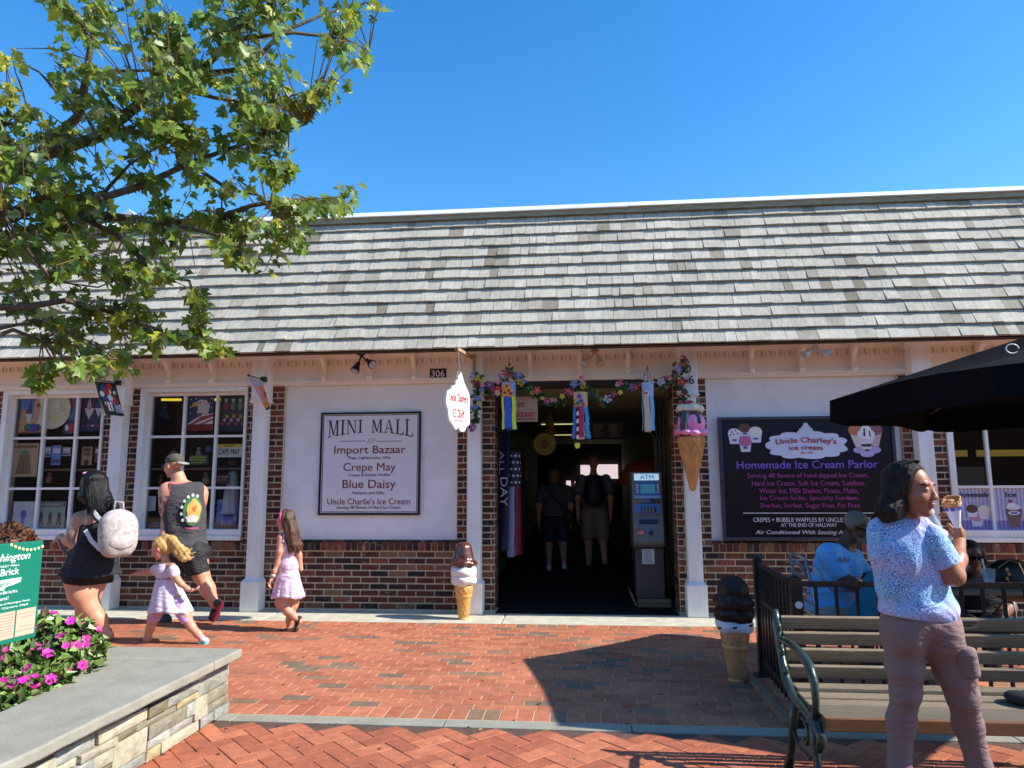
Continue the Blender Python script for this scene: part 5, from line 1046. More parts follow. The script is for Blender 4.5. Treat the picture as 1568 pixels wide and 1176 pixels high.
# ------------------------------------------------------------------ bench
bn = empty('park_bench', (2.0, -4.8, 0), 'weathered wooden slat bench with green cast iron ends behind the standing woman', 'bench')
wood = ramp_mat('bench_wood', [(0, srgb(126, 112, 92)), (.4, srgb(142, 126, 102)), (.75, srgb(110, 100, 84))], rough=.75, bump=.7, bscale=18, blotch=srgb(96, 86, 70), bl_scale=7, stretch=(1, 10, 14), grain=1)
gri = mat('green_iron', srgb(40, 60, 52), .35, coat=.35, var=.4, vscale=14, bump=.3, bscale=30)
X0b, X1b = 1.04, 3.0; BY, BZ = .08, -.025
back = [(-4.40, .735), (-4.428, .660), (-4.46, .585), (-4.50, .512)]
seat = [(-4.585, .452), (-4.685, .435), (-4.785, .43), (-4.885, .434), (-4.98, .436)]
for y, z in back: MB().obox(((X0b+X1b)/2, y+BY, z+BZ), ((X1b-X0b)/2, 0, 0), (0, .012, .0035), (0, -.0105, .0315)).build('back_slat', wood, bn, bevel=.004)
for y, z in seat: MB().obox(((X0b+X1b)/2, y+BY, z+BZ), ((X1b-X0b)/2, 0, 0), (0, .045, .0), (0, 0, .015)).build('seat_slat', wood, bn, bevel=.005)
MB().obox(((X0b+X1b)/2, -5.032+BY, .422+BZ), ((X1b-X0b)/2, 0, 0), (0, .012, 0), (0, 0, .028)).build('front_slat', mat('bench_edge', srgb(120, 80, 46), .6, var=.3, vscale=10, stretch=(1, 8, 10)), bn, bevel=.004)
pq = MB().obox((1.04+.93, -4.418+BY, .737+BZ), (.055, 0, 0), (0, .0035, .001), (0, -.008, .022)).build('plaque', mat('plaque_metal', srgb(150, 150, 146), .3, metal=.6), bn)
lettering('IN LOVING', (1.93, -4.426+BY, .743+BZ), (2.01, -4.426+BY, .752+BZ), Bk, pq); lettering('MEMORY', (1.945, -4.422+BY, .728+BZ), (1.995, -4.422+BY, .736+BZ), Bk, pq)
def bend(X):
    o = MB().tube([(X, -4.310, 0.775), (X, -4.320, 0.715), (X, -4.370, 0.575), (X, -4.450, 0.455), (X, -4.580, 0.395), (X, -4.770, 0.385), (X, -4.920, 0.375), (X, -4.965, 0.335), (X, -4.920, 0.275)], [.014, .022, .02, .024, .022, .02, .024, .022, .014], 10).build('side_frame', gri, bn, smooth=True)
    MB().tube([(X, -4.360, 0.615), (X, -4.420, 0.640), (X, -4.560, 0.650), (X, -4.720, 0.643), (X, -4.850, 0.615), (X, -4.910, 0.555), (X, -4.915, 0.475), (X, -4.890, 0.405)], [.012, .018, .02, .022, .022, .019, .016, .018], 10).build('arm', gri, bn, smooth=True)
    MB().tube([(X, -4.870, 0.395), (X, -4.850, 0.275), (X, -4.910, 0.160), (X, -5.020, 0.050), (X, -5.060, 0.012)], [.022, .019, .018, .02, .028], 10).build('leg', gri, bn, smooth=True)
    MB().tube([(X, -4.580, 0.385), (X, -4.520, 0.235), (X, -4.470, 0.120), (X, -4.400, 0.012)], [.024, .02, .018, .026], 10).build('leg', gri, bn, smooth=True)
    s = MB(); sp = []
    for k in range(20): t = k/19; a = 1.0+t*4.6; r = .075*(1-t*.72); sp.append((X, -4.72+r*math.cos(a), .275+r*math.sin(a)))
    s.tube(sp, .011, 7); s.tube([(X, -4.520, 0.245), (X, -4.640, 0.185), (X, -4.780, 0.195), (X, -4.870, 0.255)], .011, 7); s.build('scroll', gri, bn, smooth=True)
    for k, (y, z) in enumerate(((-4.415, .715), (-4.455, .60), (-4.51, .52))): MB().ball((X, y-.02+BY, z+BZ), (.016, .02, .024), 10).build('boss', gri, bn, smooth=True)
bend(1.02); bend(2.95)
# dark bag lying on the bench
o = empty('handbag', (2.12, -4.68, .43), 'dark soft bag lying on the bench seat at the right edge', 'bag')
S = Sdf(.04).ell((2.1, -4.68, .45), (.16, .09, .035)).ell((2.2, -4.66, .465), (.12, .1, .05)).warp(lambda X, Y, Z: .006*np.sin(40*X+20*Y)); skin_obj('bag_body', [(S, .012)], [mat('dark_cloth', srgb(40, 38, 42), .85)], o)
# ------------------------------------------------------------------ parasol
um = empty('patio_umbrella', (3.55, -3.04, 0), 'large open black patio umbrella over the fenced tables', 'umbrella')
cu_, R_, ZR_, ZA = np.array([3.56, -3.04, 0]), 1.66, 2.08, 2.58; uc = mat('black_canvas', srgb(14, 14, 18), .95, spec=.1, bump=.3, bscale=300); A6 = [math.radians(a) for a in (162, 102, 42, -18, -78, -138)]
apex = cu_+(0, 0, ZA)
def rim(k): a = A6[k % 6]; return cu_+np.array([R_*math.cos(a), R_*math.sin(a), ZR_])
for k in range(6):
    a, b = rim(k), rim(k+1); mb = MB(); N, M = 10, 10; vs = []
    for j in range(N+1):
        t = j/N
        for i in range(M+1):
            s = i/M; e = a*(1-s)+b*s; e = e+(cu_+(0, 0, ZR_)-e)*.06*math.sin(math.pi*s)+(0, 0, .05*math.sin(math.pi*s)); p = apex*(1-t)+e*t; p = p-(0, 0, .10*math.sin(math.pi*t))*np.array([0, 0, math.sin(math.pi*s)*.9]); vs.append(p)
    n = (M+1)*(N+1); mb.v = [tuple(q) for q in vs]+[tuple(q+np.array([0, 0, .004])) for q in vs]
    for j in range(N):
        for i in range(M): q = j*(M+1)+i; mb.f += [(q, q+M+1, q+M+2, q+1), (n+q, n+q+1, n+q+M+2, n+q+M+1)]; mb.mi += [0, 0]
    pn = mb.build('canopy_panel', uc, um, smooth=True); v = MB(); W = 12
    for j in range(3):
        for i in range(W+1):
            s = i/W; e = a*(1-s)+b*s; e = e+(cu_+(0, 0, ZR_)-e)*.06*math.sin(math.pi*s)+(0, 0, .05*math.sin(math.pi*s)); out = (e-cu_)*np.array([1, 1, 0]); out /= np.linalg.norm(out); v.v.append(tuple(e+np.array([0, 0, .003-.11*j*(1-.25*(abs(2*s-1)**6))])+out*(.008*math.sin(9*s+k)*j/2+.004)))
    K = len(v.v); v.v += [(x, y, z-.0015) for x, y, z in v.v]
    for j in range(2):
        for i in range(W): q = j*(W+1)+i; v.f += [(q, q+W+1, q+W+2, q+1), (K+q, K+q+1, K+q+W+2, K+q+W+1)]; v.mi += [0, 0]
    v.build('valance', uc, pn, smooth=True)
ribm = mat('rib_metal', srgb(120, 110, 104), .4, metal=.5)
for k in range(6):
    e = rim(k); r_ = MB().bar(apex-(0, 0, .03), e-(0, 0, .015)+(cu_+(0, 0, ZR_)-e)*.02, .018, .014).build('rib', ribm, um); m_ = apex*.45+e*.55; MB().bar(m_-(0, 0, .02), cu_+(0, 0, 2.05), .013).build('strut', ribm, r_)
MB().tube([cu_+(0, 0, .02), cu_+(0, 0, 2.7)], .022, 14).build('pole', ribm, um, smooth='auto'); MB().lathe([(.26, 0), (.26, .05), (.05, .09), (.04, .25)], cu_+(0, 0, .003), 24).build('base', iron, um, smooth='auto')
ring = [cu_+np.array([-1.35, -.75, 2.44])+.05*np.array([math.cos(a), 0, math.sin(a)]) for a in np.linspace(0, 6.28, 17)]
MB().tube([np.array(P(1550, 534, -3.9))+.028*np.array([math.cos(a)*1.3, 0, math.sin(a)]) for a in np.linspace(0, 5.6, 15)], .004, 6).build('carry_loop', mat('loop_cord', srgb(200, 200, 206), .5), um)
# ------------------------------------------------------------------ tables and chairs behind the fence
def table(x, y, w, d, label):
    t = empty('cafe_table', (x, y, 0), label, 'table'); MB().box(x-w/2, x+w/2, y-d/2, y+d/2, .66, .69).build('tabletop', mat('table_top', srgb(110, 96, 78), .5, var=.2), t, bevel=.006)
    for sx in (-1, 1):
        for sy in (-1, 1): MB().box(x+sx*(w/2-.06)-.016, x+sx*(w/2-.06)+.016, y+sy*(d/2-.06)-.016, y+sy*(d/2-.06)+.016, .002, .658).build('leg', iron, t)
    return t
table(3.05, -2.62, .95, .7, 'small cafe table behind the fence with the bag and cups')
steel = mat('chair_steel', srgb(150, 156, 160), .3, metal=.8)
def chair(x, y, rz, label, g='metal armchairs at the cafe table'):
    t = empty('metal_chair', (x, y, 0), label, 'chair', g); c, s = math.cos(rz), math.sin(rz); T = lambda p: (x+p[0]*c-p[1]*s, y+p[0]*s+p[1]*c, p[2])
    for sx in (-1, 1):
        MB().tube([T((sx*.25, .2, .01)), T((sx*.25, .22, .42)), T((sx*.25, .17, .6)), T((sx*.25, -.1, .62)), T((sx*.24, -.22, .8))], .012, 8).build('arm_frame', steel, t, smooth=True)
        MB().tube([T((sx*.22, -.24, .01)), T((sx*.22, -.2, .42)), T((sx*.22, -.27, .84))], .012, 8).build('leg', steel, t, smooth=True)
    MB().tube([T((-.22, -.27, .84)), T((-.1, -.3, .87)), T((.1, -.3, .87)), T((.22, -.27, .84))], .012, 8).build('top_rail', steel, t, smooth=True)
    for k in range(5): z = .5+.07*k; MB().bar(T((-.21, -.235-.01*k, z)), T((.21, -.235-.01*k, z)), .03, .008, upv=(0, 1, 0)).build('back_slat', steel, t)
    for k in range(6): yy = -.2+.08*k; MB().bar(T((-.22, yy, .42)), T((.22, yy, .42)), .06, .01).build('seat_slat', steel, t)
chair(2.02, -2.2, -math.pi/2, 'metal armchair under the man in the light blue shirt'); chair(3.15, -1.95, math.pi, 'metal armchair of the woman in black behind the table')
o = empty('tote_bag', (2.33, -2.75, .45), 'teal cloth bag hanging beside the man in the light blue shirt', 'bag')
S = Sdf(.04).cap(P(1338, 882, -2.6), P(1322, 950, -2.6), .05, .11).cap(P(1345, 900, -2.6), P(1350, 955, -2.6), .06, .12).warp(lambda X, Y, Z: .006*np.sin(50*X+8*Z)); skin_obj('bag_body', [(S, .012)], [mat('teal_cloth', srgb(26, 104, 130), .85)], o)
c = P(1518, 922, -2.75); cz = .69
o = empty('plastic_cup', (c[0], -2.75, cz), 'clear plastic cup with spoon on the cafe table', 'cup'); clear = mat('clear_plastic', srgb(190, 200, 210), .15); clear.node_tree.nodes['Principled BSDF'].inputs['Alpha'].default_value = .4
k = MB().lathe([(.032, 0), (.046, .12), (.05, .125), (.046, .128)], (c[0], -2.75, cz), 18).build('cup_body', clear, o, smooth='auto'); MB().tube([(c[0]-.01, -2.75, cz+.02), (c[0]-.05, -2.78, cz+.2)], .006, 6).build('spoon', Wt, o)
MB().tube([(c[0], -2.75, cz+.01), (c[0], -2.75, cz+.05)], [.03, .035], 12).build('melted_cream', Wt, o)
c = P(1500, 912, -2.65); o = empty('paper_cup', (c[0], -2.65, .69), 'white paper cup left of the clear cup on the cafe table', 'cup'); MB().lathe([(.03, 0), (.042, .09), (.045, .092), (.04, .094)], (c[0]-.12, -2.6, .69), 16).build('cup_body', Wt, o, smooth='auto')
c = P(1480, 905, -2.7); o = empty('purse', (c[0], -2.7, .69), 'black handbag standing on the table left of the cup', 'bag'); S = Sdf(.04).ell((c[0]-.02, -2.55, .78), (.14, .09, .1)); skin_obj('bag_body', [(S, .012)], [mat('black_leather', srgb(24, 22, 24), .4, bump=.3)], o)
MB().tube([(c[0]-.12, -2.6, .84), (c[0]-.08, -2.6, .97), (c[0]+.04, -2.6, .97), (c[0]+.08, -2.6, .84)], .008, 6).build('handle', MATS['black_leather'], o, smooth=True)
o = empty('shoulder_bag', (3.2, -2.62, .69), 'large black bag with gold buckle on the table at the right edge', 'bag'); S = Sdf(.05).ell(P(1548, 885, -2.6), (.2, .1, .14)).ell(P(1560, 900, -2.6), (.2, .1, .1)); skin_obj('bag_body', [(S, .014)], [MATS['black_leather']], o)
gold = mat('gold', srgb(206, 176, 110), .3, metal=.8); gb = MB()
for k_ in range(4): gb.obox(P(1542+3*(k_ % 2), 872+7*k_, -2.75), (.008, 0, .004), (0, .006, 0), (-.004, 0, .01))
gb.tube([P(1528, 870, -2.7), P(1545, 858, -2.7), P(1560, 862, -2.7), P(1568, 880, -2.7)], .004, 6); gb.build('gold_trim', gold, o)
# ------------------------------------------------------------------ stone planter at the left
pl = empty('stone_planter', (-3.0, -4.8, 0), 'long planter of stacked pale stone with grey bluestone capping', 'planter')
PX, PY = -2.28, -3.73
MB().box(-5.6, PX-.03, -8.2, PY-.03, .0, .335).build('core', mat('planter_core', srgb(84, 80, 72), .95, var=.3), pl)
stone_m = ramp_mat('ledge_stone', [(0, srgb(176, 170, 148)), (.18, srgb(150, 150, 140)), (.36, srgb(188, 180, 156)), (.52, srgb(140, 134, 116)), (.68, srgb(168, 168, 158)), (.82, srgb(176, 160, 122)), (.93, srgb(122, 112, 92))], rough=.9, bump=1., bscale=35, blotch=srgb(116, 104, 80), bl_scale=12, bl_pos=(.55, .75))
def stones(axis):
    rr = random.Random(11+axis); rows = [(.004, .062), (.066, .05), (.116, .075), (.191, .04), (.231, .062), (.293, .036)]
    z0 = .004
    L0, L1 = (-8.1, PY) if axis == 0 else (-5.5, PX); cover = {}
    for ri, (z, h) in enumerate(rows):
        s = L0
        while s < L1-.01:
            w = rr.uniform(.12, .42); 
            if s+w > L1-.1: w = L1-s
            h2 = h
            if (ri, round(s, 2)) in cover: s = cover[(ri, round(s, 2))]; continue
            key = [c for c in cover if c[0] == ri and c[1] <= s < cover[c]]
            if key: s = cover[key[0]]; continue
            nx = [c[1] for c in cover if c[0] == ri and c[1] > s]
            if nx: w = min(w, min(nx)-s)
            if w < .03: s += w; continue
            if ri+1 < len(rows) and rr.random() < .22 and w > .12: h2 = rows[ri+1][0]+rows[ri+1][1]-z; cover[(ri+1, round(s, 4))] = s+w
            d = rr.uniform(-.006, .014); g = .004; a0, a1 = s+g, s+w-g; j = lambda: rr.uniform(-.005, .005)
            sg1 = [(a0+j(), z+g*.6), (a1+j(), z+g*.6+j()), (a1+j(), z+h2-g*.6), (a0+j(), z+h2-g*.6+j()*.6)]
            mb = MB(); f = [(PX+d+j()*.6, a, zz) if axis == 0 else (a, PY+d+j()*.6, zz) for a, zz in sg1]; b_ = [(PX-.04, a, zz) if axis == 0 else (a, PY-.04, zz) for a, zz in sg1]
            mid = (PX+d+.009, (a0+a1)/2+j()*4, z+h2*.55) if axis == 0 else ((a0+a1)/2, PY+d+.009, z+h2*.55)
            mb.add(f+b_+[mid], [(0, 1, 8), (1, 2, 8), (2, 3, 8), (3, 0, 8), (0, 4, 5, 1), (1, 5, 6, 2), (2, 6, 7, 3), (3, 7, 4, 0)] if axis == 0 else [(1, 0, 8), (2, 1, 8), (3, 2, 8), (0, 3, 8), (1, 5, 4, 0), (2, 6, 5, 1), (3, 7, 6, 2), (0, 4, 7, 3)])
            mb.build('stone', stone_m, pl, bevel=.003); s += w
stones(0); stones(1)
def cap_slab(pts, name='capstone'):
    b = bmesh.new(); vs = [b.verts.new((x, y, .345)) for x, y in pts]; fc_ = b.faces.new(vs); r = bmesh.ops.extrude_face_region(b, geom=[fc_]); bmesh.ops.translate(b, verts=[v for v in r['geom'] if isinstance(v, bmesh.types.BMVert)], vec=(0, 0, .055)); bmesh.ops.recalc_face_normals(b, faces=b.faces)
    me = bpy.data.meshes.new(name); b.to_mesh(me); b.free(); w = org(pl); me.transform(Matrix.Translation(-w)); o = link(me, name, M_bluestone, pl); md = o.modifiers.new('bevel', 'BEVEL'); md.width = .012; md.segments = 3; md.limit_method = 'ANGLE'
CX, CY, SX, SY = PX+.095, PY-.02, -2.83, -4.34    # outer corner, inner corner of the capping
def rag(a, b, n, amp):
    return [(a[0]+(b[0]-a[0])*i/n+random.uniform(-amp, amp)*(0 < i < n), a[1]+(b[1]-a[1])*i/n+random.uniform(-amp, amp)*(0 < i < n)) for i in range(n+1)]
cap_slab([(-5.7, CY), ]+[(SX, CY)]+rag((SX+.3, CY), (CX, CY), 4, .003)+[(CX, -4.10), (-5.7, -4.10)])
cap_slab([(CX, -4.106)]+rag((CX, -4.2), (CX, -6.0), 14, .006)+[(CX, -6.1), (-2.68, -6.1), (-2.70, -5.4), (-2.72, -4.98), (-2.78, -4.6), (-2.86, -4.3), (-2.9, -4.106)])
cap_slab([(CX, -6.106), (CX, -8.3), (-2.69, -8.3), (-2.69, -6.106)])
struct(MB().box(-5.6, -2.62, -8.2, -4.08, .3, .352).build('soil', mat('soil', srgb(96, 66, 46), .95, var=.5, vscale=30, bump=1)))
# impatiens
im = empty('flower_clump', (-3.1, -4.9, .35), 'leafy green clump with magenta flowers spilling over the planter edge', 'flowers')
ml = MB(); leafm = [mat('impatiens_leaf', srgb(118, 144, 70), .4, var=.3, vscale=20, rand=.35), mat('impatiens_leaf_dark', srgb(76, 104, 52), .4, var=.3, vscale=20, rand=.3), mat('impatiens_leaf_bronze', srgb(96, 70, 54), .4, rand=.3)]
def dome(n, c, R, k):
    out = []
    for _ in range(n):
        a = RNG.uniform(0, 6.283); u = RNG.uniform(0, 1)**.5; x, y = c[0]+R[0]*u*math.cos(a), c[1]+R[1]*u*math.sin(a); h = R[2]*math.sqrt(max(0, 1-u**2.6))*RNG.uniform(.75, 1.05); nrm = np.array([math.cos(a)*u/R[0], math.sin(a)*u/R[1], .9/R[2]]); nrm /= np.linalg.norm(nrm)
        out.append((np.array([x, y, c[2]+.02+h]), nrm))
    return out
domes = [((-2.99, -4.25, .35), (.18, .16, .27)), ((-2.92, -4.42, .35), (.15, .2, .2)), ((-3.14, -4.32, .35), (.2, .2, .31)), ((-3.05, -4.60, .35), (.2, .22, .2)), ((-2.84, -4.68, .35), (.11, .18, .11)), ((-3.38, -4.42, .35), (.28, .28, .32)), ((-2.86, -4.88, .35), (.13, .12, .08)), ((-3.2, -4.8, .35), (.24, .24, .2)), ((-3.7, -4.5, .35), (.3, .3, .3))]
for c, R in domes:
    for p, n in dome(int(2600*R[0]*R[1]/.1*.35)+120, c, R, 0):
        for q in range(2):
            d = n*.5+RNG.normal(0, .6, 3); d[2] -= .15; leaf_shape(ml, p-n*RNG.uniform(0, .06), d, n, RNG.uniform(.045, .085), RNG.uniform(.026, .044), int(RNG.choice(3, p=[.62, .3, .08])), fold=.35)
ml.build('foliage', leafm, im)['kind'] = 'stuff'
mg = [PR(226, 40, 170, .6), PR(196, 30, 140, .6), PR(214, 60, 150, .6)]
for c, R in domes[:7]:
    for p, n in dome(11, c, R, 0):
        mb = MB(); flower(mb, p+n*.03, n+np.array([.1, -.5, 0]), RNG.uniform(.02, .036), 6, 0, 1); mb.add([v for v in []], []); mb.build('flower', [mg[RNG.integers(3)], mg[1]], im)
# dried ball plant behind the sign
db_ = empty('dried_hydrangea', (-4.55, -4.0, .35), 'round brown dried flower head at the left edge', 'plant')
c = np.array(P(6, 838, -4.3)); m = MB()
for _ in range(900):
    d = RNG.normal(0, 1, 3); d /= np.linalg.norm(d); p = c+d*(.16, .16, .13)*RNG.uniform(.85, 1.05); leaf_shape(m, p, d+RNG.normal(0, .6, 3), RNG.normal(0, 1, 3), .03, .026)
m.build('petals', mat('dried_brown', srgb(120, 80, 50), .8, rand=.5), db_)['kind'] = 'stuff'; MB().ball(c, (.14, .14, .11), 14).build('core', PR(70, 44, 28), db_, smooth=True); MB().tube([c, (c[0], c[1], .35)], .012, 6).build('stem', PR(80, 60, 40), db_)
# green sign board
gs = empty('information_sign', (-2.9, -5.3, .35), 'green information sign with string lights and two peach brick panels on a dark post', 'sign')
sA, sB, sC, sD = (np.array(at(x, y, d=q)) for x, y, q in ((-70, 852, 2.75), (66, 838, 3.15), (50, 968, 3.15), (-90, 1022, 2.75)))
ux = (sB-sA); wS = np.linalg.norm(ux[:2]); ux = np.array([ux[0], ux[1], 0])/wS; hS = sB[2]-sC[2]+.04; nS = np.cross(ux, (0, 0, 1.)); s0 = np.array([sA[0], sA[1], sC[2]-.01])
SP = lambda u, v, o=0.: s0+ux*wS*u+np.array([0, 0, hS*v])+nS*o
MB().prism([(0, 0), (wS, 0), (wS, hS), (0, hS)], .018, SP(0, 0)-nS*.018, ux, (0, 0, 1)).build('board', mat('sign_green', srgb(16, 118, 96), .4, var=.05), gs, bevel=.003)
sw_ = PR(226, 232, 228); 
def SL_(s, u0, v0, u1, v1, m, **k): return lettering(s, SP(u0, v0), SP(u1, v1), m, gs, nrm=tuple(nS), **k)
SL_('Washington', .28, .80, .84, .90, sw_, shear=.35); SL_('STREET MALL', .45, .765, .72, .785, sw_); SL_('Buy a Brick', .25, .66, .72, .75, sw_, bold=.01)
blob = [(.30, .55), (.56, .54), (.58, .57), (.66, .58), (.75, .60), (.76, .645), (.5, .64), (.3, .625)]
MB().prism([(a*wS, b*hS) for a, b in blob], .001, SP(0, 0, .0005), ux, (0, 0, 1)).build('brush_patch', sw_, gs)
SL_('Washington', .36, .565, .62, .625, PR(30, 120, 100), shear=.3); SL_('WashingtonBricks', .2, .49, .72, .53, sw_); SL_('for all occasions!', .2, .44, .62, .475, sw_)
SL_('along Washington Street Mall bricks of Washington Street', .05, .385, .88, .41, sw_); SL_('Mall and the City Centre Mall', .1, .345, .86, .37, sw_)
pch = PR(238, 176, 152)
for a, b in ((.02, .44), (.47, .72), (.74, .97)):
    MB().prism([(a*wS, .05*hS), (b*wS, .05*hS), (b*wS, .315*hS), (a*wS, .315*hS)], .001, SP(0, 0, .0005), ux, (0, 0, 1)).build('brick_picture', pch, gs)
lnm = PR(206, 130, 110); ln = MB()
for a, b, v in [(.49, .70, .09+.028*i) for i in range(8)]+[(.75, .96, .10), (.75, .96, .27), (.78, .93, .14), (.78, .93, .235)]: ln.prism([(a*wS, v*hS), (b*wS, v*hS), (b*wS, (v+.006)*hS), (a*wS, (v+.006)*hS)], .0006, SP(0, 0, .0016), ux, (0, 0, 1))
ln.build('printed_line', lnm, gs)['kind'] = 'stuff'
for k in range(9):
    u = .60+.048*k; v = .985-.07*math.sin(min(1, k/8)*2.4)-.0*k; q = SP(u, v, .001); MB().tube([q, q+nS*.003], .006, 10).build('printed_bulb', PR(240, 232, 170), gs)
MB().tube([SP(.62, 0, -.03), (SP(.62, 0, -.03)[0], SP(.62, 0, -.03)[1], .35)], .016, 8).tube([SP(.56, 0, -.03), (SP(.56, 0, -.03)[0], SP(.56, 0, -.03)[1], .35)], .01, 8).build('post', M_black, gs)
# ------------------------------------------------------------------ maple tree
tr = empty('maple_tree', (-6.3, -5.6, 0), 'maple tree reaching over from the left with sunlit green leaves', 'tree')
bark = mat('bark', srgb(96, 84, 68), .9, var=.45, vscale=24, bump=1., bscale=35)
lim = MB(); tips = []; lim.tube([(-6.3, -5.6, -.05), (-6.28, -5.55, .8), (-6.2, -5.5, 1.7), (-6.05, -5.45, 2.3)], [.17, .14, .125, .12], 14)
tr_o = lim.build('trunk', bark, tr, smooth=True); LB = MB()
def T(px, py, d): return np.array(at(px, py, d=d))
root = np.array([-6.05, -5.45, 2.25])
main = [  # pixel way points with depth: the limbs seen in the photograph
    ([(0, 260), (60, 235), (120, 178), (132, 120), (140, 60), (160, 0), (170, -60)], 5.2, .048),
    ([(0, 268), (80, 232), (150, 210), (200, 170), (250, 130), (300, 115), (360, 60), (395, 10), (420, -50)], 5.0, .050),
    ([(0, 335), (70, 300), (150, 305), (215, 285), (290, 250), (360, 225), (420, 205), (470, 190)], 4.6, .034),
    ([(-20, 350), (60, 315), (120, 325), (200, 335), (270, 340), (330, 335), (385, 315), (440, 305), (500, 308), (545, 290)], 4.8, .036),
    ([(-20, 470), (40, 470), (100, 460), (160, 475), (200, 490), (260, 510), (310, 520)], 4.4, .026),
    ([(-20, 520), (20, 505), (60, 520), (100, 550), (60, 575)], 4.3, .018), ([(-10, 505), (60, 490), (130, 520), (180, 550)], 4.3, .016),
    ([(100, 320), (180, 360), (240, 420), (290, 430), (305, 480), (310, 520)], 4.5, .016), ([(200, 335), (290, 350), (350, 365), (400, 360), (450, 365)], 4.6, .012),
    ([(300, 115), (380, 105), (430, 50), (500, 20), (560, 5), (600, -10)], 5.2, .018), ([(250, 130), (330, 150), (400, 160), (470, 140), (500, 130)], 5.1, .014), ([(360, 60), (450, 50), (530, 60), (565, 78)], 5.0, .014),
    ([(120, 178), (60, 110), (20, 90)], 5.0, .012), ([(132, 110), (220, 108), (300, 105)], 5.0, .014), ([(290, 250), (350, 290), (400, 300), (420, 330)], 4.5, .012), ([(150, 305), (200, 250), (260, 215)], 4.6, .012),
    ([(0, 320), (40, 380), (80, 430), (150, 440), (200, 420)], 4.4, .016), ([(150, 210), (100, 120), (95, 40), (60, 0)], 5.4, .012), ([(0, 200), (40, 160), (30, 120)], 5.0, .012), ([(360, 225), (430, 240), (435, 255)], 4.6, .008), ([(0, 380), (60, 360), (110, 400), (180, 385)], 4.4, .012)]
nodes = []
for ci, (pp, d, r) in enumerate(main):
    q = [T(x, y, d+.25*math.sin(i*1.3+ci)*.8) for i, (x, y) in enumerate(pp)]
    if pp[0][0] <= 0: q = [root+(q[0]-root)*.0, root*.55+q[0]*.45+(0, 0, .15)]+q
    n = len(q); LB.tube(q, [max(.004, r*(1.25-1.12*i/(n-1))) for i in range(n)], 8)
    for a, b in zip(q[2:], q[3:]):
        for k in range(4): nodes.append((a+(b-a)*RNG.random(), (b-a)/np.linalg.norm(b-a), r))
    nodes.append((q[-1], (q[-1]-q[-2])/np.linalg.norm(q[-1]-q[-2]), .004))
LB.build('limb', bark, tr, smooth=True)['kind'] = 'stuff'
def maple_leaf(mb, p, d, n, s, m):
    d = d/np.linalg.norm(d); u = np.cross(n, d); u /= np.linalg.norm(u)+1e-9; n = np.cross(d, u); fold = RNG.uniform(.1, .75)
    O = [(0, 0), (.30, .02), (.46, .22), (.26, .34), (.56, .62), (.26, .60), (.16, .74), (0, 1.0), (-.16, .74), (-.26, .60), (-.56, .62), (-.26, .34), (-.46, .22), (-.30, .02)]
    cc = RNG.uniform(-.45, .1); V = [p+u*x*s+d*y*s+n*(abs(x)*fold+cc*y*y)*s for x, y in O]+[p+d*.42*s+n*cc*.15*s]
    c = len(O); mb.add(V, [(0, 1, c), (1, 2, 3, c), (3, 4, 5, c), (5, 6, c), (6, 7, 8, c), (8, 9, c), (9, 10, 11, c), (11, 12, 13, c), (13, 0, c)], m)
def leaf_mat(name, c, yellow):
    m = mat(name, c, .42, var=.25, vscale=30, rand=.45, spec=.45); nt = m.node_tree; b = nt.nodes['Principled BSDF']; out = [n for n in nt.nodes if n.type == 'OUTPUT_MATERIAL'][0]
    t = nt.nodes.new('ShaderNodeBsdfTranslucent'); t.inputs[0].default_value = (*yellow, 1); mx = nt.nodes.new('ShaderNodeMixShader'); mx.inputs[0].default_value = .38
    nt.links.new(b.outputs[0], mx.inputs[1]); nt.links.new(t.outputs[0], mx.inputs[2]); nt.links.new(mx.outputs[0], out.inputs[0]); return m
LM = [leaf_mat('maple_leaf', srgb(116, 146, 56), (.32, .42, .05)), leaf_mat('maple_leaf_dark', srgb(78, 108, 48), (.2, .3, .04)), leaf_mat('maple_leaf_yellow', srgb(180, 184, 60), (.5, .48, .06)), leaf_mat('maple_leaf_pale', srgb(156, 172, 116), (.3, .38, .1))]
blobs = [(205, 25, 110, 45), (290, 60, 90, 60), (400, 40, 50, 45), (470, 35, 60, 26), (545, 8, 60, 20), (555, 78, 30, 22), (505, 62, 40, 16), (20, 90, 24, 20), (105, 40, 12, 60), (115, 100, 42, 30),
 (25, 190, 46, 62), (90, 175, 46, 46), (180, 150, 56, 56), (260, 130, 66, 66), (350, 110, 66, 56), (410, 95, 40, 46), (440, 160, 36, 40), (492, 135, 34, 22), (400, 190, 46, 36), (350, 200, 56, 42), (280, 200, 60, 34), (195, 215, 46, 26),
 (60, 250, 56, 34), (150, 262, 76, 34), (250, 268, 66, 30), (340, 262, 52, 30), (408, 245, 34, 30), (432, 262, 20, 22), (60, 320, 66, 36), (160, 340, 76, 46), (250, 340, 66, 46), (330, 330, 52, 34), (398, 328, 46, 30), (440, 306, 28, 22), (490, 310, 34, 13), (536, 297, 20, 22),
 (342, 382, 40, 24), (395, 398, 36, 20), (438, 372, 30, 18), (464, 360, 14, 12), (60, 390, 52, 24), (130, 400, 66, 44), (210, 410, 52, 46), (190, 450, 46, 36), (110, 470, 54, 40), (40, 440, 30, 26), (60, 500, 40, 20), (220, 480, 44, 26), (150, 512, 46, 20), (196, 542, 40, 20), (250, 512, 34, 16), (290, 512, 34, 20), (302, 440, 15, 28), (306, 480, 18, 34), (330, 530, 12, 10), (60, 570, 28, 12), (100, 562, 32, 13), (132, 550, 36, 18), (182, 556, 20, 15),
 (-60, 200, 60, 160), (-60, 400, 60, 120), (120, -40, 120, 40), (330, -40, 120, 36), (500, -30, 90, 24)]
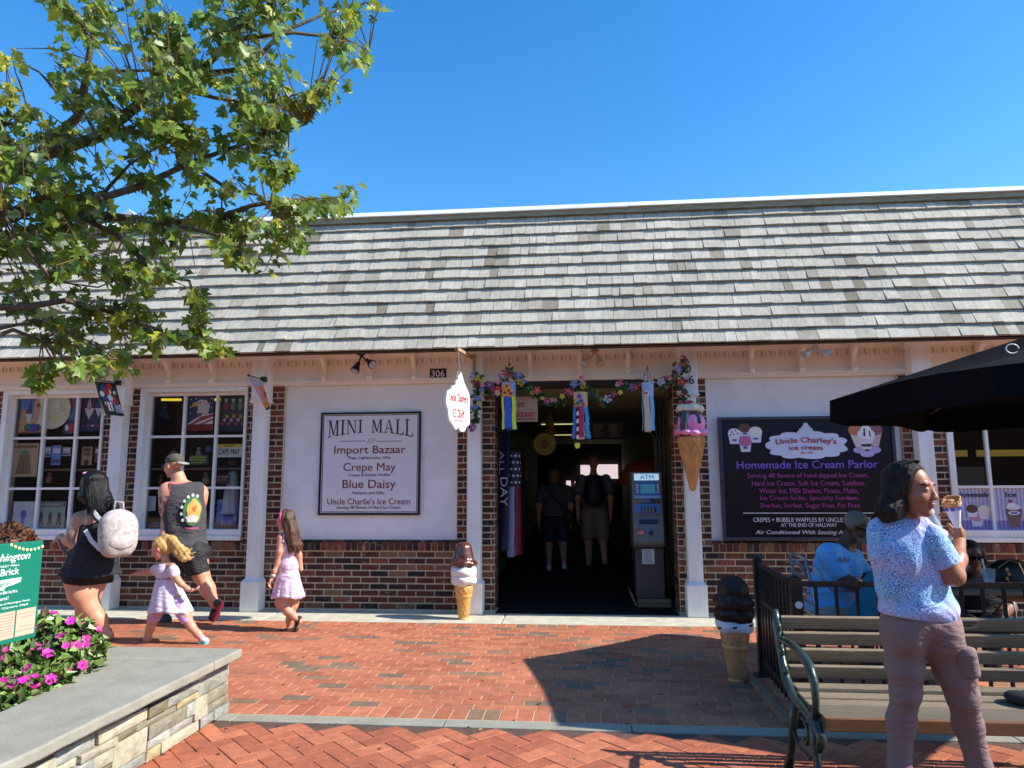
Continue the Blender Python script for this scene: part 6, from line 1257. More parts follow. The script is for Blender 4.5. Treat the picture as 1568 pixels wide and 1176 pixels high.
NP = np.array([n[0] for n in nodes]); TW = MB(); leaves = []
for (x, y, rx, ry) in blobs:
    nt_ = max(5, int(rx*ry*3.14/720))
    for k in range(nt_):
        a = RNG.uniform(0, 6.283); u = RNG.uniform(0, 1)**.5*.92; px, py = x+rx*u*math.cos(a), y+ry*u*math.sin(a); d = float(np.clip(RNG.normal(4.7, .35), 3.9, 5.7)); e = T(px, py, d)
        w = (NP-e); w[:, 2] *= .8; j = int(np.argmin((w**2).sum(1)+RNG.uniform(0, .02, len(NP)))); s = NP[j]; 
        if np.linalg.norm(e-s) > 1.1: s = e+(s-e)/np.linalg.norm(e-s)*.5
        mid = (s+e)/2+(0, 0, .06*np.linalg.norm(e-s))+RNG.normal(0, .02, 3); n_before = len(leaves)
        for t in np.linspace(.35, 1, 6):
            c = s*(1-t)**2+2*mid*t*(1-t)+e*t*t
            q = pr(c); inside = any(((q[0]-bx)/(brx*1.12))**2+((q[1]-by)/(bry*1.12))**2 < 1 for bx, by, brx, bry in blobs)
            if not inside: continue
            for _ in range(2 if RNG.random() < .6 else 1):
                out = RNG.normal(0, 1, 3); out[2] = -abs(out[2])*.7-.35; out /= np.linalg.norm(out); p = c+out*RNG.uniform(.015, .05); n = np.array([.45, -.1, .75])+RNG.normal(0, .55, 3)
                m = int(RNG.choice(4, p=[.5, .2, .13, .17])) if not (px < 50 and 60 < py < 120) else 2
                leaves.append((p, out+RNG.normal(0, .25, 3), n, float(np.clip(RNG.normal(.072, .02), .04, .13)), m)); TW.tube([c, p], [.0014, .001], 3, cap=False)
        if len(leaves)-n_before > 2: TW.tube([s, mid, e], [.0055, .004, .002], 4, cap=False)
TW.build('twigs', mat('twig', srgb(112, 88, 62), .8), tr)['kind'] = 'stuff'
random.shuffle(leaves)
def vis(l): q = pr(l[0]); return (0 < q[0] < 1568 and 0 < q[1] < 1176)*l[3]/np.linalg.norm(l[0]-CAM)
leaves.sort(key=vis, reverse=True); protos = []
for v in range(8):
    mb = MB(); maple_leaf(mb, np.zeros(3), np.array([0, 1., 0]), np.array([0, 0, 1.]), 1., 0)
    for m in range(4):
        me = bpy.data.meshes.new('leaf'); me.from_pydata(mb.v, [], mb.f); me.materials.append(LM[m]); protos.append(me)
big = leaves[:300]; rest = leaves[300:]
for i, (p, d, n, s, m) in enumerate(big):
    o = place(protos[(i % 8)*4+m], 'leaf', tr, p); d = d/np.linalg.norm(d); u = np.cross(d, n); u /= np.linalg.norm(u)+1e-9; n2 = np.cross(u, d)
    M_ = Matrix(((u[0]*s, d[0]*s, n2[0]*s), (u[1]*s, d[1]*s, n2[1]*s), (u[2]*s, d[2]*s, n2[2]*s))).to_4x4(); M_.translation = o.location.copy(); o.matrix_basis = M_
rm = MB()
for p, d, n, s, m in rest: maple_leaf(rm, p, d, n, s, m)
rm.build('crown', LM, tr)['kind'] = 'stuff'
print('LEAVES', len(leaves))
# ------------------------------------------------------------------ people
def nz(v): v = np.array(v, float); return v/np.linalg.norm(v)
skinL = mat('skin_fair', srgb(206, 148, 118), .5, var=.08, vscale=20, sss=.05); skinB = mat('skin_brown', srgb(126, 78, 54), .45, var=.08, vscale=20); skinD = mat('skin_deep', srgb(88, 54, 40), .45); lipm = mat('lips', srgb(164, 88, 84), .4); hairK = mat('black_hair', srgb(16, 14, 15), .42, spec=.3, bump=.4, bscale=80, stretch=(6, 6, 1)); eyeW = mat('eye_white', srgb(216, 210, 204), .2); eyeD = mat('iris', srgb(40, 26, 20), .15)
def frame_(f, u): f = nz(f); u = nz(np.array(u, float)-f*(np.array(u, float)@f)); return np.cross(f, u), f, u     # right, forward, up
class Head:
    def __init__(s, c, f, s_=1., up=(0, 0, 1)): s.c = np.array(c, float); s.r, s.f, s.u = frame_(f, up); s.s = s_; s.R = np.stack([s.r, s.f, s.u], 1)
    def W(s, x, y, z): return s.c+s.s*(x*s.r+y*s.f+z*s.u)
    def e(s, S, x, y, z, a, b, c, k=None, op='+'): S.ell(s.W(x, y, z), (a*s.s/Sdf.RS, b*s.s/Sdf.RS, c*s.s/Sdf.RS), s.R, k=k, op=op)
    def sdf(s, ears=True):
        S = Sdf(.016*s.s); e = s.e
        e(S, 0, -.012, .035, .073, .092, .082); e(S, 0, .028, -.015, .062, .066, .085); e(S, 0, .032, -.066, .048, .05, .044); e(S, 0, .068, -.094, .02, .018, .017)
        for q in (-1, 1):
            e(S, q*.036, .064, -.024, .024, .02, .022); e(S, q*.028, .083, .030, .024, .010, .009, k=.01*s.s)
            e(S, q*.031, .101, .008, .017, .012, .010, k=.008*s.s, op='-')
            e(S, q*.031, .080, .0085, .0135, .012, .0105, k=.004*s.s)
            e(S, q*.011, .100, -.028, .008, .009, .007, k=.006*s.s)
            if ears: e(S, q*.075, -.004, -.006, .009, .017, .028, k=.008*s.s)
        S.cap(s.W(0, .088, .018), s.W(0, .103, -.022), .007*s.s/Sdf.RS, .0125*s.s/Sdf.RS, k=.012*s.s)
        e(S, 0, .090, -.052, .022, .012, .0065, k=.006*s.s); e(S, 0, .088, -.063, .018, .012, .0075, k=.006*s.s)
        return S
    def loc(s, X): d = (X-s.c)/s.s; return d@s.r, d@s.f, d@s.u
    def pick(s, X, lip=1, brow=2, beard=None, brow_on=True):
        x, y, z = s.loc(X); m = np.zeros(len(X), int)
        m[(y > .082) & (abs(x) < .023) & (z < -.046) & (z > -.072)] = lip
        if brow_on: m[(y > .05) & (abs(abs(x)-.031) < .02) & (z > .0265) & (z < .0345)] = brow
        if beard is not None: m[(y > .035) & (z < -.04) & (abs(x) < .06) & (z > -.13) & ~((y > .082) & (abs(x) < .02) & (z < -.048) & (z > -.068)) & ((abs(x) < .035) | (z < -.06))] = beard
        return m
    def eyes(s, parent, closed=.5):
        for q in (-1, 1):
            e = MB().ball(s.W(q*.031, .0805, .0078), .0118*s.s, 14).build('eye', eyeW, parent, smooth=True)
            MB().ball(s.W(q*.031, .0872, .0075), (.0058*s.s,)*3, 10).build('iris', eyeD, e, smooth=True)
        L = Sdf(.003*s.s)
        for q in (-1, 1): L.cap(s.W(q*.018, .0905, .013), s.W(q*.045, .085, .012), .0045*s.s)
        return L
def hand(S, w, d, n, s=1., curl=.5, thumb=1, r=.0082, spread=.2):
    """palm and five unequal fingers; d finger direction, n the way they curl"""
    d = nz(d); n = nz(np.array(n, float)-d*(np.array(n, float)@d)); t = np.cross(d, n); w = np.array(w, float); R = np.stack([t, d, n], 1)
    S.ell(w+d*.048*s, (.038*s, .05*s, .015*s), R, k=.012*s); S.cap(w-d*.02*s, w+d*.03*s, .023*s, .026*s, k=.015*s)
    for i, L in enumerate((.062, .074, .079, .070)):
        o = (-.03+.02*i)*s*thumb*-1; p = w+d*.088*s+t*o; a = curl*.35; dd = nz(d+t*(-o/s)*-spread*3); pts = [p]; rr = [r*s]
        for q, fr in enumerate((.45, .32, .23)):
            a += curl*(.55, .8, .6)[q]; v = dd*math.cos(a)+n*math.sin(a); pts.append(pts[-1]+v*L*s*fr); rr.append(r*s*(.95, .86, .74)[q])
        S.chain(pts, rr, k=.004*s)
    p = w+d*.02*s+t*.028*s*thumb; v1 = nz(d*.7+t*.75*thumb+n*.35); v2 = nz(d*.9+t*.25*thumb+n*.5)
    S.chain([p, p+v1*.036*s, p+v1*.036*s+v2*.032*s], [.0115*s, .0095*s, .0078*s], k=.006*s)
def person(label, base, group=None): return empty('person', base, label, 'person', group)
def folds(a, f, ph=0.): return lambda X, Y, Z: a*np.sin(X*f+Z*f*.35+ph)*np.sin(Y*f*.8+Z*f*.2+ph)
def hair_strands(o, hd, n, drop, lo, hi, m, r=.0022, back=.05, top=.128, seed=1):
    rr = random.Random(seed); mb = MB(); W = hd.W
    for _ in range(n):
        ph = math.radians(rr.uniform(lo, hi)); sn, cs = math.sin(ph), math.cos(ph); j = lambda a: rr.uniform(-a, a); d = drop+j(.03)
        p = [W(.012*sn+j(.008), .02-.03*max(cs, -.6)+j(.01), top+j(.003)), W(.058*sn, -.012-.062*cs, .112+j(.003)), W(.085*sn+j(.003), -.015-.090*cs, .045), W(.092*sn+j(.004), -.025-.094*cs, -.02), W((.092+j(.01))*sn, -.03-back*.4-.09*max(cs, 0), (-.02+d)/2), W((.080+j(.014))*sn, -.03-back-.075*max(cs, 0)+j(.012), d)]
        mb.tube(p, [r, r, r, r, r*.9, r*.35], 4, cap=False)
    o2 = mb.build('hair_strands', m, o, smooth=True); o2['kind'] = 'stuff'; return o2
def shoe(o, heel, toe, up, w, m, ms, h=.055, name='shoe'):
    heel, toe = np.array(heel, float), np.array(toe, float); d = nz(toe-heel); L = np.linalg.norm(toe-heel); u = nz(np.array(up, float)-d*(np.array(up, float)@d)); r = np.cross(d, u); R = np.stack([r, d, u], 1)
    S = Sdf(.02).ell(heel+d*L*.22+u*h*.75, (w*.42, L*.24, h*.85), R).ell(heel+d*L*.55+u*h*.55, (w*.45, L*.32, h*.55), R).ell(heel+d*L*.8+u*h*.42, (w*.48, L*.22, h*.42), R).clip(heel+u*.018, -u)
    b = skin_obj(name, [(S, .007)], [m], o); S = Sdf(.01).ell(heel+d*L*.25, (w*.45, L*.27, .03), R).ell(heel+d*L*.72, (w*.52, L*.30, .03), R).clip(heel+u*.019, u).clip(heel-u*.008, -u); skin_obj('sole', [(S, .006)], [ms], b)
# ---- woman with the backpack
Y1 = -1.75; base = P(150, 984, Y1); base[2] = .0
o = person('woman with long black hair, black ruffled top and pale backpack, walking past the left window', base)
q = lambda x, y, dy=0.: np.array(P(x, y, Y1+dy)); f1 = nz((-.85, .5, 0)); hd = Head(q(143, 741), (-.8, .58, -.25), 1.02)
B1 = Sdf(.04); B1.chain([q(146, 762), q(146, 778)], [.055, .06]); B1.ell(q(146, 802), (.17, .14, .16)).ell(q(142, 838), (.175, .16, .16)).ell(q(140, 868), (.20, .18, .15))
B1.cap(q(122, 795, -.05), q(170, 795, .1), .065, .07)
B1.chain([q(120, 797, -.08), q(115, 818, -.1), q(117, 834, -.1)], [.072, .068, .055]).chain([q(117, 834, -.1), q(104, 828, -.08), q(92, 822, -.02)], [.052, .042, .028]); B1.cap(q(172, 797, .1), q(170, 830, .15), .06, .05)
B1.chain([q(122, 882, -.06), q(127, 908, -.06), q(137, 930, -.05)], [.145, .125, .088]).chain([q(137, 930, -.05), q(150, 950, -.03), q(162, 968, 0)], [.09, .078, .04]).cap(q(162, 968), q(168, 974), .04, .03).cap(q(168, 974), q(160, 984), .028, .02)
B1.chain([q(145, 882, .1), q(135, 915, .12), q(131, 935, .12)], [.13, .105, .085]).chain([q(131, 935, .12), q(135, 950, .12), q(141, 968, .14)], [.078, .07, .04]).cap(q(141, 970, .14), q(128, 976, .16), .032, .022)
H1 = Sdf(.01); hand(H1, q(92, 822, -.02), (-.6, .1, -.45), (.2, .4, -.8), 1.0, .7, -1)
tat = mat('tattooed_skin', srgb(160, 124, 108), .5, var=.25, vscale=26)
def pk1(X):
    m = hd.pick(X)*((np.linalg.norm(X-hd.c, axis=1) < .14)); a = q(116, 820, -.1); return np.where(np.linalg.norm(X-a-np.array([.0, -.05, 0]), axis=1) < .075, 3, m)
skin_obj('body', [(B1, .012), (H1, .006), (hd.sdf(), .006)], [skinL, lipm, hairK, tat], o, pk1)
S = Sdf(.03).ell(hd.W(0, -.02, .04), (.082, .098, .088), hd.R)
for k in range(13):
    a = -2.1+k*.35; c0 = hd.W(.07*math.sin(a), -.03-.06*math.cos(a)*.8, .03); S.chain([c0, c0+(.03*math.sin(a)+.02, -.01, -.15), q(146+2.6*k, 775+(k % 3)*4, -.05), q(150+2.2*k, 790+(k % 4)*5, -.06)], [.038, .036, .026, .008])
S.warp(lambda X, Y, Z: .004*np.sin(X*130+Z*8)*np.sin(Y*90)); skin_obj('hair', [(S, .009)], [hairK], o); hair_strands(o, hd, 260, -.30, -115, 115, hairK, .0035, .07)
MB().tube([hd.W(-.08, .03, .11), hd.W(-.03, .05, .128), hd.W(.03, .05, .128), hd.W(.08, .03, .11)], .010, 8).build('sunglasses', PR(206, 130, 180), o, smooth=True)
black_c = mat('black_jersey', srgb(38, 37, 42), .85, bump=.2, bscale=200, crease=.4)
S = Sdf(.03).ell(q(147, 812), (.185, .155, .15)).ell(q(142, 842), (.19, .172, .16)).ell(q(144, 826), (.18, .16, .14)).clip(q(140, 792), (.15, -.2, 1)).clip(q(140, 846), (0, 0, -1)).warp(folds(.003, 40)); skin_obj('top', [(S, .01)], [black_c], o)
MB().bar(q(158, 770, .02), q(166, 798, -.14), .02).bar(q(134, 772, -.05), q(150, 800, -.17), .02).build('strap', black_c, o)
def skirt(o, c0, r0, c1, r1, n, amp, m, name='ruffle', th=.006, nz_=10, seed=0):
    """flared cloth tube between two ellipses with pleats"""
    mb = MB(); N = 72
    for s_, th_ in ((0, 0), (1, -th)):
        for j in range(nz_+1):
            t = j/nz_; c = np.array(c0)*(1-t)+np.array(c1)*t; rx = r0[0]*(1-t)+r1[0]*t+th_; ry = r0[1]*(1-t)+r1[1]*t+th_
            for k in range(N):
                a = 6.2832*k/N; w = 1+amp*t*math.sin(n*a+seed)+amp*.5*t*math.sin(n*1.7*a+1+seed); mb.v.append((c[0]+rx*w*math.cos(a), c[1]+ry*w*math.sin(a), c[2]+.01*t*math.sin(3*a+seed)))
    W = N*(nz_+1)
    for j in range(nz_):
        for k in range(N): a, b = j*N+k, j*N+(k+1) % N; mb.f += [(a, a+N, b+N, b), (W+a, W+b, W+b+N, W+a+N)]; mb.mi += [0, 0]
    for k in range(N): a, b = nz_*N+k, nz_*N+(k+1) % N; mb.f.append((a, W+a, W+b, b)); mb.mi.append(0)
    return mb.build(name, m, o, smooth=True)
skirt(o, q(143, 832), (.185, .175), q(140, 864), (.235, .215), 13, .03, black_c); skirt(o, q(140, 861), (.23, .21), q(139, 880), (.275, .245), 22, .045, black_c, seed=2)
S = Sdf(.03).ell(q(140, 872), (.215, .195, .13)).cap(q(122, 872, -.05), q(126, 890, -.06), .165, .155).cap(q(146, 872, .08), q(147, 889, .08), .165, .15).clip(q(130, 891, 0), (-.1, 0, -1)).clip(q(130, 868), (0, 0, 1)); skin_obj('shorts', [(S, .01)], [mat('black_shorts', srgb(16, 16, 18), .8)], o)
shoe(o, q(169, 963, .01), q(160, 986, .02), (-.9, -.2, .3), .1, mat('sandal_strap', srgb(120, 104, 92), .6), mat('sandal_sole', srgb(58, 48, 42), .8), .022, 'sandal'); shoe(o, q(143, 977, .14), q(124, 980, .17), (0, 0, 1), .09, MATS['sandal_strap'], MATS['sandal_sole'], .02, 'sandal')
MB().obox(q(94, 836, -.06), (.012, .03, -.02), (.006, -.004, 0), (-.03, .0, .06)).build('phone', PR(196, 160, 170), o)
bpk = empty('backpack', q(182, 848, -.2), 'pale marbled backpack with front pocket on the back of the black haired woman', 'backpack')
bm_ = mat('marbled_canvas', srgb(204, 196, 192), .8, var2=srgb(150, 140, 140), vscale=22, bump=.2)
fb = nz((.8, -.55, .12)); rb_, _, ub = frame_(fb, (0, 0, 1)); Rb = np.stack([rb_, fb, ub], 1); cb = q(181, 814, -.17)
S = Sdf(.09)
for dx in (-.07, .07):
    for dz in (-.13, -.02, .08): S.ell(cb+rb_*dx+ub*dz, (.08, .085, .1 if dz < .05 else .09), Rb)
S.ell(cb, (.13, .09, .2), Rb).warp(folds(.0015, 45)); bo = skin_obj('bag_body', [(S, .011)], [bm_], bpk)
S = Sdf(.03).ell(cb+fb*.075-ub*.085, (.115, .045, .085), Rb).ell(cb+fb*.075-ub*.11, (.115, .045, .06), Rb); skin_obj('front_pocket', [(S, .01)], [bm_], bpk)
MB().tube([cb+ub*.19-rb_*.04, cb+ub*.27-rb_*.04, cb+ub*.28+rb_*.03, cb+ub*.2+rb_*.04], .011, 8).build('handle', bm_, bpk, smooth=True)
st_ = MB()
def ribbon(mb, pts, w, th, nrm, m=0):
    for a, b in zip(pts, pts[1:]): mb.bar(a, b, w, th, upv=nrm, m=m)
ribbon(st_, [q(149, 772, -.06), q(142, 780, -.16), q(150, 792, -.2), q(166, 802, -.22)], .03, .012, (0, -1, .3)); ribbon(st_, [q(131, 812, -.2), q(140, 828, -.22), q(154, 842, -.24)], .036, .012, (0, -1, .3)); ribbon(st_, [q(168, 800, -.2), q(178, 788, -.05)], .036, .012, (0, -1, .3)); st_.build('strap', mat('strap_white', srgb(226, 222, 220), .7), bpk)
# ---- man in the tank top
Y2 = -.95; base = P(285, 957, Y2); base[2] = 0
o = person('man in charcoal tank top and backward olive cap striding past the second window', base); q = lambda x, y, dy=0.: np.array(P(x, y, Y2+dy))
hd = Head(q(266, 714), (-.93, .3, -.12), 1.06); Bm = Sdf(.035)
Bm.cap(q(272, 728), q(276, 742), .07, .08); Rm_ = np.stack([nz((.75, .66, 0)), nz((-.66, .75, 0)), np.array([0, 0, 1.])], 1)
Bm.ell(q(281, 765), (.235, .135, .2), Rm_).ell(q(281, 805), (.2, .145, .2), Rm_).ell(q(283, 838), (.195, .15, .14), Rm_)
Bm.cap(q(257, 750, -.05), q(306, 752, .12), .085, .075)
Bm.chain([q(256, 754, -.08), q(256, 780, -.1), q(257, 800, -.1)], [.085, .072, .058]).chain([q(257, 800, -.1), q(253, 818, -.14), q(250, 832, -.2)], [.058, .05, .036]); Bm.cap(q(308, 756, .12), q(304, 800, .2), .07, .05)
Bm.chain([q(296, 846), q(303, 862), q(307, 878)], [.105, .1, .085]).chain([q(307, 878), q(318, 902), q(329, 926)], [.082, .074, .046]); Bm.chain([q(276, 842, .05), q(262, 870, .08), q(256, 892, .1)], [.12, .105, .08]).chain([q(256, 892, .1), q(250, 920, .1), q(245, 944, .1)], [.075, .07, .045])
Hm = Sdf(.01); hand(Hm, q(250, 833, -.2), (-.3, -.2, -1), (-1, 0, 0), 1.05, .6, 1)
def pkm(X):
    m = hd.pick(X, beard=3); m = m*(np.linalg.norm(X-hd.c, axis=1) < .17); a = nz(q(257, 800, -.1)-q(256, 754, -.08)); d = X-q(256, 757, -.08); t = d@a; r = np.linalg.norm(d-t[:, None]*a, axis=1)
    return np.where((r < .12) & (t > .02) & (t < .28) & (X[:, 1] < Y2-.08) & (np.sin(X[:, 2]*60+X[:, 0]*50)+np.sin(X[:, 0]*95) > .3), 4, m)
skin_obj('body', [(Bm, .012), (Hm, .006), (hd.sdf(), .006)], [skinL, lipm, mat('grey_brow', srgb(110, 92, 80), .8), mat('grey_beard', srgb(150, 134, 124), .9), mat('tattoo_ink', srgb(104, 84, 84), .6)], o, pkm)
S = Sdf(.02).ell(hd.W(0, -.015, .06), (.086, .104, .075), hd.R).clip(hd.W(0, 0, .03), -hd.u).warp(folds(.002, 60)); capo = skin_obj('cap', [(S, .007)], [mat('olive_cap', srgb(84, 82, 70), .85, var=.2, vscale=40)], o)
S = Sdf(.01).ell(hd.W(0, -.13, .015), (.07, .075, .03), hd.R).clip(hd.W(0, -.1, .035), nz(hd.u-hd.f*.45)).clip(hd.W(0, -.1, .02), -nz(hd.u-hd.f*.45)); skin_obj('cap_peak', [(S, .006)], [mat('cap_under', srgb(150, 148, 138), .8)], capo)
MB().tube([hd.W(-.075, 0, .01), hd.W(-.055, .085, .012), hd.W(0, .105, .01), hd.W(.055, .085, .012), hd.W(.075, 0, .01)], .006, 6).obox(hd.W(.03, .102, .006), hd.r*.022, hd.f*.003, hd.u*.014).obox(hd.W(-.03, .102, .006), hd.r*.022, hd.f*.003, hd.u*.014).build('sunglasses', PR(60, 70, 80, .2), o)
tank = mat('charcoal_jersey', srgb(68, 66, 70), .9, bump=.15, bscale=150, crease=.5); trim = mat('coral_trim', srgb(224, 96, 108), .8)
def tk(e, c0=None):
    S = Sdf(.05).ell(q(281, 768), (.215+e, .142+e, .19), Rm_).ell(q(282, 790), (.21+e, .152+e, .2), Rm_).ell(q(282, 812), (.21+e, .16+e, .2), Rm_).ell(q(284, 840), (.215+e, .175+e, .2), Rm_).cap(q(268, 749, -.05), q(300, 750, .07), .088+e, .083+e)
    for sh in (q(249, 757, -.13), q(317, 759, .18)): S.ell(sh, (.105-e, .12-e, .15-e), k=.01, op='-')
    S.ell(q(274, 737), (.10, .12, .055), k=.01, op='-')
    return S.clip(q(284, 848), (0, 0, -1)).clip(q(276, 738), (0, 0, 1)).warp(folds(.003, 34))
S = tk(.012); to_ = skin_obj('tank_top', [(S, .009)], [tank, trim], o, lambda X: ((np.linalg.norm((X-q(249, 757, -.13))/np.array([.105, .12, .15]), axis=1) < 1.06) | (np.linalg.norm((X-q(317, 759, .18))/np.array([.105, .12, .15]), axis=1) < 1.06) | (np.linalg.norm((X-q(274, 737))/np.array([.10, .12, .055]), axis=1) < 1.22)).astype(int))
# print on the back, draped just outside the cloth
nb_ = nz((.52, -.85, 0)); rp = np.cross((0, 0, 1.), nb_); rp = nz(rp); pc = q(294, 782)+nb_*.0
def onback(u, v): return q(294, 782)+rp*u+np.array([0, 0, v])+nb_*(.182-1.6*u*u-.35*abs(v)*.3)
def blobp(pts, m, lift, nm='shirt_print'): 
    mb = MB(); c = np.mean(pts, 0); P_ = [onback(*c)+nb_*lift]+[onback(*p)+nb_*lift for p in pts]; n = len(pts); mb.add(P_, [(0, 1+(i+1) % n, 1+i) for i in range(n)]); mb.build(nm, m, to_)
el_ = lambda cx, cy, a, b, n=22, w=0: [(cx+a*(1+w*math.sin(5*t))*math.cos(t), cy+b*(1+w*math.sin(5*t))*math.sin(t)) for t in np.linspace(0, 6.2832, n+1)[:-1]]
blobp(el_(0, 0, .092, .15), PR(70, 130, 80), .001); blobp(el_(.012, .0, .068, .125, w=.08), PR(224, 176, 90), .003); blobp(el_(.0, -.075, .06, .04, w=.15), PR(222, 220, 216), .005); blobp(el_(.02, .03, .02, .03), PR(190, 110, 60), .006)
for k in range(7): a = 1.2+k*.42; blobp(el_(.108*math.cos(a), .168*math.sin(a), .014, .018, 8), PR(226, 226, 222), .004, 'print_letter')
for k in range(7): blobp([(-.062+.019*k, -.188-.004*abs(3-k)*-1), (-.048+.019*k, -.188), (-.048+.019*k, -.168), (-.062+.019*k, -.168)], PR(226, 90, 150), .003, 'print_letter')
shm = mat('black_sport_cloth', srgb(34, 34, 38), .7, crease=.6)
S = Sdf(.03).ell(q(285, 848), (.222, .185, .12), Rm_).ell(q(297, 846, .02), (.17, .175, .12)).cap(q(296, 842), q(302, 872), .135, .125).cap(q(278, 842, .05), q(266, 872, .07), .13, .12).clip(q(302, 880), nz((.25, 0, -1))).warp(folds(.006, 40)); skin_obj('shorts', [(S, .01)], [shm], o)
shoe(o, q(340, 922, .0), q(326, 952, .02), (-.85, .3, .45), .105, PR(30, 34, 34), mat('sole_red', srgb(126, 30, 60), .6), .07); shoe(o, q(262, 957, .1), q(226, 959, .12), (0, 0, 1), .105, PR(40, 60, 60), mat('sole_teal', srgb(30, 140, 160), .5), .075)
MB().tube([q(330, 921), q(334, 926)], .05, 12).build('sock', PR(60, 70, 60), o, smooth=True)
# ---- little girl with the blond pony tail
Y3 = -1.8; base = P(265, 986, Y3); base[2] = 0
o = person('little blond girl in white and lilac dress with arms out, running behind the planter', base); q = lambda x, y, dy=0.: np.array(P(x, y, Y3+dy))
hd = Head(q(246, 840), (-.93, -.1, -.35), .84); Bg = Sdf(.025); Bg.cap(q(252, 852), q(254, 862), .034, .036).ell(q(254, 878), (.085, .07, .11)).ell(q(256, 905), (.09, .08, .1))
Bg.cap(q(244, 868, .05), q(264, 868, -.06), .032, .036).chain([q(243, 870, .06), q(225, 876, .08), q(212, 877, .08)], [.032, .027, .02]).chain([q(265, 872, -.07), q(272, 888, -.08), q(277, 894, -.08)], [.034, .028, .026]).chain([q(277, 894, -.08), q(286, 901, -.08), q(291, 904, -.08)], [.026, .021, .018])
Bg.chain([q(246, 918, .03), q(235, 945, .03), q(230, 962, .03)], [.062, .05, .038]).chain([q(230, 962, .03), q(226, 978, .03), q(221, 990, .03)], [.037, .032, .022]).chain([q(270, 918, -.03), q(284, 944, -.03), q(293, 960, -.03)], [.062, .05, .038]).chain([q(293, 960, -.03), q(303, 971, -.02), q(309, 978, -.02)], [.037, .033, .024]).cap(q(221, 990, .03), q(214, 992, .03), .022, .018)
Hg = Sdf(.006); hand(Hg, q(212, 877, .08), (-1, 0, -.1), (-.2, 0, -1), .62, .5, 1, .0095); hand(Hg, q(291, 904, -.08), (1, 0, .05), (.2, 0, 1), .62, .6, 1, .0095)
def pkh(hd): return lambda X: hd.pick(X)*(np.linalg.norm(X-hd.c, axis=1) < .14)
blond = mat('blond_hair', srgb(206, 166, 96), .45, var=.35, vscale=40, stretch=(5, 5, 1), bump=.5, bscale=90)
skin_obj('body', [(Bg, .009), (Hg, .005), (hd.sdf(), .005)], [skinL, lipm, mat('blond_brow', srgb(170, 130, 90), .8)], o, pkh(hd))
S = Sdf(.02).ell(hd.W(0, -.02, .045), (.084*.84, .098*.84, .086*.84), hd.R).ell(hd.W(0, -.06, -.01), (.07*.84, .06*.84, .08*.84), hd.R).clip(hd.W(0, .05, .05), nz(hd.f-hd.u*.4))
for k in range(9): a = k*.7; S.chain([q(255, 823), q(264+2*math.sin(a), 828+3*math.cos(a)), q(273+3*math.sin(a), 842+6*math.cos(a), -.02), q(281+6*math.sin(a), 849+8*math.cos(a), .01*k-.05), q(291+8*math.sin(a*1.3), 848+9*math.cos(a*1.3), .01*k-.05)], [.02, .024, .024, .018, .005])
S.warp(lambda X, Y, Z: .003*np.sin(X*120+Z*40)*np.sin(Y*90+Z*60)); skin_obj('hair', [(S, .007)], [blond], o)
pastel = mat('pastel_print', srgb(232, 226, 234), .85, var2=srgb(206, 176, 208), vscale=26, bump=.1, crease=.4)
S = Sdf(.02).ell(q(254, 876), (.098, .084, .1)).cap(q(243, 870, .055), q(238, 872, .06), .045, .048).cap(q(265, 872, -.065), q(267, 878, -.07), .048, .05).clip(q(254, 892), (0, 0, -1)).clip(q(253, 863), (0, 0, 1)); skin_obj('bodice', [(S, .008)], [pastel], o)
skirt(o, q(255, 886), (.095, .085), q(262, 936, .0), (.205, .15), 9, .05, pastel, 'skirt', nz_=16)
lil = mat('lilac_leggings', srgb(196, 160, 206), .8); S = Sdf(.02).cap(q(244, 922, .03), q(235, 948, .03), .07, .056).cap(q(271, 922, -.03), q(285, 948, -.03), .07, .056).clip(q(260, 953), (0, 0, -1)); skin_obj('leggings', [(S, .008)], [lil], o)
shoe(o, q(304, 984, -.02), q(319, 986, -.02), (-.2, 0, 1), .06, Wt, PR(90, 190, 190), .05); shoe(o, q(225, 997, .03), q(206, 998, .03), (0, 0, 1), .06, Wt, PR(90, 190, 190), .045); MB().tube([q(307, 974, -.02), q(310, 980, -.02)], .03, 10).build('sock', PR(230, 160, 190), o, smooth=True)
MB().tube([hd.W(.0, -.05, .1), hd.W(0, -.075, .085)], .03, 12).build('hair_tie', PR(60, 60, 70), o, smooth=True)
# ---- girl with the pink headband
Y4 = -1.2; base = P(444, 968, Y4); base[2] = 0
o = person('girl with long brown hair, pink headband and pastel sundress walking by the low brick wall', base); q = lambda x, y, dy=0.: np.array(P(x, y, Y4+dy))
hd = Head(q(437, 797), (-.98, .1, -.05), .86); Bk_ = Sdf(.025); Bk_.cap(q(439, 808), q(440, 818), .035, .04).ell(q(439, 838), (.085, .075, .12)).ell(q(442, 875), (.085, .08, .12)).ell(q(443, 900), (.1, .09, .08))
Bk_.cap(q(430, 822, -.03), q(448, 822, .1), .036, .034).chain([q(430, 824, -.06), q(428, 845, -.08), q(425, 862, -.08)], [.038, .031, .026]).chain([q(425, 862, -.08), q(420, 875, -.1), q(417, 884, -.1)], [.026, .022, .018]).chain([q(452, 825, .1), q(458, 850, .12), q(461, 872, .12)], [.034, .028, .022])
Bk_.chain([q(449, 905, .04), q(448, 925, .04), q(445, 938, .04)], [.072, .056, .042]).chain([q(445, 938, .04), q(444, 950, .04), q(443, 962, .04)], [.042, .038, .024]).cap(q(443, 963, .04), q(434, 968, .04), .024, .018)
Bk_.chain([q(436, 905, -.04), q(431, 922, -.04), q(440, 935, -.04)], [.072, .06, .044]).chain([q(440, 935, -.04), q(450, 944, -.04), q(459, 951, -.04)], [.043, .036, .024]).cap(q(459, 951, -.04), q(454, 962, -.04), .022, .018)
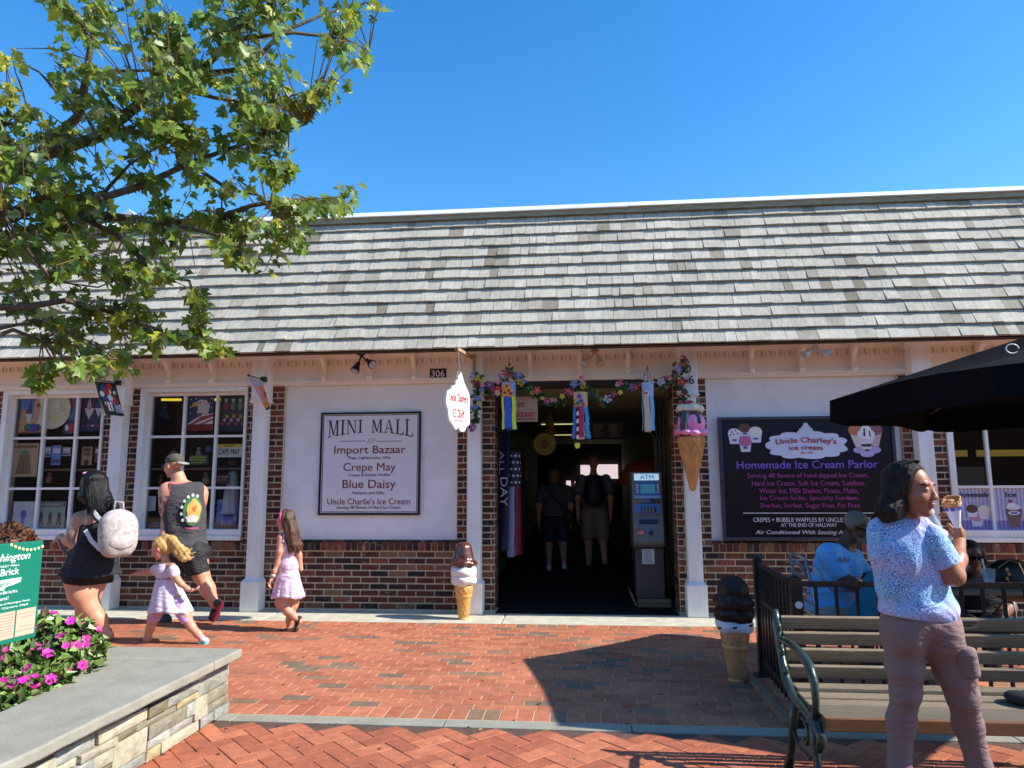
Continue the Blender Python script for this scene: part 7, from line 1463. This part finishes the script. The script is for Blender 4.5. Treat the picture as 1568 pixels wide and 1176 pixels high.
Hk = Sdf(.006); hand(Hk, q(417, 885, -.1), (-.5, 0, -.9), (.9, 0, -.4), .66, .6, 1, .0095)
skin_obj('body', [(Bk_, .009), (Hk, .005), (hd.sdf(), .005)], [skinL, lipm, mat('brown_brow', srgb(100, 70, 50), .8)], o, pkh(hd))
brn = mat('brown_hair', srgb(104, 70, 46), .35, var2=srgb(52, 34, 26), vscale=7, stretch=(4, 4, 1), bump=.5, bscale=90)
S = Sdf(.02).ell(hd.W(0, -.022, .042), (.084*.86, .098*.86, .086*.86), hd.R).clip(hd.W(0, .065, .06), nz(hd.f-hd.u*.5))
for k in range(11): c0 = hd.W(-.06+.012*k, -.07+.0012*(k-5)**2*.5, .02); S.chain([c0, q(447+.6*k, 815, -.05+.015*k), q(449+1.1*k, 835, -.06+.015*k), q(450+1.1*k, 848+(k % 3)*3, -.06+.015*k)], [.03, .027, .024, .009])
S.warp(lambda X, Y, Z: .003*np.sin(X*150+Z*6)*np.sin(Y*120)); skin_obj('hair', [(S, .007)], [brn], o); hair_strands(o, hd, 240, -.36, -105, 105, brn, .003, .06)
MB().tube([hd.W(-.088, .02, -.01), hd.W(-.075, .025, .07), hd.W(-.03, .03, .118), hd.W(.03, .03, .118), hd.W(.075, .025, .07), hd.W(.088, .02, -.01)], .012, 8).ball(hd.W(.06, .03, .1), .022).build('headband', PR(226, 70, 130), o, smooth=True)
sun_d = mat('sundress_print', srgb(236, 230, 236), .85, var2=srgb(206, 150, 200), vscale=20, bump=.1, crease=.4)
S = Sdf(.02).ell(q(439, 840), (.096, .086, .11)).ell(q(441, 868), (.105, .095, .12)).ell(q(441, 884), (.118, .105, .09)).clip(q(440, 826), (0, 0, 1)).clip(q(441, 890), (0, 0, -1)).warp(folds(.004, 45)); skin_obj('dress_bodice', [(S, .008)], [sun_d], o)
MB().bar(q(436, 812, -.06), q(434, 830, -.09), .014).bar(q(446, 812, .05), q(452, 830, -.04), .014).build('strap', sun_d, o); skirt(o, q(441, 882), (.115, .10), q(441, 914), (.168, .14), 12, .05, sun_d, 'flounce')
for a, b, u in ((q(461, 944, -.04), q(452, 972, -.04), (-.9, 0, .4)), (q(450, 967, .04), q(424, 969, .04), (0, 0, 1))): shoe(o, a, b, u, .07, PR(30, 28, 30), PR(46, 40, 38), .03, 'sandal')
MB().tube([q(415.5, 880, -.1), q(421, 881, -.1)], .024, 12).build('bracelet', PR(230, 220, 190), o, smooth=True)
# ---- woman in the foreground, seen from behind with her head turned
D5 = 2.85; Sdf.RS = 2.85/3.05
q = lambda x, y, dd=0.: np.array(at(x, y, d=D5+dd))
base = q(1420, 1255); base[2] = 0
o = person('tall standing woman in blue mosaic T-shirt and mauve trousers, turning with an ice cream', base)
def patterned():
    m = bpy.data.materials.new('mosaic_shirt'); m.use_nodes = True; nt = m.node_tree; N = nt.nodes; L = nt.links; b = N['Principled BSDF']; b.inputs['Roughness'].default_value = .85
    g = N.new('ShaderNodeNewGeometry'); sx = N.new('ShaderNodeSeparateXYZ'); L.new(g.outputs['Position'], sx.inputs[0])
    v = N.new('ShaderNodeTexVoronoi'); v.inputs['Scale'].default_value = 38; v.inputs['Randomness'].default_value = .35; L.new(g.outputs['Position'], v.inputs['Vector'])
    mu = N.new('ShaderNodeMath'); mu.operation = 'MULTIPLY'; mu.inputs[1].default_value = 30; L.new(v.outputs['Distance'], mu.inputs[0]); sn = N.new('ShaderNodeMath'); sn.operation = 'SINE'; L.new(mu.outputs[0], sn.inputs[0])
    nzt = N.new('ShaderNodeTexNoise'); nzt.inputs['Scale'].default_value = 5; L.new(g.outputs['Position'], nzt.inputs['Vector'])
    z1 = N.new('ShaderNodeMath'); z1.operation = 'MULTIPLY_ADD'; z1.inputs[1].default_value = 5.4; L.new(sx.outputs['Z'], z1.inputs[0]); zz = N.new('ShaderNodeMath'); zz.operation = 'MULTIPLY'; zz.inputs[1].default_value = .9; L.new(nzt.outputs['Fac'], zz.inputs[0]); L.new(zz.outputs[0], z1.inputs[2])
    fr = N.new('ShaderNodeMath'); fr.operation = 'FRACT'; L.new(z1.outputs[0], fr.inputs[0]); cr = N.new('ShaderNodeValToRGB'); e = cr.color_ramp.elements
    for _ in range(3): e.new(.5)
    for el, (p, c) in zip(e, ((0, srgb(60, 150, 214)), (.22, srgb(92, 136, 214)), (.45, srgb(170, 150, 206)), (.72, srgb(90, 140, 214)), (1, srgb(40, 160, 214)))): el.position = p; el.color = (*c, 1)
    L.new(fr.outputs[0], cr.inputs[0]); ms = N.new('ShaderNodeMapRange'); ms.inputs[1].default_value = -.8; ms.inputs[2].default_value = .6; L.new(sn.outputs[0], ms.inputs[0])
    mx = N.new('ShaderNodeMix'); mx.data_type = 'RGBA'; L.new(ms.outputs[0], mx.inputs['Factor']); mx.inputs['A'].default_value = (*srgb(196, 212, 238), 1); L.new(cr.outputs[0], mx.inputs['B'])
    v2 = N.new('ShaderNodeTexVoronoi'); v2.inputs['Scale'].default_value = 95; L.new(g.outputs['Position'], v2.inputs['Vector']); m2 = N.new('ShaderNodeMapRange'); m2.inputs[1].default_value = .16; m2.inputs[2].default_value = .3; L.new(v2.outputs['Distance'], m2.inputs[0])
    n3 = N.new('ShaderNodeTexNoise'); n3.inputs['Scale'].default_value = 9; L.new(g.outputs['Position'], n3.inputs['Vector']); m3 = N.new('ShaderNodeMapRange'); m3.inputs[1].default_value = .42; m3.inputs[2].default_value = .58; L.new(n3.outputs['Fac'], m3.inputs[0])
    mm = N.new('ShaderNodeMath'); mm.operation = 'MAXIMUM'; L.new(m2.outputs[0], mm.inputs[0]); L.new(m3.outputs[0], mm.inputs[1])
    my = N.new('ShaderNodeMix'); my.data_type = 'RGBA'; L.new(mm.outputs[0], my.inputs['Factor']); my.inputs['A'].default_value = (*srgb(70, 60, 110), 1); L.new(mx.outputs['Result'], my.inputs['B']); L.new(my.outputs['Result'], b.inputs['Base Color']); n4 = N.new('ShaderNodeTexNoise'); n4.inputs['Scale'].default_value = 9; n4.inputs['Distortion'].default_value = 1.3; L.new(g.outputs['Position'], n4.inputs['Vector']); b4 = N.new('ShaderNodeBump'); b4.inputs['Strength'].default_value = .5; b4.inputs['Distance'].default_value = .05; L.new(n4.outputs['Fac'], b4.inputs['Height']); L.new(b4.outputs[0], b.inputs['Normal']); return m
shirt_m = patterned(); skinM = mat('skin_tan', srgb(168, 108, 76), .42, var=.08, vscale=18, sss=.04, coat=.08)
hd = Head(q(1393, 751, -.02), (.68, -.73, -.05), .97*Sdf.RS)
S5 = Sdf(.03); bx = nz((.93, .30, 0)); by = nz((-.30, .93, 0)); R5 = np.stack([bx, by, np.array([0, 0, 1.])], 1)
S5.chain([q(1392, 778), q(1388, 800)], [.047, .052]); S5.ell(q(1386, 842), (.15, .095, .16), R5).ell(q(1398, 890), (.145, .1, .13), R5).ell(q(1405, 935), (.14, .1, .075), R5)
S5.cap(q(1348, 812), q(1420, 818, -.03), .05, .048)
# right arm, bent with the ice cream; left arm hidden in front of the body
sh, elb, wr = q(1424, 824, -.05), q(1461, 882, -.08), q(1470, 826, .10)
S5.chain([sh, sh*.5+elb*.5, elb], [.05, .044, .036]).chain([elb, elb*.55+wr*.45, wr], [.037, .035, .023])
sh2, el2, wr2 = q(1350, 818, .03), q(1362, 885, .22), q(1432, 842, .28); S5.chain([sh2, el2], [.046, .034]).chain([el2, wr2], [.034, .024])
H5 = Sdf(.008); hand(H5, wr, nz((-.02, .10, 1)), (-.9, .3, .2), .93, .85, -1, .0088); hand(H5, wr2, (1, -.1, .4), (-.2, .6, .6), .93, .9, 1, .0088)
nm_ = mat('brow_hair', srgb(60, 40, 32), .7)
skin_obj('body', [(S5, .009), (H5, .0038), (hd.sdf(), .0036)], [skinM, lipm, nm_], o, lambda X: hd.pick(X)*(np.linalg.norm(X-hd.c, axis=1) < .16))
lid = hd.eyes(o); skin_obj('eyelid', [(lid, .003)], [skinM], o)
hm = mat('straight_dark_hair', srgb(24, 17, 14), .5, spec=.2, var2=srgb(50, 36, 28), vscale=5, stretch=(9, 9, .8), bump=.5, bscale=50)
S = Sdf(.018).ell(hd.W(0, -.02, .045), (.080, .098, .082), hd.R).ell(hd.W(.045, .02, .06), (.036, .045, .05), hd.R).clip(hd.W(0, .042, .05), nz(hd.f-hd.u*.22))
rr_ = random.Random(5)
for k in range(19):
    t = k/18; a = -2.0+t*3.2                      # strands from the left side, round the back, to behind the right ear
    c0 = hd.W(-.068*math.cos(a), -.03-.062*(math.sin(a)*.5+.5), .03); ex = 1352+30*t; ey = 794-7*t+rr_.uniform(-2, 2)
    S.chain([c0, c0*.6+q(ex, 775, -.03+.0*t)*.4+np.array([0, 0, .012]), q(ex-1, 782, -.05-.03*t), q(ex, ey, -.06-.04*t)], [.034, .032, .024, .009])
S.chain([hd.W(.066, .035, .06), hd.W(.08, .0, .0), hd.W(.082, -.03, -.06), q(1388, 792, -.12)], [.02, .022, .024, .008])
S.warp(lambda X, Y, Z: .0022*np.sin(X*260+Z*6)*np.sin(Y*240+Z*10)); skin_obj('hair', [(S, .005)], [hm], o); hair_strands(o, hd, 620, -.135, -110, 96, hm, .0016, .035, top=.129)
MB().ball(hd.W(.079, .0, -.038), .006).build('earring', gold, o, smooth=True)
# T-shirt
S = Sdf(.03).ell(q(1386, 842), (.163, .108, .155), R5).ell(q(1391, 872), (.155, .108, .13), R5).ell(q(1398, 902), (.158, .112, .12), R5).ell(q(1407, 932), (.176, .128, .085), R5).cap(q(1350, 813), q(1419, 820, -.03), .058, .056).cap(q(1392, 800), q(1388, 812), .062, .07)
sl = nz(elb-sh); S.clip(q(1408, 945), nz((-.12, 0, -1))).clip(q(1388, 787), nz((.05, -.35, 1)))
SL1 = Sdf(.02).chain([sh, sh+sl*.13], [.062, .060]).clip(sh+sl*.115, sl); SL2 = Sdf(.02).chain([sh2, sh2+nz(el2-sh2)*.13], [.058, .056]).clip(sh2+nz(el2-sh2)*.11, nz(el2-sh2))
S.warp(lambda X, Y, Z: .0035*np.sin(Z*48+X*16+np.sin(X*14)*1.5)*np.clip((1.2-Z)*2.2, .2, 1)+.0025*np.sin(X*42-Z*26))
skin_obj('t_shirt', [(S, .006), (SL1, .006), (SL2, .006)], [shirt_m], o)
# trousers
tro = mat('mauve_trousers', srgb(134, 108, 106), .8, bump=.15, bscale=220, crease=.3)
S = Sdf(.03).ell(q(1410, 948), (.168, .12, .085), R5).ell(q(1383, 966, -.02), (.085, .095, .1), R5).ell(q(1437, 968, -.02), (.085, .095, .1), R5)
S.chain([q(1384, 975), q(1385, 1020), q(1387, 1058)], [.085, .073, .058]).chain([q(1387, 1058), q(1380, 1105, .03), q(1377, 1176, .03), q(1378, 1240, .02)], [.058, .055, .046, .05])
S.chain([q(1438, 975), q(1462, 1028), q(1474, 1066)], [.089, .077, .061]).chain([q(1474, 1066), q(1482, 1110, .05), q(1500, 1176, .05), q(1512, 1240, .05)], [.061, .057, .048, .05])
S.clip(q(1408, 924), (0, 0, 1)).clip(np.array([0, 0, .04]), (0, 0, -1))
def tf(X, Y, Z):
    w = np.exp(-((Z-.50)/.13)**2)*.7+np.exp(-((Z-.80)/.06)**2)*.5+.22; return w*(.0011*np.sin(Z*88+X*34+2.6*np.sin(X*23+Z*13))*(.5+.5*np.sin(Z*17+X*9+1))+.0006*np.sin(Z*170-X*60))
S.warp(tf); tb = skin_obj('trousers', [(S, .0065)], [tro], o)
pk_ = MB()
def strip(pts, w=.0045):
    for a, b in zip(pts, pts[1:]): pk_.bar(a, b, w, .003, upv=(0, -1, 0))
S = Sdf(.012); 
for a, b in ((q(1478, 1000, -.07), q(1484, 1030, -.06)),): S.cap(a, b, .042)
S.clip(q(1480, 990, -.06), (0, 0, 1)).clip(q(1484, 1036, -.06), (0, 0, -1)); skin_obj('cargo_pocket', [(S, .006)], [tro], o)
for a in ((1378, 1250, .0), (1512, 1250, .03)):
    p = q(*a); p[2] = 0; shoe(o, p+(-.02, -.04, .015), p+(.05, .2, .012), (0, 0, 1), .09, PR(190, 186, 182), Wt, .06)
# ice cream, bottle and napkin are held things
ic = empty('ice_cream_cone', q(1455, 808, .06), 'waffle ice cream cone in a blue checked paper sleeve held by the standing woman', 'ice cream')
t0, t1 = q(1466, 808, .04), q(1457, 770, .04); ax_ = nz(t1-t0)
def cone_between(mb, a, b, ra, rb, n=20): mb.tube([a, b], [ra, rb], n)
mb = MB(); cone_between(mb, t0, t1, .010, .036); mb.build('paper_sleeve', mat('paper', srgb(226, 220, 226), .7), ic, smooth='auto')
for k in range(9):
    a = 6.283*k/9; rx_, _, uy_ = frame_(ax_, (0, -1, 0)); rx_ = np.cross(ax_, uy_); c = t0+(t1-t0)*.82+(rx_*math.cos(a)+uy_*math.sin(a))*.0325; MB().obox(c, np.cross(ax_, rx_*math.cos(a)+uy_*math.sin(a))*.007, (rx_*math.cos(a)+uy_*math.sin(a))*.0015, ax_*.007).build('printed_check', PR(70, 80, 180), ic)
S = Sdf(.008)
for k in range(18): a = 6.283*k/18; rx_ = np.cross(ax_, uy_); S.cap(t1-ax_*.012+(rx_*math.cos(a)+uy_*math.sin(a))*.028, t1+ax_*(.012+.009*math.sin(a+2)+.004*math.sin(3*a))+(rx_*math.cos(a)+uy_*math.sin(a))*.033, .006, .005)
S.ell(t1+ax_*.002, (.026, .026, .014)); skin_obj('cone_wafer', [(S, .003)], [mat('wafer', srgb(206, 144, 84), .7, var=.2, vscale=60)], ic)
bt = empty('water_bottle', q(1432, 842, .22), 'clear water bottle with blue label held against the chest of the standing woman', 'bottle')
b0, b1 = q(1440, 850, .2), q(1424, 781, .2); bd = nz(b1-b0); Lb = np.linalg.norm(b1-b0); bottle = mat('bottle_plastic', srgb(206, 214, 220), .1); bottle.node_tree.nodes['Principled BSDF'].inputs['Alpha'].default_value = .45
MB().tube([b0+bd*Lb*t for t in (0, .03, .5, .62, .8, .88, .93)], [.026, .031, .031, .032, .02, .0125, .0125], 20).build('bottle_body', bottle, bt, smooth='auto'); MB().tube([b0+bd*Lb*.935, b0+bd*Lb], [.0145, .0145], 16).build('bottle_cap', Wt, bt); MB().tube([b0+bd*Lb*.42, b0+bd*Lb*.62], [.0322, .0332], 20).build('label_band', PR(90, 170, 214), bt, smooth='auto')
nk = empty('napkin', q(1444, 840, .18), 'crumpled white napkins held with the water bottle', 'napkin'); S = Sdf(.02).ell(q(1445, 822, .16), (.03, .02, .04)).ell(q(1450, 845, .18), (.026, .02, .055)).ell(q(1438, 835, .17), (.024, .02, .05)).warp(lambda X, Y, Z: .006*np.sin(X*90+Z*60)*np.sin(Z*110-Y*80)); skin_obj('folded_paper', [(S, .005)], [mat('napkin_paper', srgb(226, 228, 226), .9)], nk)
Sdf.RS = 1.
# ---- man in the light blue shirt, seated behind the fence
Y6 = -2.2; q = lambda x, y, dy=0.: np.array(P(x, y, Y6+dy)); base = q(1275, 1000); base[2] = 0
o = person('grey haired man in light blue T-shirt seated behind the fence, leaning on the table', base)
hd = Head(q(1313, 808, -.05), (.75, -.5, -.38), 1.0); Sb = Sdf(.035); Sb.chain([q(1302, 822), q(1294, 838)], [.062, .068]); Sb.ell(q(1283, 868), (.17, .14, .17)).ell(q(1272, 905), (.165, .15, .17)).ell(q(1270, 935), (.17, .17, .12))
Sb.cap(q(1268, 845, -.12), q(1305, 850, .1), .07, .07).chain([q(1270, 850, -.14), q(1290, 885, -.18), q(1306, 895, -.2)], [.062, .052, .044]).chain([q(1306, 895, -.2), q(1330, 905, -.24), q(1350, 908, -.24)], [.043, .038, .028]); Sb.chain([q(1305, 850, .1), q(1330, 885, .05), q(1355, 890, -.1)], [.06, .045, .03])
Sb.chain([q(1265, 945, -.1), q(1320, 945, -.12)], [.105, .08]).chain([q(1320, 945, -.12), q(1325, 1000, -.12)], [.07, .045]).chain([q(1270, 945, .12), q(1325, 942, .12)], [.1, .08]).chain([q(1325, 942, .12), q(1330, 995, .12)], [.07, .045])
Hb = Sdf(.01); hand(Hb, q(1350, 908, -.24), (1, 0, 0), (0, 0, -1), 1, .4, 1)
gry = mat('grey_hair', srgb(120, 116, 112), .9, bump=.6, bscale=250)
skin_obj('body', [(Sb, .012), (Hb, .006), (hd.sdf(), .006)], [skinD, mat('dark_lips', srgb(104, 62, 56), .5), gry, gry], o, lambda X: hd.pick(X, beard=3)*(np.linalg.norm(X-hd.c, axis=1) < .17))
S = Sdf(.015).ell(hd.W(0, -.025, .045), (.079, .094, .084), hd.R).clip(hd.W(0, .045, .06), nz(hd.f-hd.u*.35)).clip(hd.W(0, -.03, -.02), nz(-hd.u)); skin_obj('hair', [(S, .007)], [gry], o)
MB().tube([hd.W(-.078, 0, .01), hd.W(-.06, .085, .012), hd.W(0, .105, .01), hd.W(.06, .085, .012), hd.W(.078, 0, .01)], .0045, 6).obox(hd.W(.031, .104, .006), hd.r*.022, hd.f*.002, hd.u*.014).obox(hd.W(-.031, .104, .006), hd.r*.022, hd.f*.002, hd.u*.014).build('glasses', PR(30, 26, 26, .2), o)
lb = mat('light_blue_jersey', srgb(104, 178, 238), .85, bump=.1, crease=.5)
S = Sdf(.04).ell(q(1283, 868), (.19, .165, .165)).ell(q(1272, 905), (.18, .17, .18)).ell(q(1269, 928), (.185, .185, .1)).cap(q(1267, 847, -.12), q(1303, 850, .1), .08, .08).chain([q(1269, 850, -.14), q(1286, 880, -.175)], [.082, .076]).clip(q(1290, 832), nz((.35, 0, 1))).clip(q(1288, 886, -.17), nz((.7, 0, -.9))+0) if False else Sdf(.04).ell(q(1283, 868), (.19, .165, .165)).ell(q(1272, 905), (.18, .17, .18)).ell(q(1269, 928), (.185, .185, .1)).cap(q(1267, 847, -.12), q(1303, 850, .1), .08, .08).chain([q(1269, 850, -.14), q(1284, 874, -.17)], [.082, .078]).chain([q(1305, 852, .1), q(1320, 872, .08)], [.075, .068]).clip(q(1290, 833), nz((.35, 0, 1))).clip(q(1270, 942), (0, 0, -1))
S.warp(folds(.006, 26)); sb_ = skin_obj('t_shirt', [(S, .01)], [lb], o)
nP = nz((.55, -.83, 0)); cP = q(1326, 864, -.05)+nP*.12
uP = nz(np.cross((0, 0, 1.), nP)); mr_ = PR(110, 34, 48)
m_ = MB(); 
for (a, b, c_, d_) in ((-.03, -.06, -.012, .06), ): m_.prism([(a, b), (c_, b), (c_, d_), (a, d_)], .003, cP, uP, (0, 0, 1))
pts_o = [(-.012+.034*math.cos(t)*1.0, .028+.032*math.sin(t)) for t in np.linspace(-1.57, 1.57, 10)]; pts_i = [(-.012+.016*math.cos(t), .028+.015*math.sin(t)) for t in np.linspace(1.57, -1.57, 10)]
m_.prism(pts_o+pts_i, .003, cP, uP, (0, 0, 1)); m_.build('letter_p', mr_, sb_)
nSl = nz((.1, -1, 0)); lettering('Phillies', q(1283, 861, -.255), q(1301, 853, -.255), mr_, sb_, nrm=tuple(nSl), shear=.3)
S = Sdf(.03).cap(q(1268, 945, -.1), q(1318, 946, -.12), .12, .095).cap(q(1272, 945, .12), q(1320, 942, .12), .115, .095).clip(q(1318, 945), nz((1, 0, -.2))).warp(folds(.006, 36)); skin_obj('shorts', [(S, .01)], [mat('grey_shorts', srgb(150, 146, 138), .85)], o)
for dy in (-.12, .12): p = q(1328, 1000, dy); shoe(o, (p[0]-.05, p[1], .01), (p[0]+.2, p[1], .01), (0, 0, 1), .1, PR(60, 60, 64), Wt, .06)
# ---- woman in black behind the table
Y7 = -2.0; q = lambda x, y, dy=0.: np.array(P(x, y, Y7+dy)); base = q(1500, 1000, .1); base[2] = 0
o = person('seated woman in black with dark glasses facing the viewer from behind the table', base)
hd = Head(q(1487, 852), (-.1, -.98, -.1), 1.0); Sc = Sdf(.035); Sc.chain([q(1492, 872), q(1497, 885)], [.055, .06]).ell(q(1500, 915), (.2, .13, .18)).ell(q(1502, 950), (.19, .16, .16)).cap(q(1470, 897), q(1532, 900), .065, .065)
Sc.chain([q(1534, 902), q(1545, 930, -.1), q(1530, 945, -.3)], [.066, .052, .035]).chain([q(1468, 900), q(1462, 930, -.1), q(1472, 900, -.35), ], [.064, .05, .03]).chain([q(1480, 960, -.1), q(1480, 962, -.5)], [.1, .07]).chain([q(1520, 960, -.1), q(1520, 962, -.5)], [.1, .07]).cap(q(1480, 965, -.5), q(1480, 1030, -.45), .06, .045).cap(q(1520, 965, -.5), q(1520, 1030, -.45), .06, .045)
Hc = Sdf(.01); hand(Hc, q(1472, 898, -.36), (.5, -.1, .8), (0, -1, 0), 1, .2, 1)
skin_obj('body', [(Sc, .012), (Hc, .006), (hd.sdf(), .006)], [skinB, MATS['dark_lips'], hairK], o, lambda X: hd.pick(X)*(np.linalg.norm(X-hd.c, axis=1) < .17))
S = Sdf(.02).ell(hd.W(0, -.025, .045), (.085, .095, .09), hd.R).clip(hd.W(0, .05, .04), nz(hd.f-hd.u*.5))
for sx in (-1, 1): S.chain([hd.W(sx*.07, .0, .05), hd.W(sx*.09, -.01, -.04), hd.W(sx*.095, -.01, -.12)], [.035, .03, .02])
skin_obj('hair', [(S, .008)], [hairK], o)
MB().obox(hd.W(.032, .104, .004), hd.r*.027, hd.f*.003, hd.u*.019).obox(hd.W(-.032, .104, .004), hd.r*.027, hd.f*.003, hd.u*.019).bar(hd.W(-.06, .1, .012), hd.W(.06, .1, .012), .005).build('glasses', PR(24, 20, 22, .15), o, bevel=.003)
S = Sdf(.04).ell(q(1500, 915), (.215, .15, .17)).ell(q(1502, 950), (.205, .18, .16)).cap(q(1476, 900), q(1526, 902), .072, .072).clip(q(1495, 893), (0, -.3, 1)); skin_obj('top', [(S, .011)], [black_c], o)
S = Sdf(.03).cap(q(1480, 960, -.1), q(1480, 962, -.5), .11, .085).cap(q(1520, 960, -.1), q(1520, 962, -.5), .11, .085).cap(q(1480, 965, -.5), q(1480, 1020, -.46), .075, .06).cap(q(1520, 965, -.5), q(1520, 1020, -.46), .075, .06); skin_obj('trousers', [(S, .012)], [black_c], o)
# ---- two shoppers walking away in the dark hall
def shopper(label, top, foot, Y, bag, skirted):
    t, f = np.array(P(*top, Y)), np.array(P(*foot, Y)); H = t[2]-f[2]; x = (t[0]+f[0])/2; L = lambda a, b, c: np.array([x+a, Y+b, f[2]+c*H]); o = person(label, (x, Y, f[2]))
    h = Head(L(0, 0, .935), (0.1, 1, 0), H/1.78); S = Sdf(.04).cap(L(0, 0, .88), L(0, 0, .82), .05, .06).ell(L(0, 0, .74), (.19, .12, .17)).ell(L(0, 0, .60), (.16, .12, .15)).ell(L(0, 0, .52), (.175, .13, .11))
    for s in (-1, 1): S.chain([L(s*.19, 0, .80), L(s*.25, .02, .63), L(s*.25, .06, .48)], [.055, .045, .03])
    S.chain([L(-.09, 0, .48), L(-.10, .08, .27), L(-.10, .02, .04)], [.09, .065, .04]).chain([L(.09, 0, .48), L(.12, -.02, .27), L(.14, -.18, .08)], [.09, .065, .04]); Hh = Sdf(.01)
    for s in (-1, 1): hand(Hh, L(s*.25, .06, .48), (0, .1, -1), (-s, 0, 0), 1, .4, s)
    skin_obj('body', [(S, .014), (Hh, .007), (h.sdf(), .008)], [skinL], o); return o, L, h
o, L, h = shopper('dim figure of a man in a cap with a dark backpack walking into the hall', (915, 699), (905, 874), 2.8, 1, 0)
S = Sdf(.04).ell(L(0, 0, .74), (.21, .14, .18)).ell(L(0, 0, .60), (.19, .15, .16)).cap(L(-.19, 0, .80), L(-.24, .01, .70), .075, .08).cap(L(.19, 0, .80), L(.24, .01, .70), .075, .08).clip(L(0, 0, .86), (0, 0, 1)).clip(L(0, 0, .5), (0, 0, -1)); skin_obj('shirt', [(S, .014)], [PR(96, 104, 108)], o)
S = Sdf(.03).ell(L(0, 0, .52), (.19, .15, .09)).cap(L(-.09, 0, .48), L(-.1, .06, .3), .12, .11).cap(L(.09, 0, .48), L(.12, 0, .3), .12, .11).clip(L(0, 0, .27), (0, 0, -1)); skin_obj('shorts', [(S, .014)], [PR(140, 124, 100)], o)
S = Sdf(.02).ell(h.W(0, -.01, .06), (.09, .105, .08), h.R).clip(h.W(0, 0, .03), -h.u); skin_obj('cap', [(S, .01)], [PR(130, 110, 100)], o); shoe(o, L(-.1, -.08, 0), L(-.1, .2, 0), (0, 0, 1), .1, M_black, M_black); shoe(o, L(.14, -.28, .03), L(.14, -.04, .0), (0, 0, 1), .1, M_black, M_black)
k = empty('backpack', L(0, -.2, .6), 'dark backpack worn by the man walking into the hall', 'backpack'); S = Sdf(.05).ell(L(0, -.17, .72), (.15, .1, .2)).ell(L(0, -.2, .64), (.16, .1, .14)); skin_obj('bag_body', [(S, .014)], [PR(30, 32, 40)], k)
o, L, h = shopper('dim figure of a woman with a shoulder bag walking into the hall', (849, 719), (850, 872), 3.0, 1, 1)
S = Sdf(.03).ell(h.W(0, -.02, .03), (.1, .115, .1), h.R).ell(h.W(0, -.05, -.06), (.09, .07, .09), h.R); skin_obj('hair', [(S, .01)], [PR(130, 100, 70)], o)
S = Sdf(.04).ell(L(0, 0, .74), (.2, .14, .18)).ell(L(0, 0, .60), (.2, .15, .15)).cap(L(-.19, 0, .80), L(-.24, .01, .70), .07, .07).cap(L(.19, 0, .80), L(.24, .01, .70), .07, .07).clip(L(0, 0, .86), (0, 0, 1)).clip(L(0, 0, .52), (0, 0, -1)); skin_obj('top', [(S, .014)], [mat('mottled_top', srgb(96, 92, 100), .9, var=.5, vscale=40)], o)
S = Sdf(.03).ell(L(0, 0, .50), (.2, .16, .1)).cap(L(-.09, 0, .48), L(-.1, .04, .3), .12, .11).cap(L(.09, 0, .48), L(.12, 0, .3), .12, .11).clip(L(0, 0, .28), (0, 0, -1)); skin_obj('shorts', [(S, .014)], [PR(34, 38, 56)], o); shoe(o, L(-.1, -.08, 0), L(-.1, .18, 0), (0, 0, 1), .09, Wt, Wt); shoe(o, L(.14, -.26, .03), L(.14, -.04, .0), (0, 0, 1), .09, Wt, Wt)
k = empty('shoulder_bag', L(.2, -.1, .5), 'dark shoulder bag of the woman walking into the hall', 'bag'); S = Sdf(.03).ell(L(.22, -.08, .52), (.09, .07, .1)); skin_obj('bag_body', [(S, .012)], [PR(40, 34, 34)], k); MB().tube([L(-.12, -.12, .82), L(.05, -.17, .68), L(.2, -.12, .56)], .012, 6).build('strap', M_black, k)
print('THINGS', sum(1 for x in bpy.data.objects if x.parent is None), 'OBJECTS', len(bpy.data.objects))
